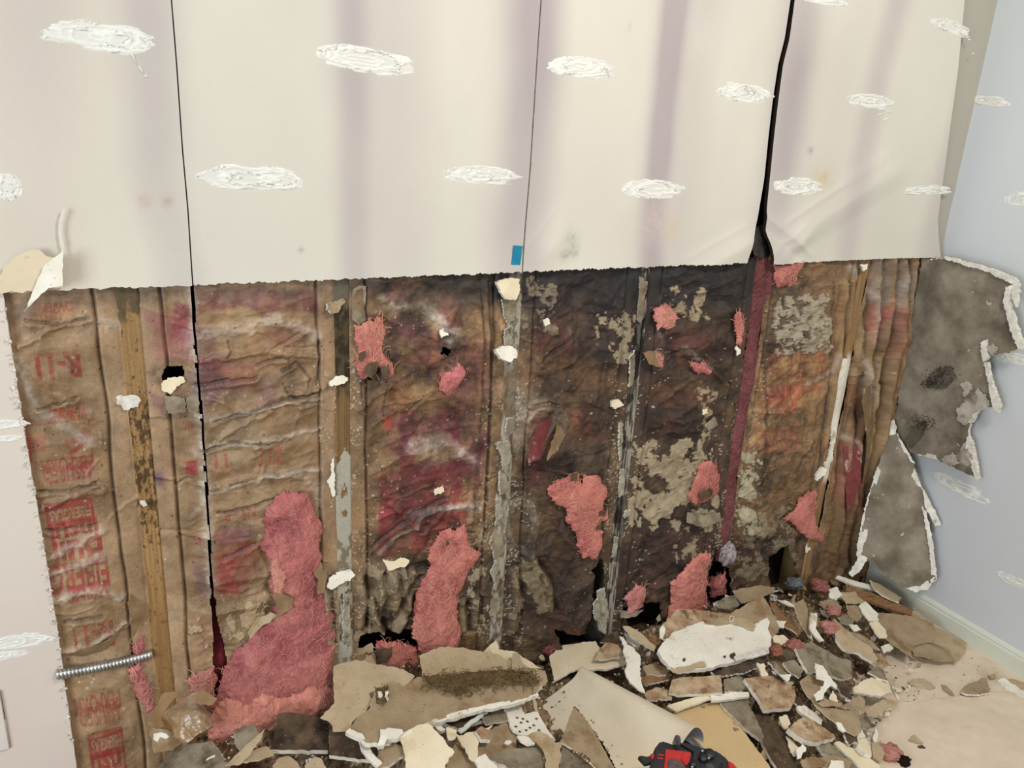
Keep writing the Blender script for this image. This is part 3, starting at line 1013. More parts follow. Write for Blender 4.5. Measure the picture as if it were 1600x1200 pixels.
# third batt: faded red block print, soaked purple in places
blob([(600, 648), (618, 640), (652, 640), (690, 650), (738, 634), (762, 690), (752, 735), (716, 752), (640, 740), (606, 700)], (108, 42, 60), .72, 9, 12, brk=.45, bs=22, seed=7)
text('R', 592, 646, 612, 670, col=(178, 66, 48), al=.85); band(626, 641, 645, 730, col=(122, 34, 56), al=.75); band(683, 637, 716, 690, col=(122, 34, 56), al=.7)
band(592, 742, 720, 800, col=(142, 38, 50), al=.85, fade=.45, seed=3); band(590, 800, 726, 845, col=(148, 42, 52), al=.75, fade=.6, seed=4)
blob([(590, 745), (740, 700), (748, 760), (700, 790), (640, 815), (592, 850)], (104, 30, 40), .6, 8, 12, brk=.5, bs=18, seed=9)
blob([(560, 470), (620, 452), (640, 520), (620, 555), (575, 505)], (110, 92, 70), .4, 8, 10, seed=8)
band(601, 440, 643, 470, col=(116, 46, 54), al=.6); band(683, 455, 720, 510, col=(116, 44, 56), al=.6)
blob([(604, 492), (636, 482), (664, 500), (672, 520), (640, 528), (606, 520)], (74, 42, 48), .8, 7, 10, seed=10)
blob([(632, 515), (756, 530), (756, 600), (700, 618), (690, 560), (640, 548)], (116, 54, 62), .6, 10, 12, brk=.4, bs=20, seed=11)
band(641, 553, 692, 583, col=(186, 92, 60), al=.6, line=.002)
for yy_ in (557, 562, 567, 572, 577):
    text('vapor retarder toward heated', 645, yy_, 688, yy_ + 3.4, col=(184, 84, 60), al=.6, seed=yy_)
blob([(563, 520), (590, 548), (620, 590), (612, 620), (566, 612)], (96, 74, 58), .4, 10, 10, seed=12)
blob([(690, 842), (720, 800), (752, 830), (750, 940), (735, 940)], (150, 130, 104), .35, 14, 14, brk=.4, seed=14)
blob([(575, 880), (660, 870), (640, 1000), (560, 1000)], (100, 80, 58), .65, 16, 16, brk=.35, seed=15)
# fourth batt
blob([(818, 440), (880, 430), (890, 470), (870, 520), (822, 520)], (108, 98, 86), .5, 14, 14, brk=.4, seed=16)
blob([(830, 500), (882, 470), (900, 545), (868, 560), (832, 560)], (118, 58, 52), .55, 14, 14, brk=.4, seed=17)
blob([(836, 555), (900, 560), (965, 610), (960, 690), (900, 690), (820, 640), (812, 590)], (142, 106, 72), .6, 16, 18, brk=.35, seed=18)
blob([(808, 605), (842, 610), (880, 660), (850, 720), (806, 700)], (164, 146, 120), .55, 12, 14, brk=.35, seed=19)
blob([(892, 646), (930, 640), (944, 690), (902, 690)], (132, 44, 44), .6, 9, 10, brk=.4, seed=20)
blob([(834, 650), (860, 646), (866, 720), (850, 760), (822, 768), (824, 725)], (112, 36, 40), .75, 6, 8, brk=.3, seed=21)
blob([(880, 480), (968, 470), (970, 600), (930, 620), (888, 560)], (72, 58, 48), .65, 16, 18, brk=.3, seed=22)
blob([(888, 690), (940, 690), (950, 740), (905, 735)], (120, 106, 90), .45, 10, 12, seed=23)
blob([(805, 860), (870, 790), (930, 870), (940, 1000), (820, 1010), (792, 930)], (62, 46, 34), .75, 18, 18, brk=.3, seed=24)
blob([(842, 800), (885, 800), (890, 850), (846, 848)], (104, 78, 50), .6, 9, 10, seed=25)
blob([(856, 965), (900, 962), (898, 995), (858, 995)], (124, 58, 32), .5, 12, 10, seed=26)
for r_ in (22, 27, 32):
    th_ = np.linspace(0, 2 * np.pi, 26)
    ridge(np.stack([812 + r_ * .8 * np.cos(th_), 820 + r_ * 1.6 * np.sin(th_)], 1), 2.2, .0022, (170, 158, 138), .6, .5, seed=r_)
for q in ([(818, 650), (832, 628), (856, 622), (876, 634), (884, 655)], [(824, 660), (840, 640), (862, 638), (872, 652)], [(868, 655), (880, 662), (876, 690), (862, 700), (856, 724)]):
    ridge(q, 3, .004, (176, 162, 138), .6, .4, seed=3)
# fifth batt: the worst of the mould
blob([(1008, 470), (1150, 420), (1168, 480), (1140, 700), (1120, 860), (980, 900), (985, 700), (1000, 560)], (76, 60, 46), .6, 18, 20, brk=.35, bs=16, seed=27)
blob([(1012, 525), (1068, 510), (1130, 530), (1140, 580), (1100, 585), (1040, 560)], (128, 50, 48), .6, 10, 12, brk=.35, seed=28)
blob([(1060, 560), (1150, 540), (1148, 610), (1090, 640), (1040, 600)], (118, 92, 54), .55, 12, 14, brk=.35, seed=29)
blob([(1010, 660), (1080, 655), (1100, 690), (1020, 690)], (124, 52, 48), .5, 8, 10, brk=.4, seed=30)
blob([(990, 830), (1100, 820), (1120, 870), (1080, 900), (980, 930)], (92, 42, 36), .6, 14, 16, brk=.4, seed=31)
blob([(1012, 600), (1056, 590), (1050, 620), (1016, 640)], (150, 124, 88), .4, 8, 10, brk=.4, seed=32)
# sixth batt
for i_, (s_, x_, y_, xx_, yy_) in enumerate([('FIBERGLAS', 1202, 548, 1288, 566), ('insulating', 1206, 574, 1292, 592), ('Building', 1200, 598, 1284, 616), ('R-11', 1196, 622, 1240, 648)]):
    text(s_, x_, y_, xx_, yy_, col=(150, 56, 44), al=.62, fade=.7, seed=i_)
for yy_ in range(666, 706, 7):
    text('approved standard', 1190, yy_, 1242, yy_ + 4.5, col=(178, 72, 50), al=.6, seed=yy_)
band(1212, 600, 1280, 612, col=(150, 50, 44), al=.35); blob([(1186, 600), (1230, 616), (1222, 650), (1184, 640)], (150, 46, 44), .5, 7, 9, brk=.5, seed=33)
blob([(1200, 445), (1270, 440), (1296, 475), (1288, 540), (1240, 555), (1205, 530)], (96, 82, 68), .6, 10, 12, brk=.2, seed=34)
blob([(1220, 480), (1288, 470), (1294, 540), (1226, 546)], (160, 150, 130), .25, 8, 10, brk=.4, seed=35, hh=.004, hn=.014)
blob([(1262, 500), (1294, 498), (1292, 536), (1264, 536)], (178, 162, 130), .8, 3, 5, seed=36, hh=.004)
blob([(1140, 830), (1250, 800), (1300, 880), (1290, 925), (1130, 930)], (72, 48, 38), .6, 14, 16, brk=.4, seed=37)
# seventh batt, deep pleats
text('RS', 1361, 470, 1386, 492, col=(170, 46, 48), al=.8); text('LINS', 1360, 494, 1384, 515, col=(170, 46, 48), al=.8); text('S', 1359, 520, 1374, 534, col=(170, 46, 48), al=.8)
text('FIB', 1388, 470, 1410, 500, col=(150, 48, 58), al=.7)
blob([(1312, 690), (1340, 680), (1352, 720), (1346, 790), (1310, 802), (1300, 760)], (134, 50, 62), .75, 6, 8, brk=.25, seed=38)
blob([(1390, 490), (1412, 480), (1412, 540), (1384, 560)], (128, 46, 56), .55, 8, 8, seed=39)
blob([(1328, 600), (1362, 590), (1350, 680), (1322, 690)], (128, 66, 56), .45, 10, 10, seed=40)
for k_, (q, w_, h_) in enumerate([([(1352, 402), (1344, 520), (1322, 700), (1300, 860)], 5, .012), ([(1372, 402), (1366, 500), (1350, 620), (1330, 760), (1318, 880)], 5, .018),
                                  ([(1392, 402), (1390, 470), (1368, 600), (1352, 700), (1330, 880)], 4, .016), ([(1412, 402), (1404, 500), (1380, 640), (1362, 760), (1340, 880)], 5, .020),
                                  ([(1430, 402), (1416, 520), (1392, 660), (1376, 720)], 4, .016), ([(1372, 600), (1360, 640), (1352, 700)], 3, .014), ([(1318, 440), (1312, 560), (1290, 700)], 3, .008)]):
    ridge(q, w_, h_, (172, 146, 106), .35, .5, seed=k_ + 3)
    ridge([(x_ + 8, y_) for x_, y_ in q], 2.6, -.012, (58, 42, 30), .8, .3, seed=k_ + 13)  # pleats: valley shade and ridge light put into the colour
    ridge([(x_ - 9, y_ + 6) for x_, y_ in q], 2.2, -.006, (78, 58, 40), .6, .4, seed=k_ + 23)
for q in ([(1366, 410), (1384, 404), (1386, 470), (1370, 500), (1360, 480)], [(1400, 404), (1416, 404), (1410, 470), (1396, 500)], [(1346, 590), (1368, 560), (1366, 620), (1350, 640)], [(1420, 440), (1430, 420), (1424, 520), (1414, 520)]):
    blob(q, (150, 140, 134), .5, 5, 6, brk=.4, seed=61)
ridge([(1350, 520), (1338, 640), (1312, 760), (1306, 880)], 4, .010, None)
ridge([(1416, 430), (1384, 640), (1345, 800), (1332, 880)], 4, .012, None)
ridge([(1330, 440), (1326, 560), (1298, 720), (1290, 760)], 3, .008, None)
blob([(1290, 760), (1340, 800), (1335, 890), (1280, 900)], (108, 80, 50), .5, 12, 12, seed=41)
# black mould along the top, the sheets' shade also put into the colour
blob([(520, 452), (700, 424), (1190, 396), (1190, 430), (1150, 470), (1100, 470), (1010, 560), (940, 560), (900, 500), (820, 470), (740, 478), (680, 462), (600, 452)],
     (50, 46, 48), .86, 16, 22, ws=40, brk=.25, bs=26, seed=42)
blob([(860, 415), (1120, 400), (1110, 450), (1030, 480), (1010, 580), (960, 590), (950, 500), (880, 460)], (30, 28, 32), .8, 16, 22, brk=.2, seed=43)
blob([(150, 452), (260, 450), (500, 440), (520, 460), (300, 470), (150, 470)], (84, 72, 66), .6, 10, 10, brk=.3, seed=44)
blob([(4, 458), (150, 455), (148, 480), (100, 476), (40, 500), (10, 520)], (92, 74, 60), .55, 12, 12, brk=.3, seed=45)
blob([(1290, 404), (1400, 402), (1420, 430), (1300, 430)], (96, 84, 70), .45, 10, 10, seed=46)
# brown-black soot creeping over the wet bays
for k_, (x_, y_, r_) in enumerate([(600, 560, 30), (585, 570, 24), (700, 545, 22), (720, 575, 26), (455, 600, 12), (740, 940, 36), (880, 600, 40), (930, 540, 46), (950, 640, 36), (905, 800, 40),
                                   (1010, 620, 36), (1080, 660, 46), (1050, 720, 40), (1100, 780, 44), (1020, 800, 34), (1120, 560, 30), (960, 880, 30), (1060, 850, 50), (1010, 900, 44),
                                   (1170, 860, 40), (1235, 860, 44), (830, 930, 50), (890, 930, 50), (620, 990, 40), (560, 960, 30), (250, 590, 16), (1240, 470, 20), (1140, 470, 26)]):
    th_ = np.linspace(0, 2 * np.pi, 12)[:-1]
    blob(np.stack([x_ + r_ * np.cos(th_), y_ + r_ * np.sin(th_)], 1), (44, 34, 30), .62, 12, r_ * .6, ws=r_ * .7, brk=.45, bs=8, seed=50 + k_)
# frost-like efflorescence along folds, with film sheen put into the colour too
for pts_, wd_, hh_ in (([(305, 528), (330, 522), (380, 512), (425, 500), (470, 512), (496, 528)], 9, .006), ([(596, 466), (622, 478), (640, 480), (662, 478), (684, 500), (700, 520), (716, 526)], 8, .006),
                       ([(668, 490), (690, 512), (704, 540)], 6, .002), ([(330, 655), (420, 630), (500, 622)], 3, .006), ([(318, 700), (420, 684), (500, 670)], 3, .004), ([(330, 770), (420, 742), (498, 735)], 4, .005),
                       ([(300, 446), (306, 560), (316, 690), (324, 800), (330, 930)], 7, .001), ([(640, 700), (700, 690), (740, 720)], 9, .002),
                       ([(592, 865), (660, 800), (742, 786)], 4, .008), ([(640, 800), (700, 792), (748, 790)], 5, .002), ([(470, 745), (496, 760), (498, 790)], 6, .001),
                       ([(120, 510), (160, 500), (184, 508)], 9, .002), ([(22, 560), (60, 640), (140, 690)], 7, .002), ([(60, 880), (120, 850), (160, 828)], 6, .006), ([(70, 905), (160, 868)], 6, .005),
                       ([(78, 940), (150, 920), (190, 930)], 6, .006), ([(96, 1020), (150, 1005), (205, 972)], 4, .007), ([(1262, 600), (1300, 580), (1310, 555)], 4, .004), ([(1330, 420), (1372, 470), (1366, 540)], 6, .003),
                       ([(1388, 500), (1402, 460), (1410, 430)], 5, .002), ([(1346, 560), (1360, 600), (1352, 650)], 5, .003), ([(1318, 684), (1336, 690), (1346, 715)], 5, .003),
                       ([(800, 590), (812, 640), (800, 700)], 8, .003), ([(1030, 465), (1026, 500), (1035, 540), (1028, 560)], 3, .003), ([(1068, 545), (1080, 560), (1104, 570)], 5, .003)):
    ridge(pts_, wd_, hh_, (196, 186, 172), .55, .5, seed=int(pts_[0][0]))
# creases pressed into the paper
for k_ in range(150):
    kx = RNG.uniform(50, 1400); ky = RNG.uniform(470, 960)
    an = RNG.normal(0.15, .7); ln_ = RNG.uniform(15, 70)
    if kx > 1290:
        an = RNG.normal(1.75, .15)
    p_ = [(kx, ky), (kx + ln_ * .5 * math.cos(an), ky + ln_ * .5 * math.sin(an) + RNG.normal(0, 4)), (kx + ln_ * math.cos(an), ky + ln_ * math.sin(an))]
    ridge(p_, RNG.uniform(1.6, 3.5), RNG.choice([-1, 1, 1]) * RNG.uniform(.0015, .0045), None, seed=k_)
# more stains: purple dye bleeding, orange rust, black soot, pale scuffs
for q, cc_, al_ in (([(306, 500), (340, 540), (330, 600), (300, 600)], (104, 62, 74), .5), ([(330, 596), (400, 588), (404, 612), (330, 606)], (96, 50, 74), .55), ([(306, 560), (420, 556), (424, 566), (306, 572)], (112, 40, 60), .6),
                    ([(356, 520), (470, 540), (490, 590), (400, 560), (350, 560)], (132, 98, 60), .5), ([(440, 575), (470, 565), (478, 600), (450, 615)], (92, 74, 50), .6), ([(236, 615), (256, 612), (258, 640), (238, 640)], (112, 60, 88), .6),
                    ([(238, 745), (266, 740), (266, 752), (240, 756)], (86, 40, 80), .65), ([(20, 470), (60, 468), (60, 520), (26, 530)], (112, 88, 66), .5), ([(66, 496), (150, 500), (146, 520), (70, 540)], (132, 100, 62), .5),
                    ([(300, 700), (330, 720), (330, 820), (318, 860)], (182, 164, 144), .5), ([(330, 640), (400, 630), (420, 690), (340, 720)], (168, 146, 118), .45), ([(250, 930), (330, 940), (330, 1010), (262, 1010)], (178, 152, 118), .4),
                    ([(340, 930), (420, 900), (450, 950), (380, 1000), (346, 1010)], (140, 122, 92), .5), ([(360, 960), (400, 950), (440, 946), (400, 985)], (116, 62, 46), .7), ([(296, 960), (330, 970), (330, 1020), (304, 1010)], (150, 104, 82), .5),
                    ([(610, 520), (680, 540), (670, 575), (610, 570)], (70, 36, 34), .6), ([(640, 540), (760, 610), (740, 640), (690, 620)], (100, 44, 60), .5), ([(600, 580), (640, 560), (640, 640), (606, 640)], (136, 84, 48), .55),
                    ([(640, 585), (690, 586), (686, 640), (636, 630)], (140, 104, 64), .5), ([(648, 690), (700, 676), (716, 720), (660, 738)], (150, 130, 100), .5), ([(756, 530), (770, 520), (772, 620), (756, 620)], (84, 46, 60), .6),
                    ([(836, 520), (884, 505), (890, 560), (840, 560)], (112, 52, 44), .55), ([(862, 560), (960, 570), (960, 600), (880, 606)], (140, 96, 52), .5), ([(905, 560), (960, 556), (972, 640), (930, 680)], (112, 92, 58), .5),
                    ([(980, 590), (1010, 560), (1020, 640), (990, 690)], (62, 50, 40), .6), ([(1005, 590), (1100, 610), (1120, 640), (1020, 632)], (122, 56, 44), .5), ([(1000, 640), (1080, 690), (1090, 720), (1000, 700)], (86, 66, 46), .5),
                    ([(1150, 560), (1166, 560), (1150, 690), (1132, 700)], (120, 96, 60), .5), ([(1200, 410), (1290, 408), (1300, 450), (1206, 448)], (112, 84, 56), .5), ([(1196, 640), (1290, 640), (1270, 760), (1180, 760)], (150, 120, 82), .4),
                    ([(1300, 440), (1346, 430), (1340, 560), (1304, 600)], (150, 118, 74), .4), ([(1300, 800), (1330, 790), (1334, 890), (1290, 900)], (96, 72, 46), .6), ([(800, 880), (860, 900), (880, 960), (800, 1000)], (70, 52, 38), .6),
                    ([(880, 970), (940, 950), (950, 1000), (890, 1010)], (112, 50, 28), .45), ([(560, 860), (590, 870), (620, 920), (560, 960)], (118, 98, 72), .5)):
    blob(q, cc_, al_, 8, 11, ws=18, brk=.4, bs=12, seed=int(q[0][0]) % 97)
for pts_, wd_, hh_ in (([(304, 560), (420, 548), (496, 560)], 5, .007), ([(330, 620), (380, 640), (440, 616), (500, 608)], 6, .010), ([(340, 690), (372, 660), (420, 640)], 5, .008), ([(330, 760), (400, 738), (470, 742)], 5, .008),
                       ([(30, 540), (70, 520), (110, 500)], 5, .007), ([(36, 560), (80, 610), (140, 650)], 6, .006), ([(60, 800), (110, 772), (160, 765)], 5, .007), ([(560, 640), (610, 600), (640, 620)], 4, .006),
                       ([(590, 930), (620, 890), (600, 960)], 4, .008), ([(636, 880), (628, 920), (640, 950)], 4, .008), ([(610, 900), (600, 940), (612, 985)], 4, .007), ([(600, 780), (660, 830), (690, 800)], 4, .008),
                       ([(580, 520), (560, 600), (570, 700)], 3, .004), ([(758, 440), (762, 600), (752, 800), (744, 900)], 3, .008), ([(748, 460), (750, 620), (742, 760)], 2.5, .006), ([(860, 800), (880, 840), (930, 870)], 5, .010),
                       ([(806, 870), (860, 920), (900, 990)], 5, .010), ([(1020, 640), (1060, 660), (1100, 650)], 4, .008), ([(1060, 650), (1064, 676)], 4, .008), ([(1036, 540), (1090, 560), (1130, 600)], 4, .008), ([(1200, 690), (1230, 720), (1220, 760)], 4, .006),
                       ([(1230, 640), (1262, 690), (1240, 740)], 4, .006), ([(1186, 640), (1198, 680), (1194, 740)], 3, .005), ([(1300, 600), (1270, 640), (1262, 720)], 3, .006)):
    ridge(pts_, wd_, hh_, None, seed=int(pts_[0][1]))
# white gloss edge of the plastic film beside the saw slit and along the left edge
GLOSS += .4 * np.exp(-np.abs(PX - np.interp(PY, [440, 680, 935, 1085], [301, 318, 333, 350])) / 14)
# veins, speckles and crumbs
wet = sstep(520, 620, PX) * sstep(1320, 1200, PX)
low = sstep(650, 950, PY)
vein = ridged(X2 * 13 + N2 * 2.2, Z2 * 11 + N2 * 2.2, 905, 2)
a_ = sstep(.86, .97, vein) * (.15 + .6 * wet) * sstep(.42, .6, N1)
Cg = Cg * (1 - a_[..., None] * .8) + lin((42, 31, 26)) * (a_[..., None] * .8)
H -= a_ * .0012
sp = hash2((X2 * 330).astype(int), (Z2 * 330).astype(int), 77)
sp2 = fbm(X2 * 14, Z2 * 14, 911, 3)
a_ = ((sp > .9988 - .010 * sstep(.52, .72, sp2) * (wet + low * .6)) * .8)
Cg = Cg * (1 - a_[..., None]) + lin((198, 184, 158)) * a_[..., None]
H += a_ * .0012
a_ = ((sp < .004 + .03 * wet * sstep(.5, .75, N1)) * .7)
Cg = Cg * (1 - a_[..., None]) + lin((34, 28, 26)) * a_[..., None]
# grime
g_ = (np.clip((N1 - .42) * 2.2, 0, 1) * (.12 + .42 * wet) + .25 * low * wet)[..., None]
Cg = Cg * (1 - g_) + lin((58, 44, 34)) * g_
m_ = (N3 > .62) & (wet > .5)
Cg[m_] *= .78
# dark reddish brown rot in the two wettest bays, near black along their top
deep = sstep(815, 860, PX) * sstep(1190, 1140, PX)
rot = (deep * (.25 + .5 * sstep(.4, .6, fbm(X2 * 9, Z2 * 6, 921, 5))))[..., None] * .8
Cg = Cg * (1 - rot) + lin((62, 42, 30)) * rot
top_dark = (sstep(560, 700, PX) * sstep(1200, 1185, PX) * sstep(520, 425, PY + 70 * (fbm(X2 * 12, Z2 * 7, 923, 5) - .5)))[..., None] * .85
Cg = Cg * (1 - top_dark) + lin((36, 33, 32)) * top_dark
# fine mottling of the soaked paper
mot = fbm(X2 * 40, Z2 * 34, 925, 6, .68)
mot2 = fbm(X2 * 16, Z2 * 14, 927, 5, .6)
am = .55 + .75 * wet
Cg = Cg * np.clip(1 + am * ((mot - .5) * 1.5 + (mot2 - .5) * 1.1), .25, 1.9)[..., None]
hue = ((fbm(X2 * 22, Z2 * 18, 929, 4) - .5) * .22)[..., None]
Cg = np.clip(Cg * (1 + hue * np.array([.5, 0, -.6])), .004, .9)
lum_ = Cg.mean(-1, keepdims=True)
Cg = lum_ + (Cg - lum_) * .95
# crease lines, their shade put into the colour as dark strokes
for k_, q in enumerate([[(400, 570), (420, 561), (450, 560), (452, 572)], [(305, 600), (345, 594), (400, 588)], [(356, 534), (360, 548), (352, 556)], [(498, 530), (499, 570), (494, 600)], [(330, 655), (380, 640), (440, 622), (495, 612)],
                        [(318, 704), (360, 690), (420, 690)], [(340, 800), (400, 790), (450, 770)], [(440, 580), (462, 566), (484, 590), (474, 616), (450, 618), (442, 600)], [(560, 560), (566, 640)], [(606, 545), (604, 600), (598, 650)],
                        [(640, 640), (660, 620)], [(575, 860), (640, 800), (700, 775)], [(750, 440), (756, 560), (745, 700), (736, 830)], [(763, 440), (768, 600), (760, 780)], [(806, 470), (830, 456), (876, 452), (884, 440)],
                        [(862, 452), (868, 470), (860, 490)], [(850, 550), (862, 530), (880, 520), (892, 500)], [(845, 565), (870, 545), (895, 520)], [(826, 724), (842, 690), (862, 660)], [(805, 870), (850, 868), (880, 900)],
                        [(884, 800), (850, 850), (846, 900)], [(930, 640), (938, 580), (936, 520)], [(1050, 656), (1060, 676), (1068, 660)], [(1010, 560), (1080, 545), (1120, 560)], [(1100, 560), (1140, 600), (1150, 640)], [(1150, 480), (1140, 560)],
                        [(1000, 700), (1010, 640)], [(1190, 520), (1196, 640), (1190, 760)], [(1240, 740), (1270, 690)], [(1296, 600), (1282, 700), (1276, 760)], [(1300, 440), (1296, 560)], [(895, 450), (890, 560), (884, 600)], [(40, 500), (90, 505), (140, 495)],
                        [(60, 640), (120, 620)], [(60, 768), (110, 764), (150, 752)], [(70, 830), (150, 820)], [(100, 970), (160, 962)], [(350, 870), (400, 850)], [(720, 860), (744, 900), (740, 960)], [(820, 900), (860, 960), (900, 960)]]):
    ridge(q, 2.2, -.004, (40, 30, 22), .75, .35, seed=k_ + 300)
    ridge([(x_ + 1, y_ + 5) for x_, y_ in q], 4, .004, None, seed=k_ + 340)
# ruffled paper low in the third batt, valley shade put into the colour
blob([(600, 876), (640, 884), (676, 872), (676, 888), (640, 894), (606, 890)], (40, 26, 18), .85, 3, 3, seed=70, hh=-.010)
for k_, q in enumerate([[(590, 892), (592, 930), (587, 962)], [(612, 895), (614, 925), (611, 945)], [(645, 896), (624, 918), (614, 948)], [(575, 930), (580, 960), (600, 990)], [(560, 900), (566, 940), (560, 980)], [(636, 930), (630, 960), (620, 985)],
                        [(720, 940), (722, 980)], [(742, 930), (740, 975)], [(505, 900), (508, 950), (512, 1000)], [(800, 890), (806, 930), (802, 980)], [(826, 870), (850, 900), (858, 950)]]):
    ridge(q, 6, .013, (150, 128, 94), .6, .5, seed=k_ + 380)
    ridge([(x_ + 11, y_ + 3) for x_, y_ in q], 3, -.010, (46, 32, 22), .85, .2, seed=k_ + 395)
# crumbs of plaster clinging beside the studs
nearS = np.zeros_like(X2)
for sx_ in STUD[1:5]:
    nearS = np.maximum(nearS, np.exp(-np.abs(X2 - sx_) / .035))
cl = sstep(.46, .62, fbm(X2 * 30, Z2 * 20, 931, 4)) * nearS * sstep(500, 640, PY) * (PX > 490)
a_ = ((hash2((X2 * 300).astype(int), (Z2 * 300).astype(int), 79) > 1 - .30 * cl) * .85)
Cg = Cg * (1 - a_[..., None]) + lin((186, 176, 154)) * a_[..., None]
H += a_ * .002
# islands of paper and plaster standing on the rotten facing
flakes([(985, 690), (1120, 680), (1122, 835), (978, 830)], (168, 152, 124), .485, 17, .9, seed=1)
flakes([(1046, 448), (1106, 448), (1106, 500), (1046, 500)], (164, 146, 118), .47, 9, .9, seed=2)
flakes([(944, 495), (1000, 480), (1000, 570), (944, 580)], (156, 142, 114), .5, 8, .9, seed=3)
flakes([(920, 500), (950, 470), (950, 530), (925, 535)], (162, 146, 116), .53, 7, .9, seed=4)
flakes([(1085, 600), (1130, 600), (1125, 690), (1085, 690)], (160, 142, 110), .54, 9, .9, seed=5)
flakes([(1050, 850), (1090, 830), (1090, 880), (1050, 880)], (152, 136, 108), .5, 9, .85, seed=6)
flakes([(1208, 462), (1294, 455), (1300, 548), (1206, 552)], (164, 152, 130), .40, 8, .9, seed=7, hh=.006)
flakes([(1145, 815), (1240, 790), (1250, 900), (1140, 910)], (128, 112, 90), .50, 15, .85, seed=8)
flakes([(1150, 700), (1190, 690), (1180, 830), (1145, 830)], (178, 168, 142), .42, 11, .9, seed=9)
flakes([(556, 880), (655, 880), (640, 1000), (550, 1000)], (150, 134, 106), .52, 20, .7, seed=21, hh=.004)
flakes([(498, 880), (545, 900), (545, 1010), (505, 1010)], (152, 138, 112), .47, 14, .8, seed=22, hh=.003)
flakes([(786, 880), (850, 860), (860, 990), (780, 1000)], (140, 124, 96), .53, 18, .7, seed=23, hh=.004)
flakes([(1170, 780), (1240, 780), (1240, 840), (1165, 850)], (146, 130, 104), .52, 12, .8, seed=24)
flakes([(348, 940), (460, 920), (450, 960), (380, 1010), (346, 1010)], (178, 156, 120), .53, 15, .85, seed=25)
flakes([(290, 955), (334, 960), (330, 1020), (292, 1015)], (190, 168, 132), .53, 13, .85, seed=26)
flakes([(816, 430), (880, 430), (870, 520), (812, 520)], (136, 122, 100), .52, 16, .7, seed=27)
flakes([(720, 840), (760, 800), (764, 1000), (730, 1000)], (168, 152, 126), .52, 12, .75, seed=28)

# slits and holes
sl1 = np.interp(PY, [440, 560, 680, 800, 900, 935, 965, 1000, 1040, 1085], [301, 307, 318, 325, 330, 333, 336, 342, 346, 350])
sl1w = np.interp(PY, [440, 560, 680, 850, 926, 936, 948, 975, 1020, 1085], [1.2, 1.2, .8, .8, 1.2, 4.5, 1.6, 4, 9, 13])
HOLE |= (np.abs(PX - sl1 + 1.5) < sl1w + 1.2 * (fbm(PY / 9, PY * 0, 3, 2) - .5)) & (bay_of == 1)
H += np.where(bay_of == 1, .006 * np.exp(-np.abs(PX - sl1) / 7), 0)
sl2 = np.interp(PY, [380, 470, 560, 640, 700, 780, 850, 900], [1193, 1184, 1172, 1160, 1150, 1141, 1132, 1130])
sl2w = np.interp(PY, [380, 500, 640, 760, 800, 870, 900], [9, 9, 7, 6, 3, 3, 9])
HOLE |= np.abs(PX - sl2) < sl2w + 3 * (fbm(PY / 16, PY * 0, 5, 3) - .5)


def hole(pts, warp=6, seed=0):
    P = np.array(pts, float)
    sd = poly_sd(PX, PY, P) + warp * 2 * (fbm(PX / 12, PY / 12, 950 + seed, 3) - .5)
    global HOLE
    HOLE |= sd < 0


for k_, q in enumerate([[(925, 890), (940, 872), (946, 930), (938, 1000), (926, 1005), (915, 985), (930, 940)], [(868, 985), (925, 992), (930, 1020), (880, 1030)],
                        [(1104, 905), (1120, 860), (1140, 905), (1130, 940), (1106, 945)], [(1200, 870), (1226, 850), (1246, 900), (1230, 930), (1205, 925)],
                        [(560, 990), (650, 985), (652, 1010), (560, 1020)], [(574, 566), (584, 560), (590, 580), (578, 592)], [(690, 540), (704, 545), (700, 556), (690, 552)],
                        [(975, 950), (1030, 940), (1034, 975), (985, 985)], [(1085, 772), (1108, 764), (1112, 772), (1090, 780)], [(254, 590), (258, 577), (270, 572), (283, 574), (287, 584), (270, 590), (258, 600)]]):
    hole(q, 4, k_)

facing_objs = []
BATT_LABEL = ['insulation batt left of the bare wooden stud, its red print upside down',
              'brown faced insulation batt split from top to bottom by a thin saw slit',
              'insulation batt with the largest crimson and purple stains on its paper',
              'dark insulation batt with wrinkled paper left of the blackened stud',
              'blackest insulation batt, covered with flaking pale paper islands',
              'tan insulation batt with orange red print right of the pink slit',
              'deeply pleated insulation batt in the corner beside the grey hanging board']
BATT = []
for k, (a, b) in enumerate(BAY):
    r = tag(empty('insulation_batt', ((a + b) / 2, 0.045, 0.0)), BATT_LABEL[k], 'insulation', 'insulation batts in the opened wall')
    BATT.append(r)


def cut_facing(k, xa, xb, extra=None):
    lim = 0.012
    c0, c1 = np.searchsorted(GX, [xa, xb]); c0 = max(c0 - 1, 0); c1 = min(c1 + 1, NX)
    S = (slice(None), slice(c0, c1))
    x, z, h = X2[S], Z2[S], H[S]
    y = 0.006 - h
    V = np.stack([x - BATT[k].location.x, y - BATT[k].location.y, z], -1).reshape(-1, 3)
    F = grid_faces(NZ, c1 - c0)
    bad = HOLE[S].reshape(-1)
    if extra is not None:
        bad = bad | extra[S].reshape(-1)
    F = F[~bad[F].any(1)]
    used = np.zeros(len(V), bool); used[F] = True
    idx = np.cumsum(used) - 1
    o = mesh_np('paper_facing', V[used], idx[F], M['facing'], BATT[k], np.concatenate([Cg[S].reshape(-1, 3), GLOSS[S].reshape(-1, 1)], 1)[used])
    facing_objs.append(o)
    return o


for k, (a, b) in enumerate(BAY):
    if k == 1:
        cut_facing(1, a - .002, 0.20, PX > sl1)
        cut_facing(1, 0.02, b + .002, PX <= sl1)
    elif k == 0:
        cut_facing(0, -0.23, b + .004)
    elif k == 4:
        cut_facing(4, a - .002, 1.70, PX > sl2)
    elif k == 5:
        cut_facing(5, 1.48, b + .002, PX <= sl2)
    else:
        cut_facing(k, a - .002, b + .002)


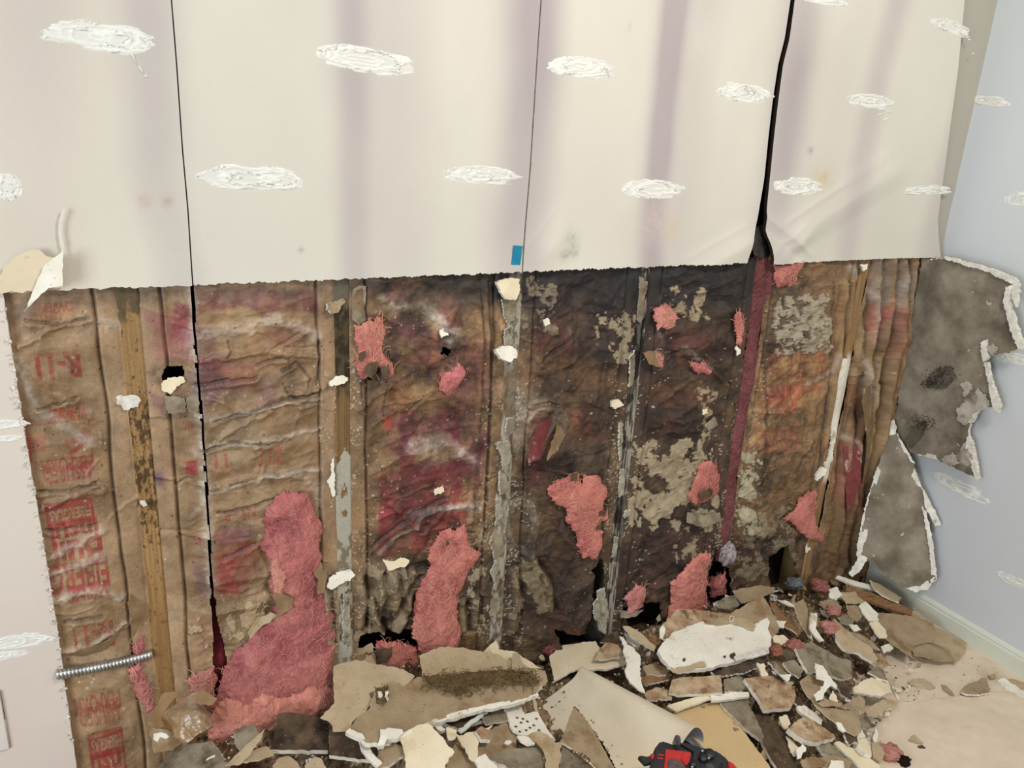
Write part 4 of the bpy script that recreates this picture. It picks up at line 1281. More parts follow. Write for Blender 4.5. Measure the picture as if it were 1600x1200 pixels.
def facing_y(x, z):
    """Depth of the paper at a place on the wall."""
    c = int(np.clip(np.searchsorted(GX, x), 0, NX - 1)); r = int(np.clip(np.searchsorted(GZ, z), 0, NZ - 1))
    return 0.006 - float(H[r, c])

# ------------------------------------------------------------------ studs with the plaster left on them
def make_stud(i, label, paint, y0=0.0):
    x0 = STUD[i]
    xs = np.linspace(-.019, .019, 22); zs = np.arange(0.038, 1.26, .0026)
    Xs, Zs = np.meshgrid(xs, zs)
    xw = Xs + x0
    px, py = project(xw, np.zeros_like(xw), Zs)
    grain = fbm(Xs * 420, Zs * 9, 30 + i, 3)
    rough = fbm(Xs * 60, Zs * 40, 40 + i, 4)
    col = np.zeros(Xs.shape + (3,)); h = 0.0012 * (grain - .5) + .0006 * (rough - .5)
    col, h = paint(px, py, Xs, Zs, grain, rough, h)
    # rounded arrises
    h = h - .003 * sstep(.015, .019, np.abs(Xs))
    V = np.stack([Xs, y0 - h, Zs], -1).reshape(-1, 3)
    F = grid_faces(len(zs), 22)
    C = col.reshape(-1, 3)
    base = len(V)
    vs = [V]; fs = [F]; cs = [C]
    for side, flip in ((0, 1), (21, 0)):
        e = V.reshape(len(zs), 22, 3)[:, side]; b = e.copy(); b[:, 1] = .089
        k = np.arange(len(zs) - 1) + base
        q = np.stack([k, k + 1, k + 1 + len(zs), k + len(zs)], 1)
        vs += [e, b]; fs.append(q if flip == 0 else q[:, ::-1]); cs += [col[:, side] * .8] * 2
        base += 2 * len(zs)
    o = mesh_np('wall_stud', np.concatenate(vs), np.concatenate(fs), M['stud'], wb, np.concatenate(cs))
    o.location = (x0, 0, 0)
    o['label'] = label
    return o


def mixc(c, a, col):
    a = np.clip(a, 0, 1)[..., None]
    return c * (1 - a) + lin(col) * a


def base_wood(c1, c2, grain):
    t = np.clip((grain - .35) / .3, 0, 1)[..., None]
    return lin(c1) * (1 - t) + lin(c2) * t


def p0(px, py, X, Z, g, r, h):
    c = base_wood((146, 112, 70), (170, 134, 90), g)
    c = mixc(c, sstep(700, 640, py) * .45, (150, 122, 84))
    mould = sstep(.50, .66, fbm(X * 170, Z * 95, 61, 6, .62) + .10 * sstep(600, 650, py) * sstep(830, 780, py) - .10 * sstep(640, 600, py) - .14 * sstep(830, 880, py))
    c = mixc(c, mould * .8, (46, 38, 28))
    clump = sstep(512, 492, py) * sstep(.3, .5, r + .25 * sstep(505, 470, py))
    c = mixc(c, clump * .9, (88, 78, 62)); h = h + clump * .004 * (r + .2)
    c = mixc(c, .5 * sstep(880, 1000, py), (140, 104, 62))
    return c, h


def p1(px, py, X, Z, g, r, h):
    c = base_wood((112, 88, 56), (134, 106, 70), g)
    c = mixc(c, sstep(630, 570, py) * .75, (62, 58, 44)); c = mixc(c, sstep(.45, .55, fbm(X * 90, Z * 50, 62, 4)) * sstep(640, 600, py) * .7, (38, 36, 32))
    n = fbm(X * 60, Z * 30, 63, 4)
    pl = sstep(.36, .40, n + .1 * sstep(712, 740, py) - .5 * sstep(728, 690, py))
    c = mixc(c, pl * .95, (176, 172, 156)); h = h + pl * .002
    c = mixc(c, sstep(.5, .58, fbm(X * 50, Z * 34, 64, 4)) * sstep(800, 830, py) * .7, (104, 86, 58))
    pl2 = sstep(490, 470, py) * .7
    c = mixc(c, pl2, (112, 108, 94))
    return c, h


def p2(px, py, X, Z, g, r, h):
    c = base_wood((112, 96, 76), (140, 124, 100), g)
    n = fbm(X * 55, Z * 22, 65, 5)
    pl = sstep(.42, .47, n + .06)
    c = mixc(c, pl * .9, (172, 166, 150)); h = h + pl * .002
    c = mixc(c, sstep(.5, .6, fbm(X * 130, Z * 60, 66, 4)) * .6, (70, 60, 50))
    c = mixc(c, sstep(480, 440, py) * .6, (58, 54, 50))
    c = mixc(c, sstep(560, 580, py) * sstep(660, 640, py) * .7, (108, 90, 68))
    return c, h


def p3(px, py, X, Z, g, r, h):
    c = base_wood((66, 60, 54), (104, 98, 88), g)
    c = mixc(c, sstep(620, 520, py) * .6, (36, 36, 38))
    n = fbm(X * 90, Z * 16, 67, 4)
    c = mixc(c, sstep(.52, .6, n + .14 * sstep(640, 760, py)) * .8, (168, 160, 144))
    cr = sstep(.60, .66, fbm(X * 300, Z * 6, 68, 3))
    c = mixc(c, cr * .8, (20, 18, 18)); h = h - cr * .003 + .003 * (fbm(X * 40, Z * 12, 69, 3) - .5)
    bl = sstep(.62, .66, fbm(X * 20, Z * 18, 70, 3))
    c = mixc(c, bl * .7, (26, 24, 24))
    return c, h


def p4(px, py, X, Z, g, r, h):
    c = base_wood((70, 54, 44), (92, 72, 58), g)
    return c, h


def p5(px, py, X, Z, g, r, h):
    c = base_wood((138, 108, 74), (164, 132, 92), g)
    n = fbm(X * 70, Z * 14, 71, 4)
    s = np.abs(X - .004 - .004 * (fbm(Z * 14, Z * 0, 72, 3) - .5))
    pl = sstep(.011, .008, s + .004 * (n - .5)) * sstep(545, 565, py) * sstep(760, 742, py)
    c = mixc(c, pl * .95, (226, 220, 204)); h = h + pl * .003
    c = mixc(c, sstep(560, 500, py) * .3, (120, 96, 66))
    return c, h


STUDS = [make_stud(0, 'golden brown stud speckled with black mould', p0), make_stud(1, 'olive and brown stud with a grey plaster strip lower down', p1, .001),
         make_stud(2, 'stud crusted with flaking grey white plaster', p2), make_stud(3, 'blackened rotten stud with cracked grey edges', p3),
         make_stud(4, 'dark stud set back behind the pink slit', p4, .045), make_stud(5, 'tan stud carrying a white plaster line', p5, -.003)]


def chip_on(i, pxs, y, face, edge, thick=.008, tilt=(0, 0), seed=0, bump=.004, lab=None):
    o = wall_plate_px('plaster_chip', pxs, y, thick, face, edge, None, tilt=tilt, seed=seed, bump=bump, cell=.007, jag=.0012, cell_j=.004)
    o.parent = STUDS[i]; o.location = Vector(o.location) - STUDS[i].location
    if lab: o['label'] = lab
    return o


WS, KS, GS, CS, TS, PL, GY = M['white_scrap'], M['kraft_scrap'], M['grey_scrap'], M['cream_scrap'], M['tan_scrap'], M['plaster'], M['gypsum']
chip_on(0, [(182, 622), (190, 618), (200, 619), (214, 618), (220, 626), (216, 636), (205, 638), (199, 642), (192, 636), (184, 633)], -.010, GY, GY, .010, (.1, .2), 1, .01)
chip_on(0, [(218, 783), (226, 782), (230, 789), (224, 792)], -.006, GY, GY, .005, (0, 0), 2)
chip_on(1, [(512, 474), (526, 470), (538, 466), (541, 472), (534, 478), (530, 488), (520, 490), (511, 484)], -.014, KS, GY, .008, (.2, .3), 3)
chip_on(1, [(514, 598), (522, 590), (535, 586), (544, 590), (540, 597), (528, 602), (516, 603)], -.014, WS, GY, .008, (0, .4), 4)
chip_on(1, [(518, 720), (522, 716), (524, 775), (520, 778), (514, 760), (511, 752), (517, 744)], -.010, WS, GY, .006, (-.3, 0), 5)
chip_on(1, [(511, 918), (514, 904), (530, 894), (548, 890), (556, 898), (548, 908), (534, 912), (520, 921)], -.022, WS, GY, .008, (0, .4), 6)
chip_on(1, [(536, 1000), (548, 1010), (545, 930), (536, 925)], -.005, PL, GY, .006, (0, 0), 7)
chip_on(2, [(775, 440), (796, 434), (811, 436), (812, 452), (806, 468), (790, 468), (782, 458)], -.020, CS, GY, .009, (.1, .2), 8)
chip_on(2, [(785, 468), (806, 468), (805, 500), (794, 506), (787, 494)], -.010, GS, GY, .007, (0, 0), 9)
chip_on(2, [(774, 546), (786, 540), (800, 541), (808, 548), (806, 560), (796, 566), (784, 561)], -.024, WS, GY, .012, (.1, .35), 10)
chip_on(2, [(787, 515), (800, 510), (800, 538), (788, 540)], -.006, PL, GY, .006, (0, 0), 11)
for k, (y_, hgt, x_, wd) in enumerate([(670, 30, 795, 16), (712, 36, 788, 18), (760, 30, 784, 16), (800, 36, 781, 17), (850, 34, 778, 18), (900, 36, 775, 16), (950, 40, 770, 15)]):
    ru = random.uniform
    chip_on(2, [(x_ - wd * ru(.1, .8), y_ - hgt * ru(.3, .8)), (x_ + wd * ru(.0, .6), y_ - hgt * ru(.5, .9)), (x_ + wd * ru(.2, .8), y_ + ru(-8, 8)), (x_ + wd * ru(-.1, .5), y_ + hgt * ru(.3, .8)), (x_ - wd * ru(.1, .5), y_ + hgt * ru(.2, .7)), (x_ - wd * ru(.2, .7), y_ + ru(-6, 8))],
            -.006 - .002 * (k % 3), PL if k % 2 else GS, GY, .006, (random.uniform(-.2, .2), random.uniform(-.1, .1)), 20 + k, .005)
chip_on(3, [(956, 627), (968, 624), (976, 632), (964, 640), (957, 636)], -.016, CS, GY, .008, (0, .2), 30)
for k, q in enumerate([[(970, 735), (976, 733), (974, 772), (966, 776)], [(968, 660), (974, 662), (972, 715), (968, 720)], [(960, 838), (966, 840), (962, 868), (956, 872)],
                       [(976, 800), (986, 796), (984, 806), (976, 810)], [(934, 925), (946, 920), (952, 960), (946, 990), (936, 985)], [(928, 945), (936, 935), (940, 975), (930, 968)],
                       [(1000, 432), (1012, 440), (1002, 505), (996, 500)], [(985, 560), (994, 548), (990, 600), (984, 606)]]):
    chip_on(3, q, -.005 - .003 * (k % 3), GS if k in (6, 7) else PL, GY, .006, (random.uniform(-.3, .3), 0), 31 + k, .004)
chip_on(5, [(1276, 742), (1286, 730), (1293, 732), (1290, 742), (1278, 752)], -.02, WS, GY, .008, (0, .2), 41)
chip_on(5, [(1346, 413), (1357, 412), (1356, 420), (1350, 424)], -.02, WS, GY, .006, (0, .2), 42)
chip_on(5, [(1310, 600), (1318, 560), (1325, 562), (1318, 604), (1304, 690), (1296, 700), (1300, 660)], -.010, WS, GY, .006, (0, 0), 43)
chip_on(5, [(1288, 725), (1302, 690), (1300, 718), (1290, 735)], -.008, WS, GY, .006, (0, 0), 44)

# loose crumbs of drywall caught on the facings
for k, (q, kk, mt, lab) in enumerate([
        ([(252, 600), (262, 590), (284, 588), (290, 596), (276, 604), (266, 616), (256, 612)], 1, CS, 'torn cream scrap caught in the saw slit'),
        ([(292, 622), (304, 616), (312, 630), (308, 648), (296, 644)], 1, GS, 'grey scrap beside the saw slit'),
        ([(256, 618), (288, 622), (292, 644), (262, 646)], 1, GS, 'folded grey scrap under the cream one'),
        ([(588, 870), (604, 866), (624, 870), (640, 876), (634, 886), (612, 892), (596, 894), (590, 884)], 2, CS, 'cracked cream scrap low on the paper'),
        ([(688, 516), (698, 514), (702, 524), (690, 528)], 2, WS, 'small white crumb'),
        ([(678, 764), (692, 760), (694, 768), (680, 774)], 2, CS, 'small cream crumb'),
        ([(848, 500), (856, 496), (860, 506), (852, 510)], 3, WS, 'white crumb'),
        ([(1148, 542), (1152, 538), (1158, 552), (1152, 556)], 4, WS, 'white crumb near the pink slit'),
        ([(1098, 640), (1104, 638), (1106, 646), (1098, 648)], 4, CS, 'pale crumb'),
        ([(1262, 846), (1268, 844), (1268, 858), (1260, 864)], 5, WS, 'white crumb near the floor'),
        ([(1102, 665), (1110, 658), (1124, 655), (1124, 662), (1108, 672)], 4, GS, None)]):
    cx = np.mean([p[0] for p in q]); cy = np.mean([p[1] for p in q])
    yv = facing_y(*on(cx, cy, 1, 0)[[0, 2]]) - .006
    o = wall_plate_px('plaster_chip', q, yv, .004, mt, GY, None, tilt=(random.uniform(-.2, .2), .3), seed=60 + k, bump=.003, cell=.007, cell_j=.004)
    o.parent = BATT[kk]; o.location = Vector(o.location) - BATT[kk].location
    if lab: o['label'] = lab

# curled tongues of torn facing
DK0 = M['dark_scrap']
M['facing_torn'] = mat_two('torn_facing', (150, 124, 90), (126, 100, 70), 30, .6, (196, 186, 168), 14, .6, .7, .3, spec=.5)
M['facing_red'] = mat_two('torn_red_facing', (134, 62, 62), (112, 46, 50), 26, .6, (186, 160, 144), 18, .58, .68, .3, spec=.5)
for k, (q, kk, y_, tl, mt) in enumerate([
        ([(552, 452), (562, 446), (572, 447), (572, 500), (560, 506), (551, 500)], 2, -.008, (0, .1), GS),
        ([(824, 724), (830, 690), (846, 662), (866, 648), (868, 662), (850, 690), (842, 716)], 3, -.024, (.5, .1), M['facing_red']),
        ([(854, 720), (862, 690), (872, 660), (882, 656), (884, 676), (872, 704)], 3, -.022, (.4, .2), M['facing_torn']),
        ([(1318, 690), (1330, 684), (1348, 710), (1342, 760), (1330, 792), (1324, 800)], 6, -.028, (-.4, .1), M['facing_red']),
        ([(1348, 612), (1362, 600), (1366, 700), (1352, 790), (1344, 796), (1352, 690)], 6, -.026, (.4, 0), M['facing_torn']),
        ([(1076, 800), (1100, 806), (1126, 800), (1128, 816), (1100, 824), (1074, 816)], 4, -.022, (0, .6), GS),
        ([(1004, 550), (1030, 548), (1040, 560), (1036, 572), (1016, 570)], 4, -.02, (.2, .3), M['facing_torn']),
        ([(968, 956), (990, 952), (1008, 954), (990, 964), (970, 966)], 4, -.018, (0, .5), GS),
        ([(200, 942), (222, 900), (224, 960), (212, 985), (196, 1010), (190, 1024), (206, 990)], 0, -.012, (.4, 0), M['facing_torn']),
        ([(100, 1024), (150, 1008), (198, 976), (206, 972), (160, 1014), (104, 1034)], 0, -.014, (0, -.5), M['facing_torn'])]):
    o = wall_plate_px('torn_paper', q, y_, .0012, mt, mt, None, tilt=tl, seed=90 + k, bump=.006, cell=.009)
    o.parent = BATT[kk]; o.location = Vector(o.location) - BATT[kk].location

# ------------------------------------------------------------------ tufts of pink glass wool
def tuft(name, pxs, y0, bulge, parent, seed=0, strands=120, col1=(206, 128, 116), col2=(170, 92, 90), col3=(230, 172, 150), warp=5, lab=None, flow=(0.25, 1.0), slen=.05):
    pl = np.array([on(p[0], p[1], 1, 0.0)[[0, 2]] for p in pxs])
    lo = pl.min(0) - .01; hi = pl.max(0) + .01
    st = .0024
    gx = np.arange(lo[0], hi[0], st); gz = np.arange(lo[1], hi[1], st)
    Xg, Zg = np.meshgrid(gx, gz)
    wv = warp * .0024
    xx = Xg + wv * 2 * (fbm(Xg * 45 + seed, Zg * 45, 400 + seed, 3) - .5); zz_ = Zg + wv * 2 * (fbm(Xg * 45, Zg * 45 + seed, 410 + seed, 3) - .5)
    sd = poly_sd(xx, zz_, pl)
    ins = np.clip(-sd, 0, None)
    ang = math.atan2(flow[1], flow[0])
    ur = Xg * math.cos(ang) + Zg * math.sin(ang); vr = -Xg * math.sin(ang) + Zg * math.cos(ang)
    wq = fbm(Xg * 14, Zg * 14, 425 + seed, 3) - .5
    fibr = ridged(vr * 60 + wq * 16, ur * 22 + wq * 12, 420 + seed, 4)
    fib2 = ridged(vr * 150 + wq * 30, ur * 40 + wq * 24, 440 + seed, 2)
    lump = fbm(Xg * 15, Zg * 15, 430 + seed, 4)
    hgt = bulge * (1 - np.exp(-ins / (bulge * .8))) * (.35 + 1.3 * lump) + (.0034 * (fibr - .4) + .0016 * (fib2 - .4)) * sstep(0, .004, ins)
    t = np.clip((lump - .3) / .4, 0, 1)[..., None]; f = np.clip((.6 * fibr + .4 * fib2 - .35) * 1.6, 0, 1)[..., None] * .7
    c = lin(col2) * (1 - t) + lin(col1) * t
    c = c * (1 - f) + lin(col3) * f  # raised fibres lighter, hollows darker: highlight and shade put into the colour
    V = np.stack([Xg, y0 - hgt, Zg], -1).reshape(-1, 3)
    F = grid_faces(len(gz), len(gx))
    ok = (sd.reshape(-1) < .0)
    F = F[ok[F].all(1)]
    used = np.zeros(len(V), bool); used[F] = True
    idx = np.cumsum(used) - 1
    Vt = [V[used]]; Ct = [c.reshape(-1, 3)[used]]; Ft = [idx[F]]
    # loose strands standing off the surface
    base = len(Vt[0])
    cand = np.where(ok & (ins.reshape(-1) > .001))[0]
    if len(cand):
        rg = np.random.default_rng(900 + seed)
        for s in range(int(strands * 2.2)):
            q = cand[rg.integers(len(cand))]
            p = V[q].copy(); a = ang + rg.normal(0, .8); L_ = slen * rg.uniform(.3, 1.2)
            n = 7
            cv = rg.normal(0, 1) * 60
            pts = []
            for k in range(n):
                pts.append(p.copy())
                a += cv * L_ / n
                p = p + np.array([math.cos(a), 0, math.sin(a)]) * L_ / n
                p[1] += rg.normal(-.0004, .0014)
            pts = np.array(pts)
            # follow the surface
            ci = np.clip(((pts[:, 0] - gx[0]) / st).astype(int), 0, len(gx) - 1); ri = np.clip(((pts[:, 2] - gz[0]) / st).astype(int), 0, len(gz) - 1)
            insd = sd[ri, ci] < (-.0012 if s % 7 else .002)
            if insd.sum() < 4:
                continue
            pts[:, 1] = y0 - hgt[ri, ci] - .0012 - np.abs(rg.normal(0, .0015)) * np.sin(np.linspace(0, np.pi, n))
            wd = rg.uniform(.00025, .0007)
            off = np.array([-math.sin(a), 0, math.cos(a)]) * wd
            mid = np.array([0, -wd * .8, 0])
            vv = np.concatenate([pts - off, pts + mid, pts + off])
            k = np.arange(n - 1)
            ff = np.concatenate([np.stack([k, k + 1, k + 1 + n, k + n], 1), np.stack([k + n, k + 1 + n, k + 1 + 2 * n, k + 2 * n], 1)]) + base
            m = rg.uniform(.2, 1)
            cc_ = lin(col1) * (1 - m) + lin(col3) * m
            Vt.append(vv); Ct.append(np.repeat(cc_[None], len(vv), 0)); Ft.append(ff); base += len(vv)
    Va = np.concatenate(Vt)
    if parent is not None:
        Va = Va - np.array(parent.location)
    o = mesh_np(name, Va, np.concatenate(Ft), M['fiber'], parent, np.concatenate(Ct))
    if lab:
        o['label'] = lab
    return o


tuft('glass_wool', [(418, 785), (432, 770), (450, 764), (482, 766), (492, 797), (502, 830), (500, 860), (500, 900), (500, 922), (508, 940), (520, 957), (521, 1005), (518, 1055), (522, 1095),
                    (470, 1114), (430, 1125), (380, 1150), (340, 1140), (330, 1100), (346, 1060), (360, 1020), (396, 984), (420, 958), (430, 940), (422, 925), (420, 900), (416, 870), (406, 848), (412, 820)],
     -.006, .020, BATT[1], 1, 380, col1=(192, 116, 112), col2=(152, 80, 84), col3=(216, 156, 144), lab='largest pink glass wool mass, spilling from the torn paper')
tuft('glass_wool', [(330, 1096), (350, 1074), (384, 1088), (410, 1068), (448, 1082), (478, 1058), (520, 1068), (524, 1098), (480, 1112), (430, 1128), (400, 1160), (360, 1190), (320, 1150)], -.024, .030, BATT[1], 2, 160, col1=(216, 146, 130), col2=(186, 110, 104), lab='pale pink wool bulging at the foot of the batt')
tuft('glass_wool', [(290, 1060), (318, 1042), (336, 1030), (336, 1085), (322, 1100), (296, 1090)], -.008, .010, BATT[1], 3, 30, col1=(214, 160, 152))
tuft('glass_wool', [(668, 855), (690, 822), (722, 818), (735, 850), (748, 862), (735, 885), (722, 905), (712, 930), (712, 965), (722, 985), (715, 1000), (705, 1022), (660, 1024), (642, 990), (640, 945), (650, 915), (665, 890)],
     -.010, .018, BATT[2], 4, 220, lab='tall pink wool plume in the torn paper')
tuft('glass_wool', [(582, 1003), (600, 1000), (625, 1006), (650, 1012), (658, 1030), (640, 1052), (600, 1045)], .004, .02, BATT[2], 5, 50, col2=(160, 66, 76))
tuft('glass_wool', [(551, 506), (570, 500), (596, 494), (600, 520), (590, 540), (605, 555), (616, 575), (608, 592), (590, 574), (570, 592), (552, 576)], -.008, .010, BATT[2], 6, 80)
tuft('glass_wool', [(690, 580), (715, 563), (726, 580), (715, 600), (690, 618), (680, 605)], -.012, .010, BATT[2], 7, 40, col1=(214, 120, 130))
tuft('glass_wool', [(851, 757), (882, 740), (895, 732), (905, 750), (910, 738), (930, 735), (945, 762), (940, 790), (947, 807), (930, 817), (938, 826), (936, 857), (930, 872), (907, 865), (897, 852), (895, 830), (882, 812), (880, 792), (860, 780)],
     -.010, .016, BATT[3], 8, 190, lab='pink wool showing through a ragged hole')
tuft('glass_wool', [(1108, 858), (1101, 890), (1100, 920), (1103, 945), (1080, 962), (1035, 968), (1045, 935), (1042, 910), (1060, 890), (1085, 862)], -.012, .018, BATT[4], 9, 110)
tuft('glass_wool', [(1090, 722), (1110, 715), (1120, 740), (1119, 768), (1080, 792), (1070, 775), (1080, 745)], -.008, .008, BATT[4], 10, 40, col1=(198, 120, 112), col2=(160, 84, 80))
tuft('glass_wool', [(1014, 480), (1035, 472), (1050, 490), (1047, 510), (1020, 512)], -.014, .012, BATT[4], 11, 40, col1=(220, 150, 140))
tuft('glass_wool', [(1142, 490), (1150, 480), (1160, 505), (1152, 540), (1144, 536)], -.012, .008, BATT[4], 12, 20)
tuft('glass_wool', [(968, 935), (985, 912), (1005, 913), (1000, 945), (980, 956)], -.012, .012, BATT[4], 13, 30, col1=(200, 128, 126), col2=(150, 84, 88))
tuft('glass_wool', [(1072, 560), (1100, 566), (1108, 578), (1084, 584)], -.014, .008, BATT[4], 17, 14, col1=(200, 120, 124))
tuft('glass_wool', [(1219, 807), (1237, 790), (1247, 772), (1257, 763), (1272, 770), (1270, 790), (1267, 810), (1282, 842), (1275, 846), (1250, 837), (1232, 817)], -.012, .014, BATT[5], 14, 70)
tuft('glass_wool', [(1180, 398), (1258, 396), (1246, 424), (1232, 440), (1216, 446), (1204, 470), (1192, 520), (1182, 600), (1170, 660), (1156, 740), (1146, 830), (1136, 880), (1120, 880), (1130, 780), (1142, 700), (1158, 610), (1170, 520), (1176, 450)],
     .010, .016, BATT[5], 15, 160, col1=(122, 74, 74), col2=(98, 54, 56), col3=(150, 102, 98), warp=2, lab='long mauve pink strip of wool showing through the slit', flow=(.1, 1), slen=.09)
tuft('glass_wool', [(1200, 412), (1256, 400), (1244, 424), (1232, 442), (1206, 448)], -.012, .012, BATT[5], 16, 60, col1=(186, 112, 106), col2=(146, 80, 82), flow=(1, .5))
tuft('glass_wool', [(1112, 905), (1136, 896), (1140, 930), (1112, 940)], .012, .014, BATT[4], 18, 20, col1=(170, 90, 92), col2=(120, 64, 70))
tuft('glass_wool', [(200, 1040), (226, 1034), (238, 1080), (241, 1102), (230, 1117), (214, 1086)], -.002, .012, BATT[0], 19, 50, col1=(196, 116, 124), col2=(160, 84, 96), flow=(.2, 1))
tuft('glass_wool', [(206, 1006), (226, 984), (226, 1020), (204, 1020)], .0, .008, BATT[0], 20, 14, col1=(170, 92, 104), col2=(140, 70, 84))

tuft('glass_wool', [(326, 925), (344, 925), (360, 1000), (372, 1090), (330, 1100)], .030, .012, BATT[1], 21, 20, col1=(122, 48, 54), col2=(92, 34, 40), col3=(140, 62, 66), warp=1)
tuft('glass_wool', [(420, 856), (440, 862), (446, 900), (446, 928), (432, 934), (424, 900)], -.016, .012, BATT[1], 22, 40, col1=(216, 150, 138), col2=(190, 116, 108))
tuft('glass_wool', [(1006, 545), (1024, 550), (1034, 565), (1026, 572), (1014, 562)], -.014, .008, BATT[4], 23, 20, col1=(186, 130, 116), col2=(150, 100, 90))
tuft('glass_wool', [(1040, 470), (1048, 490), (1046, 508), (1030, 512), (1022, 490)], -.018, .012, BATT[4], 24, 40, col1=(214, 150, 134))
for k, (q, y_, mt_) in enumerate([([(424, 930), (440, 924), (458, 934), (456, 948), (440, 960), (428, 968), (436, 950)], -.030, M['facing_torn']), ([(400, 972), (424, 958), (436, 962), (412, 980), (392, 1000), (388, 990)], -.028, M['tan_scrap']),
                                  ([(484, 884), (500, 876), (512, 900), (506, 926), (496, 930), (498, 906)], -.026, M['facing_torn'])]):
    o = wall_plate_px('torn_paper', q, y_, .0012, mt_, mt_, None, tilt=(.1, .2), seed=190 + k, bump=.006, cell=.008)
    o.parent = BATT[1]; o.location = Vector(o.location) - BATT[1].location
# dark scraps of facing left on the wool
for k, (q, kk, y_) in enumerate([([(559, 552), (568, 548), (572, 556), (564, 566), (558, 562)], 2, -.022), ([(572, 570), (584, 562), (594, 566), (588, 582), (580, 592), (566, 582)], 2, -.024),
                                 ([(598, 564), (608, 568), (608, 588), (600, 596), (596, 580)], 2, -.022), ([(586, 1012), (600, 1014), (612, 1010), (612, 1024), (604, 1036), (590, 1034)], 2, -.018),
                                 ([(634, 1030), (646, 1030), (642, 1042), (634, 1046)], 2, -.018), ([(1090, 770), (1108, 762), (1112, 772), (1094, 784)], 4, -.020), ([(932, 794), (946, 798), (944, 806), (934, 806)], 3, -.022),
                                 ([(928, 818), (942, 816), (938, 828), (928, 830)], 3, -.022), ([(890, 742), (902, 738), (900, 752), (892, 752)], 3, -.020), ([(696, 846), (700, 844), (702, 850), (698, 854)], 2, -.036)]):
    o = wall_plate_px('torn_paper', q, y_, .0012, DK0, DK0, None, tilt=(.1, .3), seed=170 + k, bump=.005, cell=.007)
    o.parent = BATT[kk]; o.location = Vector(o.location) - BATT[kk].location

# ------------------------------------------------------------------ flexible metal conduit
bm = bmesh.new()
a = on(88, 1054, 1, -.016); b = on(236, 1022, 1, -.002)
a = Vector(a); b = Vector(b); ax = (b - a).normalized(); L_ = (b - a).length
u = ax.cross(Vector((0, 0, 1))).normalized(); v = ax.cross(u)
n, turns, seg = 18, 26, 8
rings = []
NS = turns * seg
for k in range(NS + 1):
    ring = []
    for j in range(n):
        th = 2 * math.pi * j / n
        ph = (k / seg - j / n) % 1.0
        r = .0092 + .0024 * math.sin(math.pi * ph) ** .7
        sag = -.004 * math.sin(math.pi * k / NS)
        ring.append(bm.verts.new(a + ax * (L_ * k / NS) + u * r * math.cos(th) + v * r * math.sin(th) + Vector((0, 0, sag))))
    rings.append(ring)
for k in range(NS):
    for j in range(n):
        bm.faces.new((rings[k][j], rings[k + 1][j], rings[k + 1][(j + 1) % n], rings[k][(j + 1) % n]))
bmesh.ops.recalc_face_normals(bm, faces=bm.faces)
tag(mesh_bm('flexible_conduit', bm, M['metal'], None, True), 'ribbed silver flexible conduit crossing the leftmost bay into the bare stud', 'conduit')

# ------------------------------------------------------------------ grey boards hanging off the corner
def swing_board(name, label, pts3, normal, face, edge, thick, seed, group=None, **kw):
    o = plate(name, pts3, normal, thick, face, edge, None, seed=seed, **kw)
    tag(o, label, 'drywall', group)
    return o


M['grey_back'] = mat_two('grey_back_paper', (156, 148, 132), (122, 114, 98), 12, .9, (100, 92, 78), 7, .46, .66, .35, speck=(186, 178, 162), speck_scale=36, speck_t=.79)
# the torn lower sheet swung round its corner tape until it lies near the side wall, back paper outwards
h0 = np.array(on(1440, 404, 1, -.004)); hb = np.array(on(1388, 690, 1, -.004))
far = np.array(on(1588, 437, 0, XR_ - .075))
nrm_ = np.cross(far - h0, hb - h0); nrm_ /= np.linalg.norm(nrm_)
if nrm_[0] > 0:
    nrm_ = -nrm_


def on_plane(px, py, p0, n):
    r = ray(px, py)
    return CAM + (((p0 - CAM) @ n) / (r @ n)) * r


out = [(1440, 404), (1478, 406), (1530, 420), (1584, 440), (1576, 450), (1572, 464), (1580, 500), (1590, 530), (1598, 545), (1584, 548), (1566, 552), (1545, 556), (1536, 570), (1542, 590), (1552, 612),
       (1558, 642), (1540, 634), (1520, 640), (1514, 660), (1512, 690), (1520, 720), (1528, 748), (1510, 740), (1480, 724), (1462, 716), (1440, 710), (1422, 706), (1412, 690), (1402, 670), (1398, 660), (1410, 560), (1425, 480)]
g = tag(empty('hanging_drywall', tuple(h0)), 'large grey backed drywall piece hanging from the corner against the side wall', 'drywall')
o = plate('board', [on_plane(p[0], p[1], h0, nrm_) for p in out], nrm_, .012, M['grey_back'], GY, None, seed=3, cell=.022, bump=.0025, jag=.0018)
o.parent = g; o.location = Vector(o.location) - g.location
M['rim'] = mat_two('broken_gypsum', (238, 236, 226), (206, 204, 194), 40, .95, (150, 140, 120), 26, .62, .74, .5)
M['fuzz_black'] = mat_two('black_mould', (70, 66, 58), (44, 42, 38), 60, .95, bump=.6)
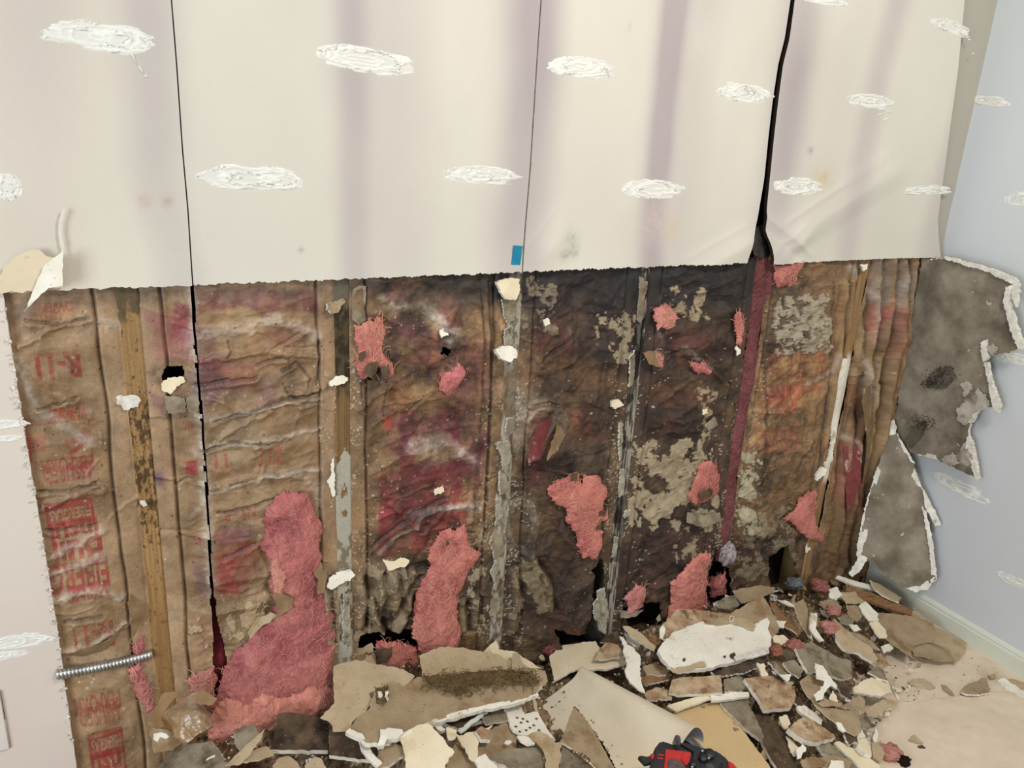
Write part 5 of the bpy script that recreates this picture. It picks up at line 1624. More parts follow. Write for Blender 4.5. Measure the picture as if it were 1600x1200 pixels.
# white broken rims of gypsum along its far edge
for k, q in enumerate([[(1474, 401), (1530, 414), (1584, 434), (1589, 441), (1582, 443), (1530, 420), (1478, 406)], [(1572, 448), (1584, 446), (1578, 470), (1588, 510), (1600, 546), (1590, 546), (1578, 512), (1568, 470)],
                       [(1532, 536), (1542, 530), (1544, 560), (1536, 566)], [(1537, 568), (1543, 566), (1550, 600), (1562, 632), (1560, 645), (1552, 640), (1546, 610)],
                       [(1516, 640), (1528, 628), (1532, 640), (1516, 662), (1508, 660)], [(1512, 682), (1518, 690), (1522, 715), (1530, 748), (1524, 752), (1516, 720), (1508, 700)],
                       [(1430, 704), (1462, 712), (1464, 718), (1430, 710)], [(1585, 440), (1592, 444), (1588, 480), (1580, 466)]]):
    o = plate('gypsum_rim', [on_plane(p[0], p[1], h0 + nrm_ * .004, nrm_) for p in q], nrm_, .014, M['rim'], GY, None, seed=20 + k, cell=.008, bump=.004, jag=.0012, cell_j=.005)
    o.parent = g; o.location = Vector(o.location) - g.location
for k, (x, y, rr_) in enumerate([(1470, 586, 30), (1440, 660, 24), (1455, 600, 16)]):
    th = np.linspace(0, 2 * np.pi, 12)[:-1]
    q = [(x + rr_ * (.6 + .5 * random.random()) * math.cos(t), y + rr_ * .55 * (.6 + .5 * random.random()) * math.sin(t)) for t in th]
    bm = bmesh.new()
    for s in range(90):
        a1 = random.uniform(0, 6.28); r1 = rr_ * random.random() ** .7
        p = Vector(on_plane(x + r1 * math.cos(a1), y + .5 * r1 * math.sin(a1), h0 + nrm_ * .006, nrm_)) - Vector(g.location)
        d = Vector((random.gauss(0, 1), random.gauss(0, 1), random.gauss(0, 1))).normalized() * random.uniform(.003, .009)
        add_tube(bm, [p, p + d * .5 + Vector(nrm_) * .003, p + d], [.0008, .0011, .0004], 4, cap=False)
    o = mesh_bm('mould_tuft', bm, M['fuzz_black'], g, True); o['kind'] = 'stuff'; o['label'] = 'dark fuzzy mould'

M['shred_pale'] = mat_two('pale_shreds', (190, 186, 174), (160, 152, 138), 30, .9, (126, 116, 100), 24, .5, .66, .4)
M['stain_dark'] = mat_two('dark_stain', (104, 96, 82), (84, 78, 68), 24, .95, bump=.4)
for k, (q, mt) in enumerate([([(1494, 640), (1512, 622), (1530, 606), (1546, 628), (1540, 640), (1520, 646), (1510, 664), (1498, 658)], M['shred_pale']), ([(1494, 712), (1508, 690), (1518, 694), (1520, 722), (1506, 730)], M['shred_pale']),
                             ([(1470, 718), (1490, 706), (1500, 724), (1484, 728)], M['shred_pale']), ([(1500, 600), (1512, 596), (1520, 606), (1506, 620)], M['shred_pale']), ([(1414, 690), (1426, 668), (1444, 656), (1448, 668), (1436, 690), (1424, 700)], M['stain_dark']),
                             ([(1540, 545), (1552, 536), (1560, 544), (1552, 556)], M['shred_pale']), ([(1448, 592), (1462, 576), (1486, 572), (1494, 588), (1480, 606), (1460, 608)], M['stain_dark'])]):
    o = plate('paper_shred', [on_plane(p[0], p[1], h0 + nrm_ * .0045, nrm_) for p in q], nrm_, .001, mt, mt, None, seed=60 + k, cell=.008, bump=.003 if mt is M['shred_pale'] else .0005, jag=.002, cell_j=.004)
    o.parent = g; o.location = Vector(o.location) - g.location

# pointed lower flap in front of the baseboard
q0 = np.array(on(1350, 800, 1, -.05)); q1 = np.array(on(1460, 900, 0, XR_ - .05)); q2 = np.array(on(1395, 680, 1, -.035))
n2_ = np.cross(q1 - q0, q2 - q0); n2_ /= np.linalg.norm(n2_)
if n2_ @ (CAM - q0) < 0:
    n2_ = -n2_
g2 = tag(empty('hanging_drywall', tuple(q2)), 'pointed grey drywall flap with white edges standing in front of the baseboard', 'drywall')
o = plate('board', [on_plane(p[0], p[1], q0, n2_) for p in [(1388, 676), (1402, 676), (1412, 696), (1428, 722), (1442, 770), (1452, 830), (1460, 880), (1462, 905), (1448, 918), (1432, 924), (1412, 918), (1386, 902), (1366, 880), (1352, 874), (1344, 866),
                                                             (1346, 830), (1356, 785), (1368, 745), (1376, 715), (1384, 690)]], n2_, .011, M['grey_back'], GY, None, seed=8, cell=.016, bump=.003, jag=.0014)
o.parent = g2; o.location = Vector(o.location) - g2.location
for k, q in enumerate([[(1386, 664), (1396, 655), (1402, 668), (1400, 678), (1388, 680), (1382, 672)], [(1376, 735), (1370, 755), (1362, 800), (1354, 840), (1344, 872), (1338, 868), (1342, 836), (1352, 790), (1364, 752), (1370, 730)],
                       [(1402, 678), (1410, 690), (1422, 712), (1430, 724), (1424, 722), (1408, 698)], [(1428, 732), (1440, 760), (1462, 800), (1470, 818), (1462, 822), (1444, 790), (1424, 746)],
                       [(1440, 790), (1448, 800), (1458, 850), (1464, 905), (1456, 912), (1452, 860)], [(1462, 900), (1450, 922), (1432, 926), (1414, 920), (1432, 916), (1450, 908)],
                       [(1344, 866), (1356, 872), (1344, 892), (1332, 902), (1326, 896), (1336, 880)]]):
    o = plate('gypsum_rim', [on_plane(p[0], p[1], q0 + n2_ * .006, n2_) for p in q], n2_, .012, M['rim'], GY, None, seed=40 + k, cell=.008, bump=.004, jag=.0012, cell_j=.005)
    o.parent = g2; o.location = Vector(o.location) - g2.location

# rag of black building paper in the top of the wide gap
o = wall_plate_px('torn_felt', [(1172, 372), (1182, 356), (1192, 350), (1200, 356), (1196, 376), (1204, 398), (1190, 404), (1176, 398)], .004, .002, M['fuzz_black'], M['fuzz_black'], None, tilt=(.3, .3), seed=77, bump=.008, cell=.006)
tag(o, 'crumpled black felt paper at the foot of the wide gap', 'felt paper')

# ------------------------------------------------------------------ heap of rubble on the floor
_hx = [-.6, -.21, -.08, 0.0, .06, .12, .24, .38, .52, .66, .8, .99, 1.2, 1.33, 1.66, 1.95, 2.2, 2.37]
_hz = [.0, .0, .03, .12, .17, .19, .16, .19, .22, .20, .16, .085, .085, .115, .115, .07, .04, .025]
_ex = [-.6, .3, 1.0, 1.3, 1.6, 1.84, 2.1, 2.37]
_ey = [1.6, 1.5, 1.15, .90, .68, .53, .46, .36]


def heap(x, y):
    a = np.interp(x, _hx, _hz); e = np.interp(x, _ex, _ey)
    t = np.clip(-np.asarray(y, float) / e, 0, 1.2)
    return np.clip(a * (1 - np.clip(t, 0, 1) ** 1.5), 0, None)


def heap_hit(px, py, lift=0.0):
    r = ray(px, py)
    lo, hi = 0.6, 4.0
    f = lambda t: (CAM[2] + t * r[2]) - float(heap(CAM[0] + t * r[0], min(CAM[1] + t * r[1], 0))) - lift
    for _ in range(40):
        m = (lo + hi) / 2
        if f(m) > 0: lo = m
        else: hi = m
    return CAM + lo * r


def heap_n(p):
    e = .04
    y = min(p[1], -.05)
    gx = (heap(p[0] + e, y) - heap(p[0] - e, y)) / (2 * e); gy = (heap(p[0], y + e) - heap(p[0], y - e)) / (2 * e)
    return np.array([-float(gx), -float(gy), 1.0])


xs = np.linspace(-.24, 2.352, 420); ys = np.linspace(-.004, -1.25, 210)
Xh, Yh = np.meshgrid(xs, ys)
hh = heap(Xh, Yh)
mask = sstep(.0, .03, hh)
zh = hh - .022 + mask * (.030 * (fbm(Xh * 16, Yh * 16, 61, 4) - .45) + .012 * (ridged(Xh * 40, Yh * 40, 62, 3) - .4))
tone = fbm(Xh * 22, Yh * 22, 63, 4)[..., None]
c = lin((98, 80, 60)) * (1 - sstep(.35, .6, tone)) + lin((150, 128, 98)) * sstep(.35, .6, tone)
spk = (hash2((Xh * 190).astype(int), (Yh * 190).astype(int), 5) > .93)
c[spk] = lin((206, 190, 160))
spk = (hash2((Xh * 170).astype(int), (Yh * 170).astype(int), 9) > .9)
c[spk] = lin((62, 48, 36))
F = grid_faces(210, 420)
ok = (zh.reshape(-1) > -.02)
F = F[ok[F].any(1)]
o = mesh_np('rubble_bed', np.stack([Xh, Yh, zh], -1).reshape(-1, 3), F[:, ::-1], M['board'], None, c.reshape(-1, 3))
tag(o, 'brown dust and crushed crumbs filling the heap beneath the pieces', 'rubble', kind='stuff')
EDGE = GY


def lay(name, label, pxs, lift, tilt=(0, 0), thick=.010, face=None, edge=None, cat='drywall', group=None, follow=.8, **kw):
    cx = np.mean([p[0] for p in pxs]); cy = np.mean([p[1] for p in pxs])
    c = heap_hit(cx, cy, lift)
    n = heap_n(c) * np.array([follow, follow, 1]); n = n + np.array([tilt[0], tilt[1], 0]); n /= np.linalg.norm(n)
    pts = []
    for p in pxs:
        r = ray(*p); t = ((c - CAM) @ n) / (r @ n)
        pts.append(CAM + t * r)
    kw.setdefault('seed', int(cx * 7 + cy) % 9973)
    o = plate(name, pts, n, thick, face or KS, edge or EDGE, None, **kw)
    return tag(o, label, cat, group) if o is not None else None


KR, TN, CR, WH, GR, ST, DK, WD = (M['kraft_scrap'], M['tan_scrap'], M['cream_scrap'], M['white_scrap'], M['grey_scrap'], M['stain_scrap'], M['dark_scrap'], M['wood_scrap'])
D, PAPER, WOODC = 'drywall', 'paper', 'wood'

# ---- sheet covering the floor on the right
def floor_sheet(name, label, pxs, z, mat, seed):
    pts = [on(p[0], p[1], 2, z) for p in pxs]
    o = plate(name, pts, (0, 0, 1), .0012, mat, mat, None, seed=seed, cell=.016, bump=.006, warp_amp=.004, jag=.0008, cell_j=.02)
    me = o.data
    co = np.array([v.co[:] for v in me.vertices]); wx = co + np.array(o.location)
    u = wx[:, 0] * .9 + wx[:, 1] * .45; v = -wx[:, 0] * .45 + wx[:, 1] * .9
    co[:, 2] += .006 * (ridged(u * 2.2 + seed, v * 11, 60 + seed, 2) - .4) + .003 * (fbm(u * 9, v * 30, 70 + seed, 3) - .5)
    co[:, 2] -= min(0, (co[:, 2] + o.location[2]).min() - .001)
    me.vertices.foreach_set('co', co.astype(np.float32).ravel()); me.polygons.foreach_set('use_smooth', np.ones(len(me.polygons), bool)); me.update()
    return tag(o, label, 'paper sheet')


floor_sheet('paper_sheet', 'far pinkish paper sheet on the floor beside the baseboard', [(1340, 1000), (1440, 950), (1490, 990), (1552, 1035), (1610, 1068), (1640, 1085), (1640, 1110), (1560, 1104), (1480, 1098), (1400, 1110), (1330, 1140)], .006, M['cloth'], 1)
floor_sheet('paper_sheet', 'near beige paper sheet with long creases at the lower right', [(1320, 1150), (1370, 1116), (1402, 1100), (1450, 1094), (1500, 1088), (1560, 1082), (1650, 1078), (1720, 1240), (1500, 1300), (1300, 1300), (1310, 1200)], .012, M['cloth'], 2)

# ---- big pieces, left to right
lay('drywall_scrap', 'pale grey broken board at the bottom left below the curled facing', [(240, 1210), (262, 1178), (276, 1166), (300, 1162), (330, 1157), (345, 1176), (362, 1205), (300, 1215)], .015, (0, -.1), .010, GR, GY)
lay('drywall_scrap', 'small white scrap left of the pale grey board at the bottom left', [(228, 1205), (240, 1160), (250, 1152), (250, 1200)], .03, (.3, -.4), .006, WH, GY)
lay('paper_scrap', 'long pointed tan paper splinter in front of the pink wool', [(352, 1196), (380, 1168), (400, 1150), (413, 1138), (408, 1154), (398, 1166), (388, 1182), (372, 1196)], .05, (-.3, -.2), .002, TN, CR, PAPER)
lay('paper_scrap', 'tan paper scrap behind the pointed splinter', [(372, 1190), (392, 1174), (416, 1166), (424, 1170), (428, 1180), (404, 1188), (380, 1190)], .035, (.1, -.1), .002, TN, CR, PAPER)
lay('drywall_scrap', 'grey glossy crumpled scrap half buried in the pink wool', [(363, 1142), (380, 1134), (398, 1132), (404, 1146), (396, 1160), (374, 1172), (366, 1160)], .045, (-.3, -.5), .006, GR, GY)
lay('drywall_scrap', 'dirty square board end with a clean white front edge', [(421, 1172), (428, 1150), (434, 1116), (446, 1113), (470, 1115), (498, 1120), (514, 1130), (512, 1172)], .055, (0, -.28), .016, DK, M['white_scrap'], jag=.0006)
lay('drywall_scrap', 'second dirty board end right of the square one, white edged too', [(515, 1138), (545, 1148), (570, 1154), (590, 1180), (584, 1188), (514, 1180)], .050, (0, -.25), .015, DK, M['white_scrap'], jag=.0006)
lay('cardboard_scrap', 'flat tan scrap at the bottom edge below the square board end', [(426, 1196), (436, 1184), (450, 1181), (464, 1190), (472, 1205), (430, 1210)], .05, (0, 0), .003, TN, TN, PAPER)
lay('cardboard_scrap', 'second flat tan scrap at the bottom edge right of the first', [(476, 1196), (490, 1183), (503, 1186), (512, 1205), (476, 1210)], .05, (0, 0), .003, TN, TN, PAPER)
lay('paper_scrap', 'notched pale tan paper standing behind the big tan sheet', [(526, 1040), (530, 1024), (536, 1012), (548, 1006), (556, 1012), (566, 1012), (581, 1004), (587, 1025), (586, 1042), (556, 1036)], .060, (0, -.75), .0012, TN, CR, PAPER)
lay('paper_scrap', 'pale tan curled paper sheet behind the mouldy board', [(660, 1058), (655, 1025), (677, 1014), (700, 1010), (732, 1015), (775, 1022), (800, 1036), (826, 1048), (735, 1060)], .045, (0, -.55), .0014, TN, CR, PAPER)
lay('paper_scrap', 'cream pointed paper behind the right end of the mouldy board', [(752, 1024), (764, 1010), (775, 997), (780, 1015), (800, 1017), (830, 1034), (846, 1044), (800, 1042)], .035, (0, -.5), .0012, CR, CR, PAPER)
lay('paper_scrap', 'tan torn paper with a jagged tip beside the rolled sheet', [(800, 1046), (801, 1020), (811, 1021), (818, 1038), (832, 1046), (852, 1048), (856, 1064), (846, 1074), (830, 1058)], .045, (.1, -.3), .0012, TN, CR, PAPER)
big_tan = lay('paper_scrap', 'big tan paper sheet overlapping the left end of the mouldy board',
              [(522, 1040), (555, 1030), (585, 1036), (630, 1045), (648, 1057), (630, 1070), (612, 1074), (592, 1086), (582, 1078), (576, 1082), (582, 1092), (572, 1110), (550, 1127), (545, 1140), (520, 1142), (516, 1128), (500, 1120), (522, 1098), (520, 1060)],
              .085, (0, -.12), .0016, TN, CR, PAPER, bump=.003)
mb = lay('drywall_scrap', 'long tan backed board with a strip of hairy brown mould',
         [(546, 1138), (560, 1120), (578, 1106), (586, 1078), (610, 1070), (657, 1057), (735, 1050), (800, 1045), (832, 1050), (848, 1070), (838, 1084), (800, 1097), (730, 1110), (675, 1126), (640, 1140), (620, 1152), (597, 1160), (572, 1160)],
         .070, (0, -.06), .013, KR, M['white_scrap'], bump=.0012, jag=.0016)


def sub_at(parent, name, pxs, lift_n, thick, face, edge, **kw):
    """A piece stuck to the face of another, read on that face's plane."""
    me = parent.data
    n = np.array(PLN[parent.name][1]); p0 = np.array(PLN[parent.name][0]) + n * lift_n
    pts = []
    for p in pxs:
        r = ray(*p); t = ((p0 - CAM) @ n) / (r @ n)
        pts.append(CAM + t * r)
    o = plate(name, pts, n, thick, face, edge, None, **kw)
    o.parent = parent; o.location = Vector(o.location) - parent.location
    return o


def fuzz(parent, pxs, count, ln, rad, mat, name='mould_strands', lift=.001, seed=3):
    n = Vector(PLN[parent.name][1]); p0 = np.array(PLN[parent.name][0]) + np.array(n) * lift
    rg = random.Random(seed)
    P = np.array(pxs, float)
    bm = bmesh.new(); k = 0
    while k < count:
        x = rg.uniform(P[:, 0].min(), P[:, 0].max()); y = rg.uniform(P[:, 1].min(), P[:, 1].max())
        if poly_sd(np.array([x]), np.array([y]), P)[0] > 0:
            continue
        k += 1
        r = ray(x, y); t = ((p0 - CAM) @ np.array(n)) / (r @ np.array(n))
        p = Vector(CAM + t * r) - parent.location
        a = Vector((rg.gauss(0, 1), rg.gauss(0, 1), 0)); a = (a - n * a.dot(n)).normalized()
        b = n.cross(a); cv = rg.gauss(0, 3)
        pts = []
        for s in range(6):
            pts.append(p.copy() + n * (.004 * math.sin(math.pi * s / 5) * rg.random()))
            th = cv * s / 5
            p = p + (a * math.cos(th) + b * math.sin(th)) * ln / 5 * rg.uniform(.5, 1.2)
        add_tube(bm, pts, rad, 4, cap=False)
    o = mesh_bm(name, bm, mat, parent, True); o['kind'] = 'stuff'
    return o

sub = sub_at
M['lint_base'] = mat_two('mould_bed', (104, 84, 56), (74, 58, 38), 50, .95, bump=.5)
fuzz(mb, [(655, 1058), (700, 1054), (740, 1051), (800, 1046), (832, 1050), (846, 1066), (830, 1074), (790, 1070), (740, 1078), (715, 1086), (690, 1078), (665, 1070)], 620, .030, .00075, M['lint'], lift=.003)
sub_at(mb, 'mould_strip', [(660, 1058), (700, 1054), (740, 1051), (800, 1046), (832, 1050), (844, 1066), (800, 1066), (740, 1070), (700, 1074), (675, 1070)], .0035, .002, M['lint_base'], M['lint_base'], seed=4, bump=.004, cell=.008)
fuzz(mb, [(586, 1074), (606, 1072), (606, 1094), (598, 1102), (588, 1098)], 60, .008, .0008, M['lint'], lift=.003, seed=5)
sub_at(mb, 'glue_spot', [(586, 1074), (607, 1072), (608, 1090), (600, 1100), (588, 1098)], .002, .002, M['lint'], M['lint'], seed=5)
sub_at(mb, 'gypsum_crumb', [(590, 1080), (596, 1080), (598, 1086), (593, 1090)], .008, .005, WH, GY, seed=6, cell=.004, cell_j=.003)
sub_at(mb, 'gypsum_crumb', [(602, 1081), (606, 1080), (607, 1093), (604, 1094)], .008, .004, WH, GY, seed=7, cell=.004, cell_j=.003)
sub_at(mb, 'gypsum_rim', [(594, 1142), (606, 1139), (628, 1141), (630, 1146), (622, 1155), (604, 1158), (600, 1166), (590, 1166), (594, 1154)], .004, .012, WH, GY, seed=8, bump=.004)
sub_at(mb, 'gypsum_rim', [(546, 1138), (566, 1146), (571, 1154), (560, 1154), (540, 1144)], .002, .010, WH, GY, seed=9, bump=.004)
sub_at(mb, 'gypsum_rim', [(640, 1140), (676, 1124), (730, 1108), (800, 1094), (838, 1080), (842, 1086), (800, 1101), (732, 1115), (678, 1131), (640, 1147), (618, 1157)], -.001, .010, WH, GY, seed=10, bump=.004)

L_ = lay
L_('drywall_scrap', 'dark mouldy board under the right half of the mouldy board', [(690, 1128), (740, 1112), (800, 1098), (790, 1118), (750, 1126), (716, 1138)], .035, (0, 0), .010, DK, GY)
L_('paint_strip', 'thin pale grey strip lying aslant under the mouldy board', [(716, 1142), (758, 1108), (764, 1110), (720, 1146)], .055, (0, 0), .004, M['trim'], M['trim'], 'trim strip')
L_('paint_strip', 'short white stub sticking out from under the mouldy board', [(674, 1128), (682, 1126), (696, 1139), (690, 1143), (684, 1140)], .055, (0, 0), .008, WH, GY, 'trim strip')
L_('drywall_scrap', 'grey scrap with torn purple grey lining right of the aslant strip', [(752, 1120), (790, 1104), (797, 1126), (760, 1132)], .045, (0, 0), .004, GR, GY)
dropw = L_('drywall_scrap', 'white scrap with black droppings left of the rolled sheet', [(788, 1108), (812, 1098), (820, 1116), (840, 1112), (846, 1124), (868, 1156), (845, 1146), (815, 1150), (802, 1142)], .055, (0, 0), .006, WH, GY)
L_('drywall_scrap', 'cream six sided flat scrap in the middle of the bottom edge', [(625, 1155), (640, 1140), (652, 1133), (670, 1131), (687, 1148), (710, 1175), (696, 1194), (690, 1210), (636, 1212), (630, 1170)], .075, (0, -.05), .004, CR, CR)
L_('drywall_scrap', 'brown paper scrap left of the cream six sided one', [(590, 1172), (614, 1160), (632, 1170), (634, 1178), (606, 1197), (592, 1200)], .062, (0, 0), .008, KR, GY)
L_('drywall_scrap', 'crumpled white scrap below the left end of the mouldy board', [(560, 1154), (572, 1160), (586, 1180), (598, 1192), (590, 1198), (576, 1186), (566, 1172)], .075, (.2, -.2), .008, WH, GY)
L_('drywall_scrap', 'pale yellow folded scrap right of the cream six sided one', [(700, 1135), (718, 1150), (750, 1140), (770, 1132), (748, 1160), (745, 1190), (738, 1188), (716, 1156)], .052, (0, 0), .004, CR, CR)
L_('drywall_scrap', 'small cream square scrap beside the aslant strip', [(697, 1136), (713, 1142), (712, 1152), (701, 1155)], .075, (0, 0), .006, CR, GY)
L_('drywall_scrap', 'broad tan backed board at the bottom edge', [(694, 1205), (712, 1160), (742, 1190), (748, 1150), (790, 1128), (806, 1150), (812, 1190), (800, 1215), (700, 1220)], .035, (0, 0), .010, KR, GY)
L_('drywall_scrap', 'small brown chip with a pale rim on the broad tan board', [(743, 1142), (752, 1135), (770, 1146), (766, 1156), (752, 1156)], .065, (0, 0), .010, ST, GY)
L_('drywall_scrap', 'tiny white triangle on the broad tan board', [(788, 1160), (798, 1156), (800, 1160), (794, 1164)], .058, (0, 0), .003, WH, GY)
L_('drywall_scrap', 'dark grey splintered board at the bottom edge', [(762, 1186), (770, 1176), (790, 1172), (840, 1166), (848, 1172), (852, 1210), (800, 1215), (790, 1196)], .062, (0, 0), .012, GR, GY)
L_('drywall_scrap', 'white crumpled scrap on the dark splintered board', [(742, 1188), (758, 1178), (764, 1186), (776, 1196), (780, 1210), (750, 1210)], .078, (0, 0), .006, WH, GY)
L_('drywall_scrap', 'white and pink scrap under the tan tongue of paper', [(808, 1150), (828, 1152), (836, 1162), (826, 1164), (814, 1158)], .078, (0, 0), .005, WH, GY)
for k, (x, y) in enumerate([(806, 1120), (815, 1122), (812, 1128), (822, 1126), (826, 1136), (832, 1132), (804, 1134), (836, 1122), (820, 1140), (840, 1140), (810, 1142)]):
    sub_at(dropw, 'dropping', [(x, y), (x + 1.5, y - .7), (x + 4.6, y + .8), (x + 4, y + 1.9), (x + .7, y + .9)], .004, .0012, DK, DK, seed=k, cell=.01, jag=.0002, bump=.0004)
L_('paper_scrap', 'tan paper tongue hanging to the bottom edge', [(826, 1148), (842, 1142), (856, 1148), (868, 1160), (878, 1158), (872, 1210), (852, 1212), (854, 1186), (846, 1168)], .085, (0, 0), .0015, TN, TN, PAPER)
gb = L_('drywall_scrap', 'grey printed board at the bottom edge left of the rolled sheet', [(874, 1210), (880, 1164), (890, 1160), (908, 1176), (924, 1186), (934, 1204), (930, 1215)], .070, (0, 0), .008, GR, GY)
L_('drywall_scrap', 'brown triangular board inside the torn notch of the rolled sheet', [(877, 1160), (886, 1134), (897, 1104), (914, 1122), (938, 1160), (966, 1212), (936, 1206), (910, 1180), (888, 1166)], .080, (0, -.1), .006, KR, CR)

# the large cream sheet that curls over into a roll
def rolled_sheet():
    r = tag(empty('rolled_sheet', tuple(heap_hit(980, 1120, .02))), 'large cream face sheet curling over into a roll by the drill', 'paper')
    A = heap_hit(912, 1040, .050); B = heap_hit(1080, 1164, .055)
    ax = (B - A); Ln = np.linalg.norm(ax); ax /= Ln
    up = np.array([0, 0, 1.0]); up = up - (up @ ax) * ax; up /= np.linalg.norm(up)
    sd_ = np.cross(up, ax)
    if sd_[0] > 0: sd_ = -sd_
    nA, nT = 150, 130
    s = np.linspace(0, 1, nA)[:, None] * np.ones((1, nT)); t = np.ones((nA, 1)) * np.linspace(0, 1, nT)[None]
    R1 = .050 * (.35 + .95 * s)
    q = np.clip(t / .5, 0, 1)
    th = math.radians(90) + np.clip((t - .5) / .5, 0, 1) * math.radians(112)
    # the flat part runs on past the end of the curl
    along = s * (1 + .75 * np.clip(1 - 1.5 * q, 0, 1) ** .8) - .03 * np.exp(-((t - .6) / .2) ** 2)
    flat = t < .5
    x0 = (.26 + R1) * (1 - q)
    hump = np.exp(-(x0 / (1.15 * R1)) ** 2)
    xx = np.where(flat, x0, R1 * np.cos(th))
    zz_ = -.030 + np.where(flat, R1 * 1.05 * hump - .012 * (1 - q) + .006 * (fbm(q * 3, s * 4, 5, 2) - .5) * (1 - hump), R1 * 1.05 * np.sin(th))
    P = A + ax * (Ln * along)[..., None] + sd_ * xx[..., None] + up * zz_[..., None]
    P = P.reshape(-1, 3)
    px, py = project(P[:, 0], P[:, 1], P[:, 2])
    F = grid_faces(nA, nT)
    wb_ = 3 * (fbm(px / 9, py / 9, 77, 3) - .5)
    notch = poly_sd(px, py, [(845, 1104), (866, 1158), (878, 1160), (898, 1104), (940, 1160), (972, 1220), (780, 1260), (780, 1120)]) + wb_ < 0
    cut = poly_sd(px, py, [(780, 900), (862, 1024), (860, 1050), (850, 1072), (832, 1090), (838, 1112), (780, 1130)]) + wb_ < 0
    bad = (notch | cut) & (t.reshape(-1) < .62)
    F = F[~bad[F].any(1)][:, ::-1]
    used = np.zeros(len(P), bool); used[F] = True
    idx = np.cumsum(used) - 1
    V = P[used] - np.array(r.location)
    o = mesh_np('face_paper', V, idx[F], [M['roll_face'], M['roll_lining']], r)
    # painted side on the inside of the curl
    md = o.modifiers.new('thickness', 'SOLIDIFY'); md.thickness = .0014; md.offset = -1; md.material_offset = 1; md.material_offset_rim = 0
    return r


M['roll_lining'] = mat_two('painted_lining', (190, 192, 212), (182, 184, 206), 6, .6, bump=.03)
M['roll_face'] = mat_two('roll_face', (232, 222, 200), (224, 212, 186), 5, .68, (226, 204, 160), 4, .52, .75, .06, speck=(238, 232, 216), speck_scale=90, speck_t=.78)
M['board_yellow'] = mat_two('yellowed_board', (222, 196, 148), (212, 184, 134), 6, .8, (196, 164, 116), 5, .56, .74, .1, speck=(120, 96, 66), speck_t=.82)
rolled_sheet()
L_('drywall_scrap', 'flat yellowish board lying right of the rolled sheet', [(1048, 1116), (1090, 1100), (1124, 1096), (1165, 1146), (1202, 1196), (1212, 1215), (1150, 1220), (1110, 1180)], .022, (0, 0), .008, M['board_yellow'], GY, jag=.0006)
L_('drywall_scrap', 'pale flat board behind the top of the rolled sheet', [(858, 1026), (880, 1008), (930, 1001), (940, 1016), (975, 1028), (978, 1036), (946, 1046), (900, 1046), (866, 1064)], .030, (0, 0), .006, CR, GY)
L_('drywall_scrap', 'stained triangular scrap on the pale flat board', [(929, 1030), (938, 1012), (950, 1004), (966, 1008), (976, 1026), (950, 1030)], .055, (0, -.2), .006, ST, GY)
L_('drywall_scrap', 'dark brown humped scrap against the wall by the white splinter', [(938, 1003), (950, 992), (964, 986), (974, 1000), (972, 1014), (955, 1006)], .045, (0, -.5), .006, DK, GY)
L_('drywall_scrap', 'tall white jagged splinter left of the big white scrap', [(968, 994), (974, 996), (980, 1007), (992, 1014), (1000, 1024), (1000, 1056), (1008, 1082), (998, 1078), (984, 1066), (976, 1048), (980, 1036), (974, 1020), (975, 1008)], .070, (0, -.15), .005, WH, GY)
L_('drywall_scrap', 'tan pointed splinter leaning behind the white splinter', [(974, 978), (984, 979), (1004, 992), (1025, 1010), (1023, 1016), (1002, 1006), (984, 992)], .080, (.1, -.4), .006, TN, GY)
L_('drywall_scrap', 'white rimmed sliver between the two splinters', [(976, 988), (984, 994), (1000, 1006), (999, 1012), (990, 1010), (980, 1000)], .060, (0, -.3), .008, WH, GY)
L_('drywall_scrap', 'brown stained board behind the big white scrap', [(1032, 990), (1034, 978), (1048, 962), (1058, 952), (1082, 952), (1142, 960), (1106, 974), (1060, 1000), (1040, 1000)], .070, (0, -.45), .010, ST, GY)
L_('drywall_scrap', 'grey brown round ended paper by the dark holes of the wall', [(1146, 922), (1170, 918), (1190, 914), (1212, 918), (1206, 926), (1190, 934), (1160, 942), (1150, 932)], .040, (0, -.4), .006, KR, GY)
L_('drywall_scrap', 'crumpled grey white scrap in front of the wall holes', [(1118, 940), (1130, 934), (1146, 930), (1156, 944), (1140, 950), (1124, 948)], .050, (.1, -.4), .008, GR, GY)
tb = L_('drywall_scrap', 'tan pointed board on top of the big white scrap', [(1100, 974), (1140, 960), (1190, 930), (1204, 950), (1218, 982), (1206, 996), (1196, 985), (1160, 972), (1120, 978)], .085, (0, -.25), .008, KR, GY)
bw = L_('drywall_scrap', 'biggest white board scrap with dark nail holes', [(1027, 1018), (1034, 1006), (1052, 988), (1078, 977), (1098, 970), (1106, 976), (1140, 972), (1176, 970), (1196, 962), (1203, 972), (1200, 984), (1206, 996), (1204, 1010), (1192, 1020), (1156, 1032), (1112, 1043), (1060, 1049), (1044, 1042)], .080, (0, -.12), .013, WH, GY, bump=.003)
for k, q in enumerate([[(1048, 1018), (1054, 1020), (1052, 1024), (1047, 1023)], [(1050, 1028), (1055, 1028), (1054, 1033), (1049, 1032)], [(1067, 1029), (1071, 1028), (1071, 1033), (1066, 1033)], [(1060, 1018), (1063, 1018), (1062, 1022)],
                       [(1141, 1022), (1148, 1020), (1150, 1027), (1142, 1028)], [(1174, 1018), (1184, 1014), (1194, 1015), (1184, 1020), (1176, 1022)], [(1130, 1025), (1134, 1024), (1134, 1028)], [(1140, 997), (1142, 997), (1142, 999)]]):
    sub_at(bw, 'nail_hole', q, .0034, .001, DK, DK, seed=k, cell=.003, cell_j=.003, bump=.0004)
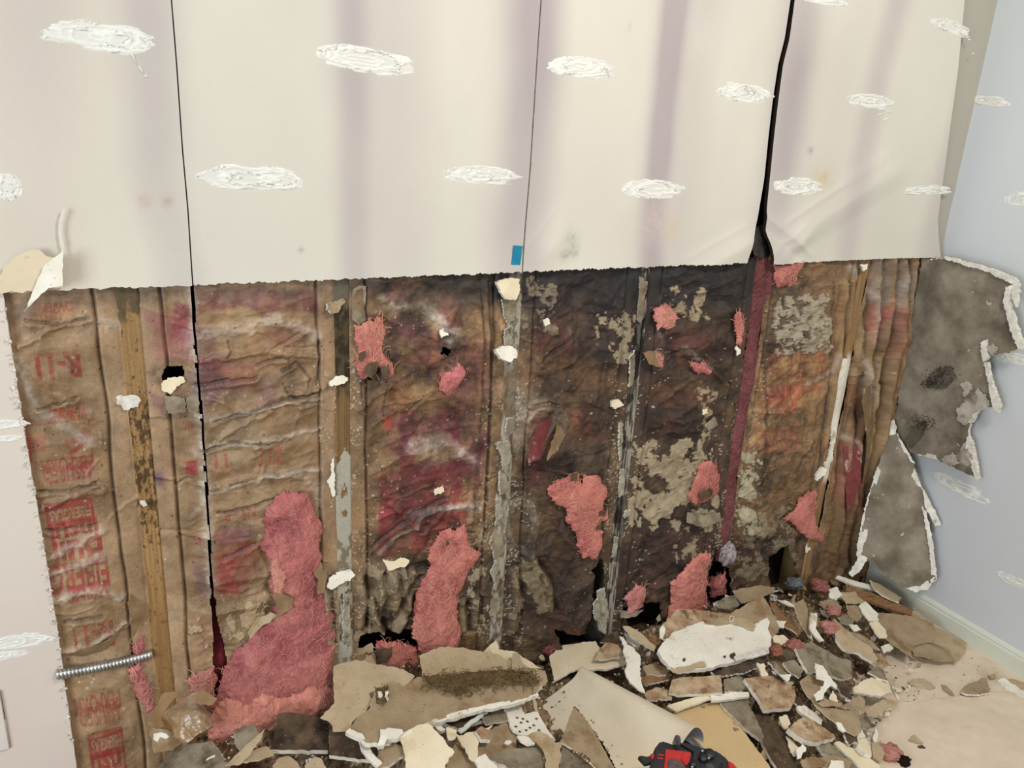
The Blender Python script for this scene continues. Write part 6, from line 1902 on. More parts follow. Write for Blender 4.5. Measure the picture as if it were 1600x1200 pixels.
for k, q in enumerate([[(1132, 972), (1146, 966), (1152, 964), (1166, 966), (1180, 976), (1178, 986), (1164, 980), (1150, 976)], [(1046, 1044), (1070, 1042), (1092, 1034), (1100, 1034), (1104, 1042), (1080, 1047), (1052, 1050)]]):
    sub_at(bw, 'torn_paper', q, .0040, .001, TN, TN, seed=k + 20, bump=.002)
sub_at(bw, 'gypsum_rim', [(1146, 1028), (1170, 1020), (1190, 1014), (1200, 1012), (1202, 1020), (1180, 1028), (1150, 1034)], .005, .004, GY, GY, seed=31, bump=.005, cell=.006)
L_('drywall_scrap', 'grained brown board with a cream torn end below the white scrap', [(1045, 1082), (1050, 1062), (1066, 1058), (1126, 1055), (1129, 1082), (1090, 1084), (1060, 1086)], .055, (0, -.1), .010, ST, GY, jag=.0006)
L_('paint_strip', 'cream narrow strip below the grained brown board', [(1042, 1103), (1074, 1093), (1107, 1085), (1110, 1092), (1056, 1111)], .040, (0, 0), .006, CR, GY, 'trim strip', jag=.0004)
L_('paint_strip', 'white narrow strip right of the cream strip', [(1110, 1086), (1150, 1081), (1170, 1081), (1171, 1088), (1140, 1092), (1112, 1095)], .040, (0, 0), .007, WH, GY, 'trim strip', jag=.0004)
L_('drywall_scrap', 'big square stained board with reddish brown face', [(1163, 1060), (1182, 1058), (1204, 1056), (1240, 1072), (1244, 1086), (1240, 1098), (1236, 1106), (1194, 1110), (1186, 1094), (1172, 1074)], .055, (0, -.08), .013, ST, M['white_scrap'], jag=.0010)
L_('drywall_scrap', 'grey dirty board with a chipped corner right of the yellowish board', [(1126, 1098), (1150, 1090), (1166, 1092), (1180, 1118), (1194, 1150), (1188, 1156), (1166, 1140), (1140, 1114)], .028, (.05, 0), .009, GR, GY)
L_('drywall_scrap', 'dark stained slab sloping to the bottom edge', [(1172, 1116), (1200, 1118), (1226, 1142), (1246, 1176), (1262, 1210), (1220, 1212), (1196, 1170)], .028, (0, 0), .010, DK, GY)
L_('drywall_scrap', 'thick broken board with brown face and white crumbling sides', [(1232, 1138), (1244, 1128), (1254, 1121), (1270, 1124), (1304, 1146), (1306, 1152), (1280, 1160), (1262, 1158), (1246, 1150)], .072, (0, -.18), .018, ST, M['white_scrap'], bump=.003)
L_('drywall_scrap', 'white cracked shard above the thick broken board', [(1245, 1104), (1256, 1102), (1274, 1114), (1286, 1124), (1284, 1132), (1276, 1130), (1258, 1118), (1247, 1110)], .058, (0, -.15), .008, WH, GY)
L_('drywall_scrap', 'tan kinked paper sheet below the white folded shard', [(1268, 1096), (1282, 1104), (1304, 1108), (1322, 1110), (1340, 1108), (1346, 1144), (1336, 1150), (1316, 1138), (1300, 1126), (1286, 1116)], .078, (0, -.15), .002, KR, CR, PAPER, bump=.003)
L_('drywall_scrap', 'white chip at the foot of the tan kinked paper', [(1306, 1128), (1314, 1130), (1322, 1142), (1318, 1144), (1310, 1138)], .095, (0, -.1), .004, WH, GY)
L_('paper_scrap', 'rounded tan paper left of the white folded shard', [(1250, 1064), (1262, 1054), (1280, 1054), (1290, 1066), (1284, 1086), (1274, 1096), (1262, 1090), (1254, 1078)], .080, (0, -.15), .002, KR, CR, PAPER, bump=.004)
L_('paper_scrap', 'white folded shard of face paper like a bent blade', [(1272, 1037), (1284, 1042), (1292, 1056), (1308, 1072), (1306, 1078), (1298, 1072), (1290, 1080), (1284, 1094), (1274, 1097), (1269, 1088), (1284, 1074), (1286, 1066), (1274, 1062)], .105, (.1, -.25), .002, WH, WH, PAPER, bump=.006)
L_('drywall_scrap', 'grey green broad board with a white broken left edge', [(1243, 1012), (1252, 1006), (1272, 1004), (1304, 1024), (1330, 1032), (1332, 1058), (1318, 1062), (1300, 1056), (1274, 1048), (1262, 1050), (1252, 1032)], .070, (0, -.2), .010, GR, M['white_scrap'], bump=.002)
L_('paper_scrap', 'tall tan paper leaf standing in the heap', [(1238, 940), (1246, 942), (1258, 934), (1263, 950), (1264, 976), (1268, 994), (1258, 986), (1248, 970), (1242, 956)], .085, (.1, -.6), .002, KR, CR, PAPER, bump=.004)
L_('drywall_scrap', 'white bent splinter right of the tall tan leaf', [(1267, 958), (1276, 958), (1277, 966), (1275, 982), (1288, 1001), (1282, 1003), (1268, 986), (1265, 980)], .085, (0, -.4), .005, WH, GY)
L_('drywall_scrap', 'white splinter lying towards the tall tan leaf', [(1214, 937), (1228, 938), (1242, 946), (1244, 950), (1232, 946)], .065, (0, -.3), .004, WH, GY)
L_('wood_scrap', 'dark brown wood splinter below the tall tan leaf', [(1202, 940), (1212, 946), (1240, 974), (1252, 988), (1246, 996), (1224, 974), (1206, 954)], .055, (0, -.2), .010, WD, WD, WOODC, jag=.0006)
L_('drywall_scrap', 'ragged tan scrap with a white lower edge in the right of the heap', [(1303, 966), (1314, 976), (1336, 994), (1362, 1010), (1374, 1028), (1364, 1034), (1340, 1020), (1318, 1014), (1308, 1000)], .075, (.05, -.2), .009, TN, M['white_scrap'], bump=.004)
L_('drywall_scrap', 'white paired slabs behind the torn brown paper', [(1342, 946), (1352, 939), (1362, 950), (1372, 960), (1371, 972), (1358, 970), (1348, 958)], .075, (0, -.15), .005, WH, GY)
L_('drywall_scrap', 'cream slab leaning on the torn brown paper', [(1358, 974), (1372, 970), (1384, 984), (1386, 996), (1374, 996)], .080, (0, -.1), .005, CR, GY)
L_('paper_scrap', 'large torn brown paper near the baseboard', [(1372, 956), (1407, 960), (1434, 964), (1457, 973), (1463, 992), (1458, 1001), (1440, 1003), (1428, 1009), (1424, 1024), (1434, 1031), (1408, 1016), (1384, 998), (1372, 974)], .050, (0, -.1), .003, KR, KR, PAPER, bump=.005)
L_('paper_scrap', 'round ended tan paper beside the baseboard under the brown one', [(1440, 974), (1460, 978), (1510, 1003), (1508, 1019), (1492, 1036), (1466, 1034), (1440, 1030), (1422, 1022), (1424, 1000)], .022, (0, 0), .0016, TN, TN, PAPER, bump=.002)
L_('paper_scrap', 'crumpled brown paper lump on the round ended tan paper', [(1424, 1012), (1440, 1004), (1466, 1006), (1484, 1018), (1492, 1034), (1470, 1036), (1446, 1030), (1428, 1026)], .032, (0, -.05), .003, KR, KR, PAPER, bump=.006)
L_('wood_scrap', 'long grey lath leaning down towards the baseboard', [(1322, 914), (1360, 926), (1400, 940), (1426, 955), (1424, 962), (1394, 952), (1350, 936), (1322, 922)], .060, (0, -.25), .010, WD, WD, WOODC, jag=.0005)
L_('paint_strip', 'white stick on top of the heap near the corner', [(1306, 902), (1310, 899), (1340, 908), (1371, 917), (1367, 922), (1336, 915)], .072, (0, -.25), .007, WH, GY, 'trim strip', jag=.0004)
L_('drywall_scrap', 'rumpled tan scrap between the grey lath and the baseboard', [(1358, 908), (1378, 916), (1396, 926), (1410, 932), (1404, 942), (1388, 936), (1368, 924)], .070, (.1, -.2), .005, TN, GY, bump=.005)
L_('drywall_scrap', 'cream layered board at the right edge of the heap', [(1332, 1076), (1346, 1066), (1362, 1060), (1388, 1062), (1394, 1082), (1376, 1090), (1352, 1086), (1334, 1082)], .050, (0, -.1), .008, CR, GY, bump=.004)
L_('drywall_scrap', 'grey triangular scrap above the cream layered board', [(1356, 1050), (1370, 1040), (1380, 1046), (1388, 1064), (1374, 1060)], .060, (0, -.1), .006, GR, M['white_scrap'])
L_('paper_scrap', 'folded tan roof shaped paper in the heap', [(1314, 1106), (1330, 1094), (1342, 1086), (1352, 1096), (1352, 1112), (1340, 1108), (1326, 1107)], .085, (.2, -.3), .002, KR, CR, PAPER, bump=.003)
L_('drywall_scrap', 'tan plank like scrap ending on the beige paper sheet', [(1352, 1110), (1370, 1098), (1386, 1092), (1407, 1096), (1396, 1104), (1376, 1114), (1364, 1120), (1356, 1119)], .035, (0, -.1), .008, TN, GY)
L_('drywall_scrap', 'grey tilted chip at the edge of the beige paper sheet', [(1346, 1124), (1354, 1116), (1362, 1130), (1370, 1134), (1356, 1140), (1348, 1136)], .045, (.1, -.2), .006, GR, GY)
L_('paint_strip', 'long cream strip running to the bottom edge', [(1304, 1160), (1312, 1158), (1344, 1176), (1376, 1196), (1370, 1206), (1350, 1204), (1322, 1180)], .050, (0, 0), .006, CR, GY, 'trim strip', jag=.0008)
L_('drywall_scrap', 'white square chip at the bottom edge', [(1298, 1188), (1318, 1189), (1320, 1206), (1294, 1210)], .072, (0, -.05), .005, WH, GY)
L_('drywall_scrap', 'tan scrap beneath the white square chip', [(1282, 1184), (1300, 1180), (1332, 1188), (1322, 1210), (1284, 1212)], .055, (0, 0), .004, KR, CR)
L_('drywall_scrap', 'layered cream crumb stack beside the lowest pink tuft', [(1340, 1156), (1352, 1154), (1360, 1168), (1360, 1184), (1346, 1178), (1338, 1168)], .060, (.1, -.1), .012, CR, GY, bump=.004)
L_('drywall_scrap', 'bluish white pointed shard below the thick broken board', [(1244, 1172), (1254, 1162), (1260, 1168), (1252, 1184), (1246, 1186)], .060, (0, -.3), .004, WH, GY)
# second layer of smaller pieces
for lab, q, lf, mt, th, tl in (
        ('dark board corner in front of the big white scrap', [(1112, 1048), (1150, 1040), (1196, 1026), (1200, 1040), (1160, 1052), (1120, 1056)], .055, DK, .008, (0, -.2)),
        ('upright pale stub under the edge of the big white scrap', [(1182, 1036), (1194, 1036), (1202, 1056), (1192, 1058)], .062, CR, .006, (0, -.2)),
        ('grey slanted slat below the tan pointed board', [(1200, 1034), (1210, 1032), (1236, 1056), (1230, 1060)], .066, GR, .006, (0, -.2)),
        ('white three cornered chip above the stained square board', [(1219, 1052), (1236, 1052), (1234, 1062), (1230, 1065)], .075, WH, .004, (0, -.2)),
        ('crumpled grey scrap left of the grey green board', [(1224, 1034), (1240, 1030), (1256, 1046), (1250, 1058), (1234, 1048)], .064, GR, .006, (.1, -.2)),
        ('long brown splinter behind the big white scrap', [(1206, 948), (1222, 956), (1252, 986), (1246, 992), (1218, 970)], .065, WD, .006, (0, -.3)),
        ('small white chip at the tip of the tan pointed board', [(1214, 968), (1228, 970), (1226, 980), (1214, 978)], .07, WH, .004, (0, -.2)),
        ('cream crumb right of the big white scrap', [(1206, 994), (1222, 992), (1232, 1000), (1220, 1008), (1208, 1004)], .065, CR, .005, (0, -.2)),
        ('tan paper curl behind the white bent splinter', [(1282, 938), (1300, 936), (1316, 948), (1308, 966), (1292, 960)], .065, KR, .002, (0, -.4)),
        ('grey chip between the wool tufts', [(1312, 962), (1322, 958), (1336, 966), (1332, 976), (1318, 972)], .075, GR, .006, (.1, -.3)),
        ('white chip between the wool tufts', [(1326, 976), (1338, 976), (1346, 984), (1334, 988)], .072, WH, .004, (0, -.2)),
        ('brown flat scrap above the ragged tan scrap', [(1318, 984), (1340, 990), (1362, 1000), (1376, 1014), (1360, 1010), (1336, 998)], .066, KR, .004, (.1, -.2)),
        ('brown layered sliver at the heap edge by the far sheet', [(1358, 1018), (1376, 1020), (1390, 1038), (1380, 1046), (1364, 1036)], .052, ST, .006, (0, -.1)),
        ('white chip on the far paper sheet beside the paired slabs', [(1376, 1010), (1390, 1006), (1396, 1014), (1382, 1020)], .035, WH, .004, (0, 0)),
        ('pale rumpled scrap near the corner under the white stick', [(1296, 920), (1308, 918), (1316, 930), (1306, 938), (1296, 932)], .075, WH, .005, (0, -.3)),
        ('tan rumpled paper below the white stick', [(1312, 926), (1336, 926), (1356, 934), (1346, 944), (1322, 944)], .062, TN, .003, (.1, -.3)),
        ('brown paper fold left of the paired white slabs', [(1322, 946), (1338, 946), (1348, 962), (1340, 972), (1326, 962)], .072, KR, .002, (.2, -.3)),
        ('dark brown recess board below the white folded shard', [(1304, 1064), (1320, 1066), (1330, 1080), (1326, 1094), (1314, 1086)], .062, DK, .006, (0, -.1)),
        ('narrow tan strip at the foot of the white folded shard', [(1276, 1098), (1290, 1092), (1316, 1098), (1314, 1104), (1290, 1104)], .092, KR, .003, (0, -.2)),
        ('cream pointed curl right of the white folded shard', [(1302, 1078), (1308, 1086), (1310, 1096), (1302, 1098), (1296, 1090)], .090, CR, .002, (.2, -.3)),
        ('cream torn flake beside the dark slab', [(1218, 1120), (1230, 1116), (1236, 1130), (1228, 1140), (1222, 1132)], .050, CR, .004, (0, 0)),
        ('ragged cream flakes on the edge of the dark slab', [(1228, 1150), (1240, 1156), (1250, 1172), (1242, 1180), (1234, 1166)], .045, CR, .004, (0, 0)),
        ('tan curl at the bottom edge beside the dark slab', [(1250, 1190), (1272, 1182), (1290, 1190), (1284, 1200), (1258, 1202)], .055, KR, .003, (0, -.1)),
        ('grey dark lump under the thick broken board', [(1278, 1164), (1296, 1160), (1320, 1172), (1326, 1184), (1306, 1184), (1286, 1176)], .045, GR, .010, (0, -.1)),
        ('dark brown chip right of the tan kinked paper', [(1318, 1148), (1336, 1146), (1340, 1160), (1326, 1164)], .060, DK, .008, (0, -.1)),
        ('grey slab on the far side of the cream strip', [(1334, 1148), (1346, 1140), (1352, 1152), (1342, 1156)], .055, WH, .005, (0, -.1)),
        ('tan ragged paper beside the lowest pink tuft', [(1362, 1160), (1376, 1156), (1384, 1172), (1378, 1190), (1364, 1184)], .040, TN, .003, (.1, -.1)),
        ('brown grained scrap left of the grained brown board', [(1008, 1082), (1024, 1074), (1046, 1078), (1050, 1092), (1024, 1096), (1010, 1094)], .045, ST, .006, (0, -.1)),
        ('brown bark like strip below the white splinter', [(1000, 1060), (1030, 1050), (1050, 1052), (1044, 1062), (1008, 1070)], .048, WD, .006, (0, -.1)),
        ('grey brown strip running under the big white scrap', [(1004, 1042), (1026, 1036), (1046, 1046), (1040, 1056), (1010, 1054)], .052, KR, .006, (0, -.15)),
        ('tan grey lath end between the splinters', [(1002, 1002), (1020, 994), (1036, 992), (1030, 1006), (1010, 1014)], .052, WD, .006, (0, -.3)),
        ('white knob like crumb left of the brown stained board', [(1030, 984), (1036, 976), (1040, 984), (1036, 1000), (1030, 998)], .078, WH, .006, (0, -.3)),
        ('grey dirty scrap right of the grained brown board', [(1132, 1060), (1156, 1054), (1166, 1066), (1160, 1078), (1134, 1080)], .048, GR, .006, (0, -.1)),
        ('small dark wedge between stained square board and white cracked shard', [(1240, 1092), (1250, 1086), (1258, 1098), (1248, 1104)], .055, DK, .006, (0, -.1))):
    lay('drywall_scrap', lab, q, lf, tl, th, mt, GY if th > .0035 else mt, D, None, .8, bump=.004, cell_j=.005, cell=.009)
# pieces on the open sheet
for lab, q, lf, mt, th in (('brown ragged lump on the beige paper sheet, white underneath', [(1502, 1080), (1508, 1072), (1520, 1066), (1534, 1059), (1542, 1061), (1548, 1082), (1530, 1086), (1512, 1085)], .024, KR, .006),
                       ('flat white and tan scrap at the right edge of the photo', [(1558, 1063), (1570, 1060), (1584, 1070), (1602, 1082), (1610, 1092), (1590, 1086), (1570, 1075)], .016, WH, .008),
                       ('tan paper behind the white scrap at the right edge', [(1572, 1062), (1590, 1064), (1630, 1076), (1630, 1086), (1596, 1078)], .012, TN, .003),
                       ('pale brown leaf shaped scrap on the far paper sheet', [(1418, 1064), (1430, 1060), (1442, 1059), (1456, 1068), (1462, 1074), (1452, 1076), (1436, 1072)], .016, TN, .004),
                       ('small round cream scrap near the leaf shaped one', [(1398, 1076), (1404, 1073), (1410, 1076), (1408, 1080), (1400, 1080)], .014, CR, .004),
                       ('curled brown sliver left of the ragged lump', [(1471, 1068), (1476, 1070), (1488, 1080), (1492, 1086), (1484, 1083), (1474, 1076)], .016, KR, .003),
                       ('small grey brown chip near the baseboard', [(1544, 1056), (1554, 1054), (1556, 1060), (1548, 1062)], .014, KR, .003),
                       ('folded tan chip on the near beige sheet', [(1420, 1156), (1428, 1148), (1436, 1156), (1442, 1162), (1430, 1160)], .020, TN, .004),
                       ('dark brown flake on the near beige sheet', [(1434, 1164), (1440, 1164), (1446, 1169), (1438, 1169)], .018, DK, .003),
                       ('white chip at the heap edge below the plank like scrap', [(1382, 1110), (1388, 1107), (1390, 1118), (1382, 1119)], .020, WH, .005)):
    lay('drywall_scrap', lab, q, lf, (0, 0), th, mt, GY if th > .004 else mt, D, None, .3, bump=.004, cell_j=.005, cell=.008)

# pale oval staple mark on the tan pointed board, and a faint print on the grey board
n_ = np.array(PLN[tb.name][1]); p0_ = np.array(PLN[tb.name][0]) + n_ * .005
bm = bmesh.new()
ringp = [Vector(on_plane(1143 + 3.6 * math.cos(t) - 1.0 * math.sin(t), 967 + 4.6 * math.sin(t), p0_, n_)) - tb.location for t in np.linspace(0, 2 * math.pi, 17)]
add_tube(bm, ringp, .0012, 6, cap=False)
mesh_bm('glue_ring', bm, M['white_scrap'], tb, True)
n_ = np.array(PLN[gb.name][1]); p0_ = np.array(PLN[gb.name][0]) + n_ * .006
v_, t_ = text_tris('BOARD')
for (ox, oy, ux, uy, wx, wy) in ((892, 1172, 26, 22, 6, -7),):
    P_ = [on_plane(ox + ux * u + wx * w_, oy + uy * u + wy * w_, p0_, n_) for u, w_ in v_]
    mesh_np('print', np.array(P_) - np.array(gb.location), t_, M['dark_scrap'], gb, smooth=False)

# tufts of pink wool lying in the heap: little irregular lumps
def wool_ball(label, px, py, lift, r, seed, cols=((196, 140, 126), (160, 106, 98)), squash=.7):
    bm = bmesh.new()
    bmesh.ops.create_icosphere(bm, subdivisions=4, radius=1)
    V = np.array([v.co[:] for v in bm.verts])
    n = fbm(V[:, 0] * 2.2 + seed, V[:, 1] * 2.2 + V[:, 2] * 1.7, seed, 4)
    n2 = fbm(V[:, 0] * 9, V[:, 1] * 9 + V[:, 2] * 7, seed + 2, 3)
    s = (.55 + .9 * n + .25 * (n2 - .5))
    for v, k in zip(bm.verts, s):
        v.co = v.co * k * r
        v.co.z *= squash
    P = np.array([v.co[:] for v in bm.verts])
    F = np.array([[v.index for v in f.verts] for f in bm.faces])
    bm.free()
    t = np.clip((n2 - .3) / .4, 0, 1)[:, None]
    o = mesh_np('wool_tuft', P, F, M['fiber'], None, lin(cols[0]) * t + lin(cols[1]) * (1 - t))
    o.location = heap_hit(px, py, lift)
    return tag(o, label, 'insulation')


wool_ball('small salmon wool tuft near the paired white slabs', 1302, 955, .075, .022, 3)
wool_ball('longer salmon wool tuft left of the ragged tan scrap', 1296, 980, .080, .026, 5)
wool_ball('dark pink wool tuft beside the grey green board', 1242, 1008, .070, .022, 8, ((178, 112, 104), (140, 88, 82)))
wool_ball('brownish wool tuft at the right end of the big white board', 1212, 1016, .065, .020, 12, ((176, 112, 92), (134, 84, 70)))
wool_ball('pink wool tuft low in front of the corner batt', 1282, 916, .045, .030, 15, ((172, 112, 102), (136, 86, 80)))
wool_ball('dark pink wool lump at the foot of the dark batt', 854, 1012, .030, .028, 19, ((150, 90, 88), (104, 62, 62)))
wool_ball('lowest pink wool tuft with a black spot, at the edge of the paper sheet', 1390, 1176, .030, .030, 21)
wool_ball('black charred lump beside the lowest pink tuft', 1412, 1190, .018, .018, 25, ((40, 28, 24), (24, 18, 16)))
wool_ball('bluish grey lint lump in the dark hole near the corner', 1242, 912, .050, .030, 29, ((128, 132, 134), (84, 84, 84)))
wool_ball('pale lint lump where the mauve strip ends', 1136, 866, .20, .026, 33, ((190, 180, 178), (120, 110, 112)), 1.4)

# ---- facing torn loose and curled into a tube at the lower left
M['kraft_curl'] = mat_two('curled_kraft', (160, 130, 92), (140, 110, 74), 16, .28, (188, 172, 152), 9, .50, .7, .25, spec=.7)
cur = tag(empty('curled_facing', tuple(on(292, 1120, 1, -.06))), 'curled tube of brown facing paper at the foot of the split batt', 'paper')
A = np.array(on(283, 1098, 1, -.045)); B = np.array(on(308, 1148, 1, -.105))
ax = B - A; Ln = np.linalg.norm(ax); ax /= Ln
e1 = np.cross(ax, np.array([0, -1.0, 0])); e1 /= np.linalg.norm(e1); e2 = np.cross(ax, e1)
if e2[1] > 0: e2 = -e2
if e1[2] < 0: e1 = -e1
nA, nT = 60, 90
s_ = np.linspace(0, 1, nA)[:, None] * np.ones((1, nT)); t_ = np.ones((nA, 1)) * np.linspace(0, 1, nT)[None]
th = np.radians(-70 + 350 * t_)
rr = .046 * (1.0 - .22 * s_) * (1 - .10 * t_) + .014 * (facet(s_ * 3, t_ * 9, 5) - .5) + .004 * (fbm(s_ * 9, t_ * 22, 6, 3) - .5)
P = A + ax * (Ln * (s_ * 1.05 + .05 * np.sin(th) + .04 * (fbm(t_ * 9, t_ * 0, 8, 2) - .5)))[..., None] + e1 * (rr * np.cos(th))[..., None] + e2 * (rr * np.sin(th) * .85)[..., None]
P = P.reshape(-1, 3) - np.array(cur.location)
o = mesh_np('paper', P, grid_faces(nA, nT), M['kraft_curl'], cur)
md = o.modifiers.new('thickness', 'SOLIDIFY'); md.thickness = .0012
for k, (q, y_, tl) in enumerate([([(258, 1082), (272, 1080), (278, 1086), (262, 1104), (252, 1124), (258, 1136), (246, 1140), (232, 1132), (240, 1112)], -.10, (.3, .3)),
                                 ([(282, 1094), (318, 1076), (340, 1092), (332, 1102), (300, 1100)], -.11, (0, .4)), ([(232, 1134), (262, 1140), (284, 1158), (270, 1172), (240, 1176)], -.07, (-.2, .3)),
                                 ([(240, 1146), (252, 1144), (264, 1150), (260, 1155), (250, 1152), (246, 1160), (240, 1156)], -.10, (0, .3))]):
    o = wall_plate_px('paper_fold', q, y_, .0012, WS if k == 3 else M['kraft_curl'], M['kraft_curl'], None, tilt=tl, seed=140 + k, bump=.004, cell=.010)
    o.parent = cur; o.location = Vector(o.location) - cur.location

# ---- countless smaller fragments of the heap, each its own piece
PAL = [('cream', CR, .18), ('white', WH, .20), ('tan', TN, .16), ('brown', KR, .18), ('grey', GR, .14), ('stained', ST, .08), ('dark', DK, .06)]
ZONES = [('in front of the pink wool at the left', lambda x: x < .62), ('in the middle of the heap', lambda x: .62 <= x < 1.42), ('in the right of the heap below the tan batt', lambda x: x >= 1.42)]
protos = {}
for ci, (cn, mt, pr) in enumerate(PAL):
    for v in range(3):
        rg = np.random.default_rng(50 + ci * 7 + v)
        m = rg.integers(4, 7)
        th = np.sort(rg.uniform(0, 2 * np.pi, m)); th = np.linspace(0, 2 * np.pi, m, endpoint=False) + rg.normal(0, .25, m)
        q = [(math.cos(t) * rg.uniform(.5, 1.0) * .03 * (1.5 if v == 1 else 1), math.sin(t) * rg.uniform(.4, .9) * (.012 if v == 1 else .024), 0) for t in th]
        o = plate('x', q, (0, 0, 1), .005 if v != 2 else .0018, mt, GY if v != 2 else mt, None, seed=ci * 3 + v, bump=.003, cell=.010, jag=.0009, cell_j=.006, centre=(0, 0, 0))
        protos[(ci, v)] = o.data
        bpy.data.objects.remove(o)
NAMED = [(o.matrix_world.translation.copy() if False else Vector(o.location), o['label']) for o in COL.objects if o.parent is None and o.name.split('.')[0] in ('drywall_scrap', 'paper_scrap', 'paint_strip', 'wood_scrap', 'cardboard_scrap')]
SEEN = {}
ORD = ['', 'second ', 'third ', 'fourth ', 'fifth ', 'sixth ', 'seventh ', 'eighth ', 'ninth ', 'tenth ']
FRAG = []
count = 0
cum = np.cumsum([p[2] for p in PAL])
tries = 0
while count < 295 and tries < 4000:
    tries += 1
    x = RNG.uniform(.0, 2.30)
    if x < 1.3 and RNG.random() < .5:
        continue
    e = float(np.interp(x, _ex, _ey))
    y = -RNG.uniform(.02, 1.0) ** 1.0 * e * .98
    z = float(heap(x, y))
    px, py = project(x, y, z)
    if not (225 < px < 1440 and 900 < py < 1196):
        continue
    if 860 < px < 1150 and py > 1040 and (px - 860) * .62 + 1010 < py:      # under the rolled sheet
        continue
    ci = int(np.searchsorted(cum, RNG.random() * cum[-1])); v = int(RNG.integers(3))
    cn = PAL[ci][0]
    o = bpy.data.objects.new('drywall_crumb' if v != 2 else 'paper_crumb', protos[(ci, v)])
    COL.objects.link(o)
    s = RNG.uniform(.3, 1.0) ** 1.2 * (1.05 if x > 1.3 else .8)
    o.scale = (s, s * RNG.uniform(.7, 1.2), s)
    nn = Vector(heap_n((x, y))).normalized()
    tl = Vector((RNG.normal(0, .5), RNG.normal(-.25, .5), 1)).normalized()
    o.rotation_euler = ((nn + tl).to_track_quat('Z', 'Y') @ Matrix.Rotation(RNG.uniform(0, 6.28), 4, 'Z').to_quaternion()).to_euler()
    o.location = (x, y, z + RNG.uniform(.0, .034))
    shape = ('chunky', 'narrow', 'papery')[v]
    lab_n = min(NAMED, key=lambda q: (q[0] - o.location).length)
    FRAG.append((o, shape, cn, lab_n[1], (lab_n[0] - o.location).length))
    count += 1

by = {}
for f in FRAG:
    by.setdefault((f[1], f[2], f[3]), []).append(f)
for (shape, cn, near), fl_ in by.items():
    fl_.sort(key=lambda f: f[4])
    for k_, f in enumerate(fl_):
        nw = near.split()
        tag(f[0], ('%s%s %s crumb nearest the %s' % (ORD[min(k_, 9)], shape, cn, ' '.join(nw[:9])))[:140], 'debris', '%s %s crumbs in the heap' % (shape, cn))

# grit strewn over the paper sheets and the pieces
def grit(name, label, n, mat, region, zf, size, seed):
    rg = np.random.default_rng(seed)
    vs, fs = [], []
    k = 0
    while k < n:
        px = rg.uniform(region[0], region[2]); py = rg.uniform(region[1], region[3])
        p = heap_hit(px, py, 0) if zf is None else on(px, py, 2, zf)
        if zf is not None and (p[0] > XR_ - .02 or p[1] > -.30):
            k += 1; continue
        if p[1] > -.015:
            k += 1; continue
        s = size * rg.uniform(.4, 1.6)
        a = rg.uniform(0, 6.28); el = rg.uniform(.3, 1)
        b = len(vs)
        zb = p[2] + (.0 if zf is not None else .012)
        for j in range(4):
            vs.append((p[0] + s * math.cos(a + j * 1.57) * (1 if j % 2 else el), p[1] + s * math.sin(a + j * 1.57) * (1 if j % 2 else el), zb))
        vs.append((p[0], p[1], zb + s * .6))
        fs += [(b + j, b + (j + 1) % 4, b + 4) for j in range(4)]
        k += 1
    o = mesh_np(name, vs, fs, mat, None, smooth=False)
    return tag(o, label, 'grit', None, 'stuff')


grit('dark_grit', 'dark crumbs strewn over the paper sheets at the lower right', 170, DK, (1390, 1000, 1600, 1200), .010, .0022, 5)
grit('pale_grit', 'pale crumbs strewn over the paper sheets at the lower right', 120, CR, (1380, 1000, 1600, 1200), .010, .0018, 6)
grit('gypsum_grit', 'white gypsum grit sprinkled between the pieces of the heap', 1400, GY, (340, 930, 1440, 1200), None, .0035, 7)
grit('soil_grit', 'brown black grit sprinkled between the pieces of the heap', 1200, DK, (340, 930, 1440, 1200), None, .0035, 8)

# ------------------------------------------------------------------ cordless drill lying on the rolled sheet
DP = heap_hit(1085, 1190, .14)
drill = tag(empty('cordless_drill', tuple(DP)), 'black and red cordless drill lying on the rolled sheet at the bottom edge', 'power tool')
nD = np.array([-.10, -.28, 1.0]); nD /= np.linalg.norm(nD)


def dp(pxs, up):
    p0 = np.array(DP) + nD * up
    out = []
    for p in pxs:
        r = ray(*p); t = ((p0 - CAM) @ nD) / (r @ nD)
        out.append(CAM + t * r)
    return out


def slab(name, pxs, up, depth, mat, bev=.003, parent=None, lab=None):
    """A bevelled block: outline at a height on the lying tool, given depth downwards."""
    top = dp(pxs, up)
    bm = bmesh.new()
    vt = [bm.verts.new(Vector(p - np.array(DP))) for p in top]
    f = bm.faces.new(vt)
    r = bmesh.ops.extrude_face_region(bm, geom=[f])
    for v in [g for g in r['geom'] if isinstance(g, bmesh.types.BMVert)]:
        v.co -= Vector(nD) * depth
    bmesh.ops.recalc_face_normals(bm, faces=bm.faces)
    if bev:
        bmesh.ops.bevel(bm, geom=bm.edges[:], offset=bev, segments=2, affect='EDGES', clamp_overlap=True)
    o = mesh_bm(name, bm, mat, parent or drill)
    if lab: o['label'] = lab
    return o


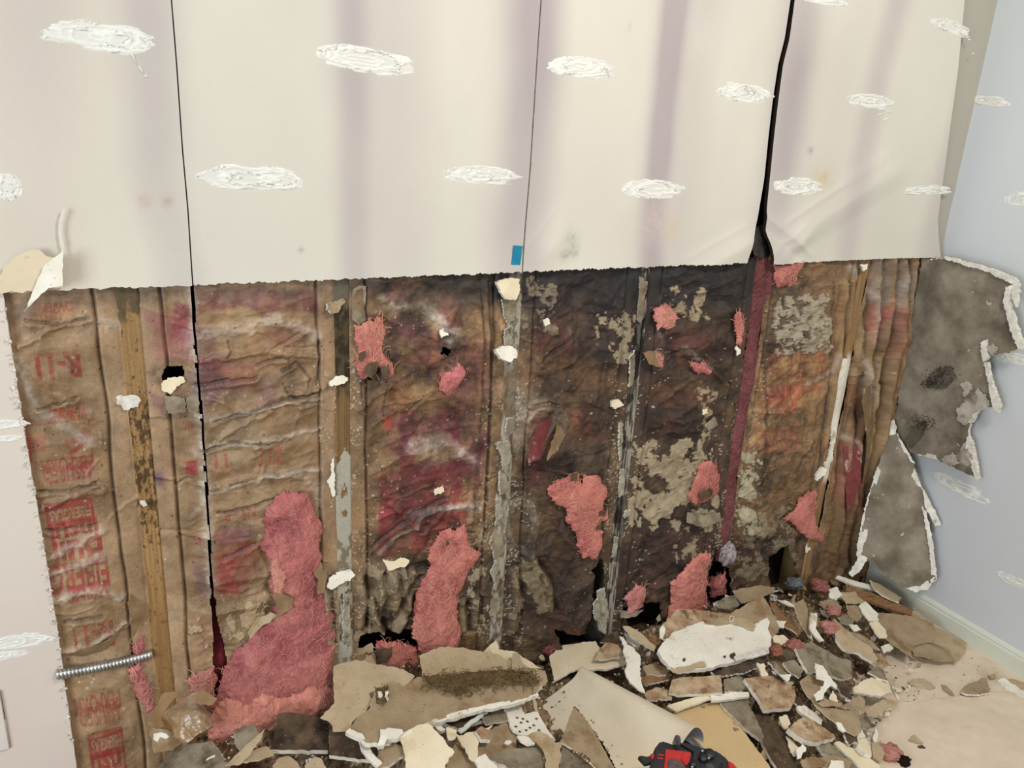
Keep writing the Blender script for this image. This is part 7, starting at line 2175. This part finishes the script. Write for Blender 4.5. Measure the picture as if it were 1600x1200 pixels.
M['label_scuff'] = mat_two('scuffed_label', (104, 84, 80), (70, 60, 60), 60, .5, (170, 60, 52), 30, .54, .64, .1)
PB, PR, SD = M['plastic_black'], M['plastic_red'], M['steel_dark']
slab('battery_pack', [(1020, 1184), (1022, 1170), (1033, 1156), (1046, 1160), (1062, 1166), (1082, 1174), (1080, 1200), (1076, 1240), (1024, 1240), (1010, 1216)], .010, .045, PB, .004)
slab('motor_housing', [(1054, 1160), (1066, 1158), (1086, 1162), (1092, 1166), (1104, 1168), (1116, 1170), (1130, 1178), (1138, 1186), (1146, 1196), (1152, 1240), (1076, 1240), (1080, 1176)], .004, .050, PB, .005)
slab('belt_clip', [(1054, 1149), (1060, 1147), (1064, 1152), (1064, 1164), (1058, 1164)], .028, .030, SD, .002)
slab('red_panel', [(1040, 1170), (1052, 1171), (1080, 1175), (1076, 1190), (1070, 1196), (1064, 1240), (1036, 1240), (1038, 1200)], .014, .006, PR, .0015, lab='scuffed red label panel')
slab('latch', [(997, 1182), (1001, 1180), (1012, 1182), (1022, 1178), (1024, 1186), (1016, 1192), (1008, 1194)], .006, .012, PB, .0015)
slab('latch_tip', [(1016, 1178), (1021, 1177), (1023, 1182), (1020, 1186), (1017, 1184)], .010, .008, PR, .001, lab='red latch tip')
slab('red_stripe', [(1138, 1188), (1146, 1192), (1154, 1202), (1158, 1240), (1142, 1240)], .008, .012, PR, .002)
slab('red_block', [(1068, 1173), (1080, 1176), (1077, 1190), (1072, 1196), (1064, 1186)], .017, .006, PR, .001)
slab('scuffed_label', [(1044, 1186), (1056, 1184), (1068, 1192), (1076, 1208), (1070, 1240), (1040, 1240)], .0165, .004, M['label_scuff'], .001, lab='scuffed grey label')
for k, q in enumerate([[(1028, 1178), (1038, 1179), (1038, 1181), (1028, 1180)], [(1027, 1183), (1036, 1184), (1036, 1186), (1027, 1185)]]):
    slab('vent_slot', q, .0125, .003, M['plastic_red'], 0)
bm = bmesh.new()
for (x, y, up, r1, dpt) in ((1110, 1176, .016, .012, .018), (1100, 1182, .016, .010, .016), (1084, 1192, .020, .008, .012)):
    c0 = Vector(dp([(x, y)], up)[0] - np.array(DP))
    add_tube(bm, [c0 - Vector(nD) * dpt, c0 - Vector(nD) * .002, c0], [r1, r1, r1 * .7], 16)
mesh_bm('mode_knob', bm, PB, drill, True)
bm = bmesh.new()
for (x, y) in ((1108, 1183), (1082, 1197), (1098, 1172)):
    c0 = Vector(dp([(x, y)], .018)[0] - np.array(DP))
    add_tube(bm, [c0 - Vector(nD) * .008, c0], [.0034, .003], 12)
mesh_bm('screw_head', bm, M['metal'], drill, True)
slab('chuck', [(1100, 1194), (1112, 1190), (1120, 1198), (1118, 1240), (1098, 1240)], .012, .020, SD, .004)
slab('grip', [(1126, 1190), (1136, 1188), (1146, 1240), (1124, 1240)], .010, .03, PB, .004)
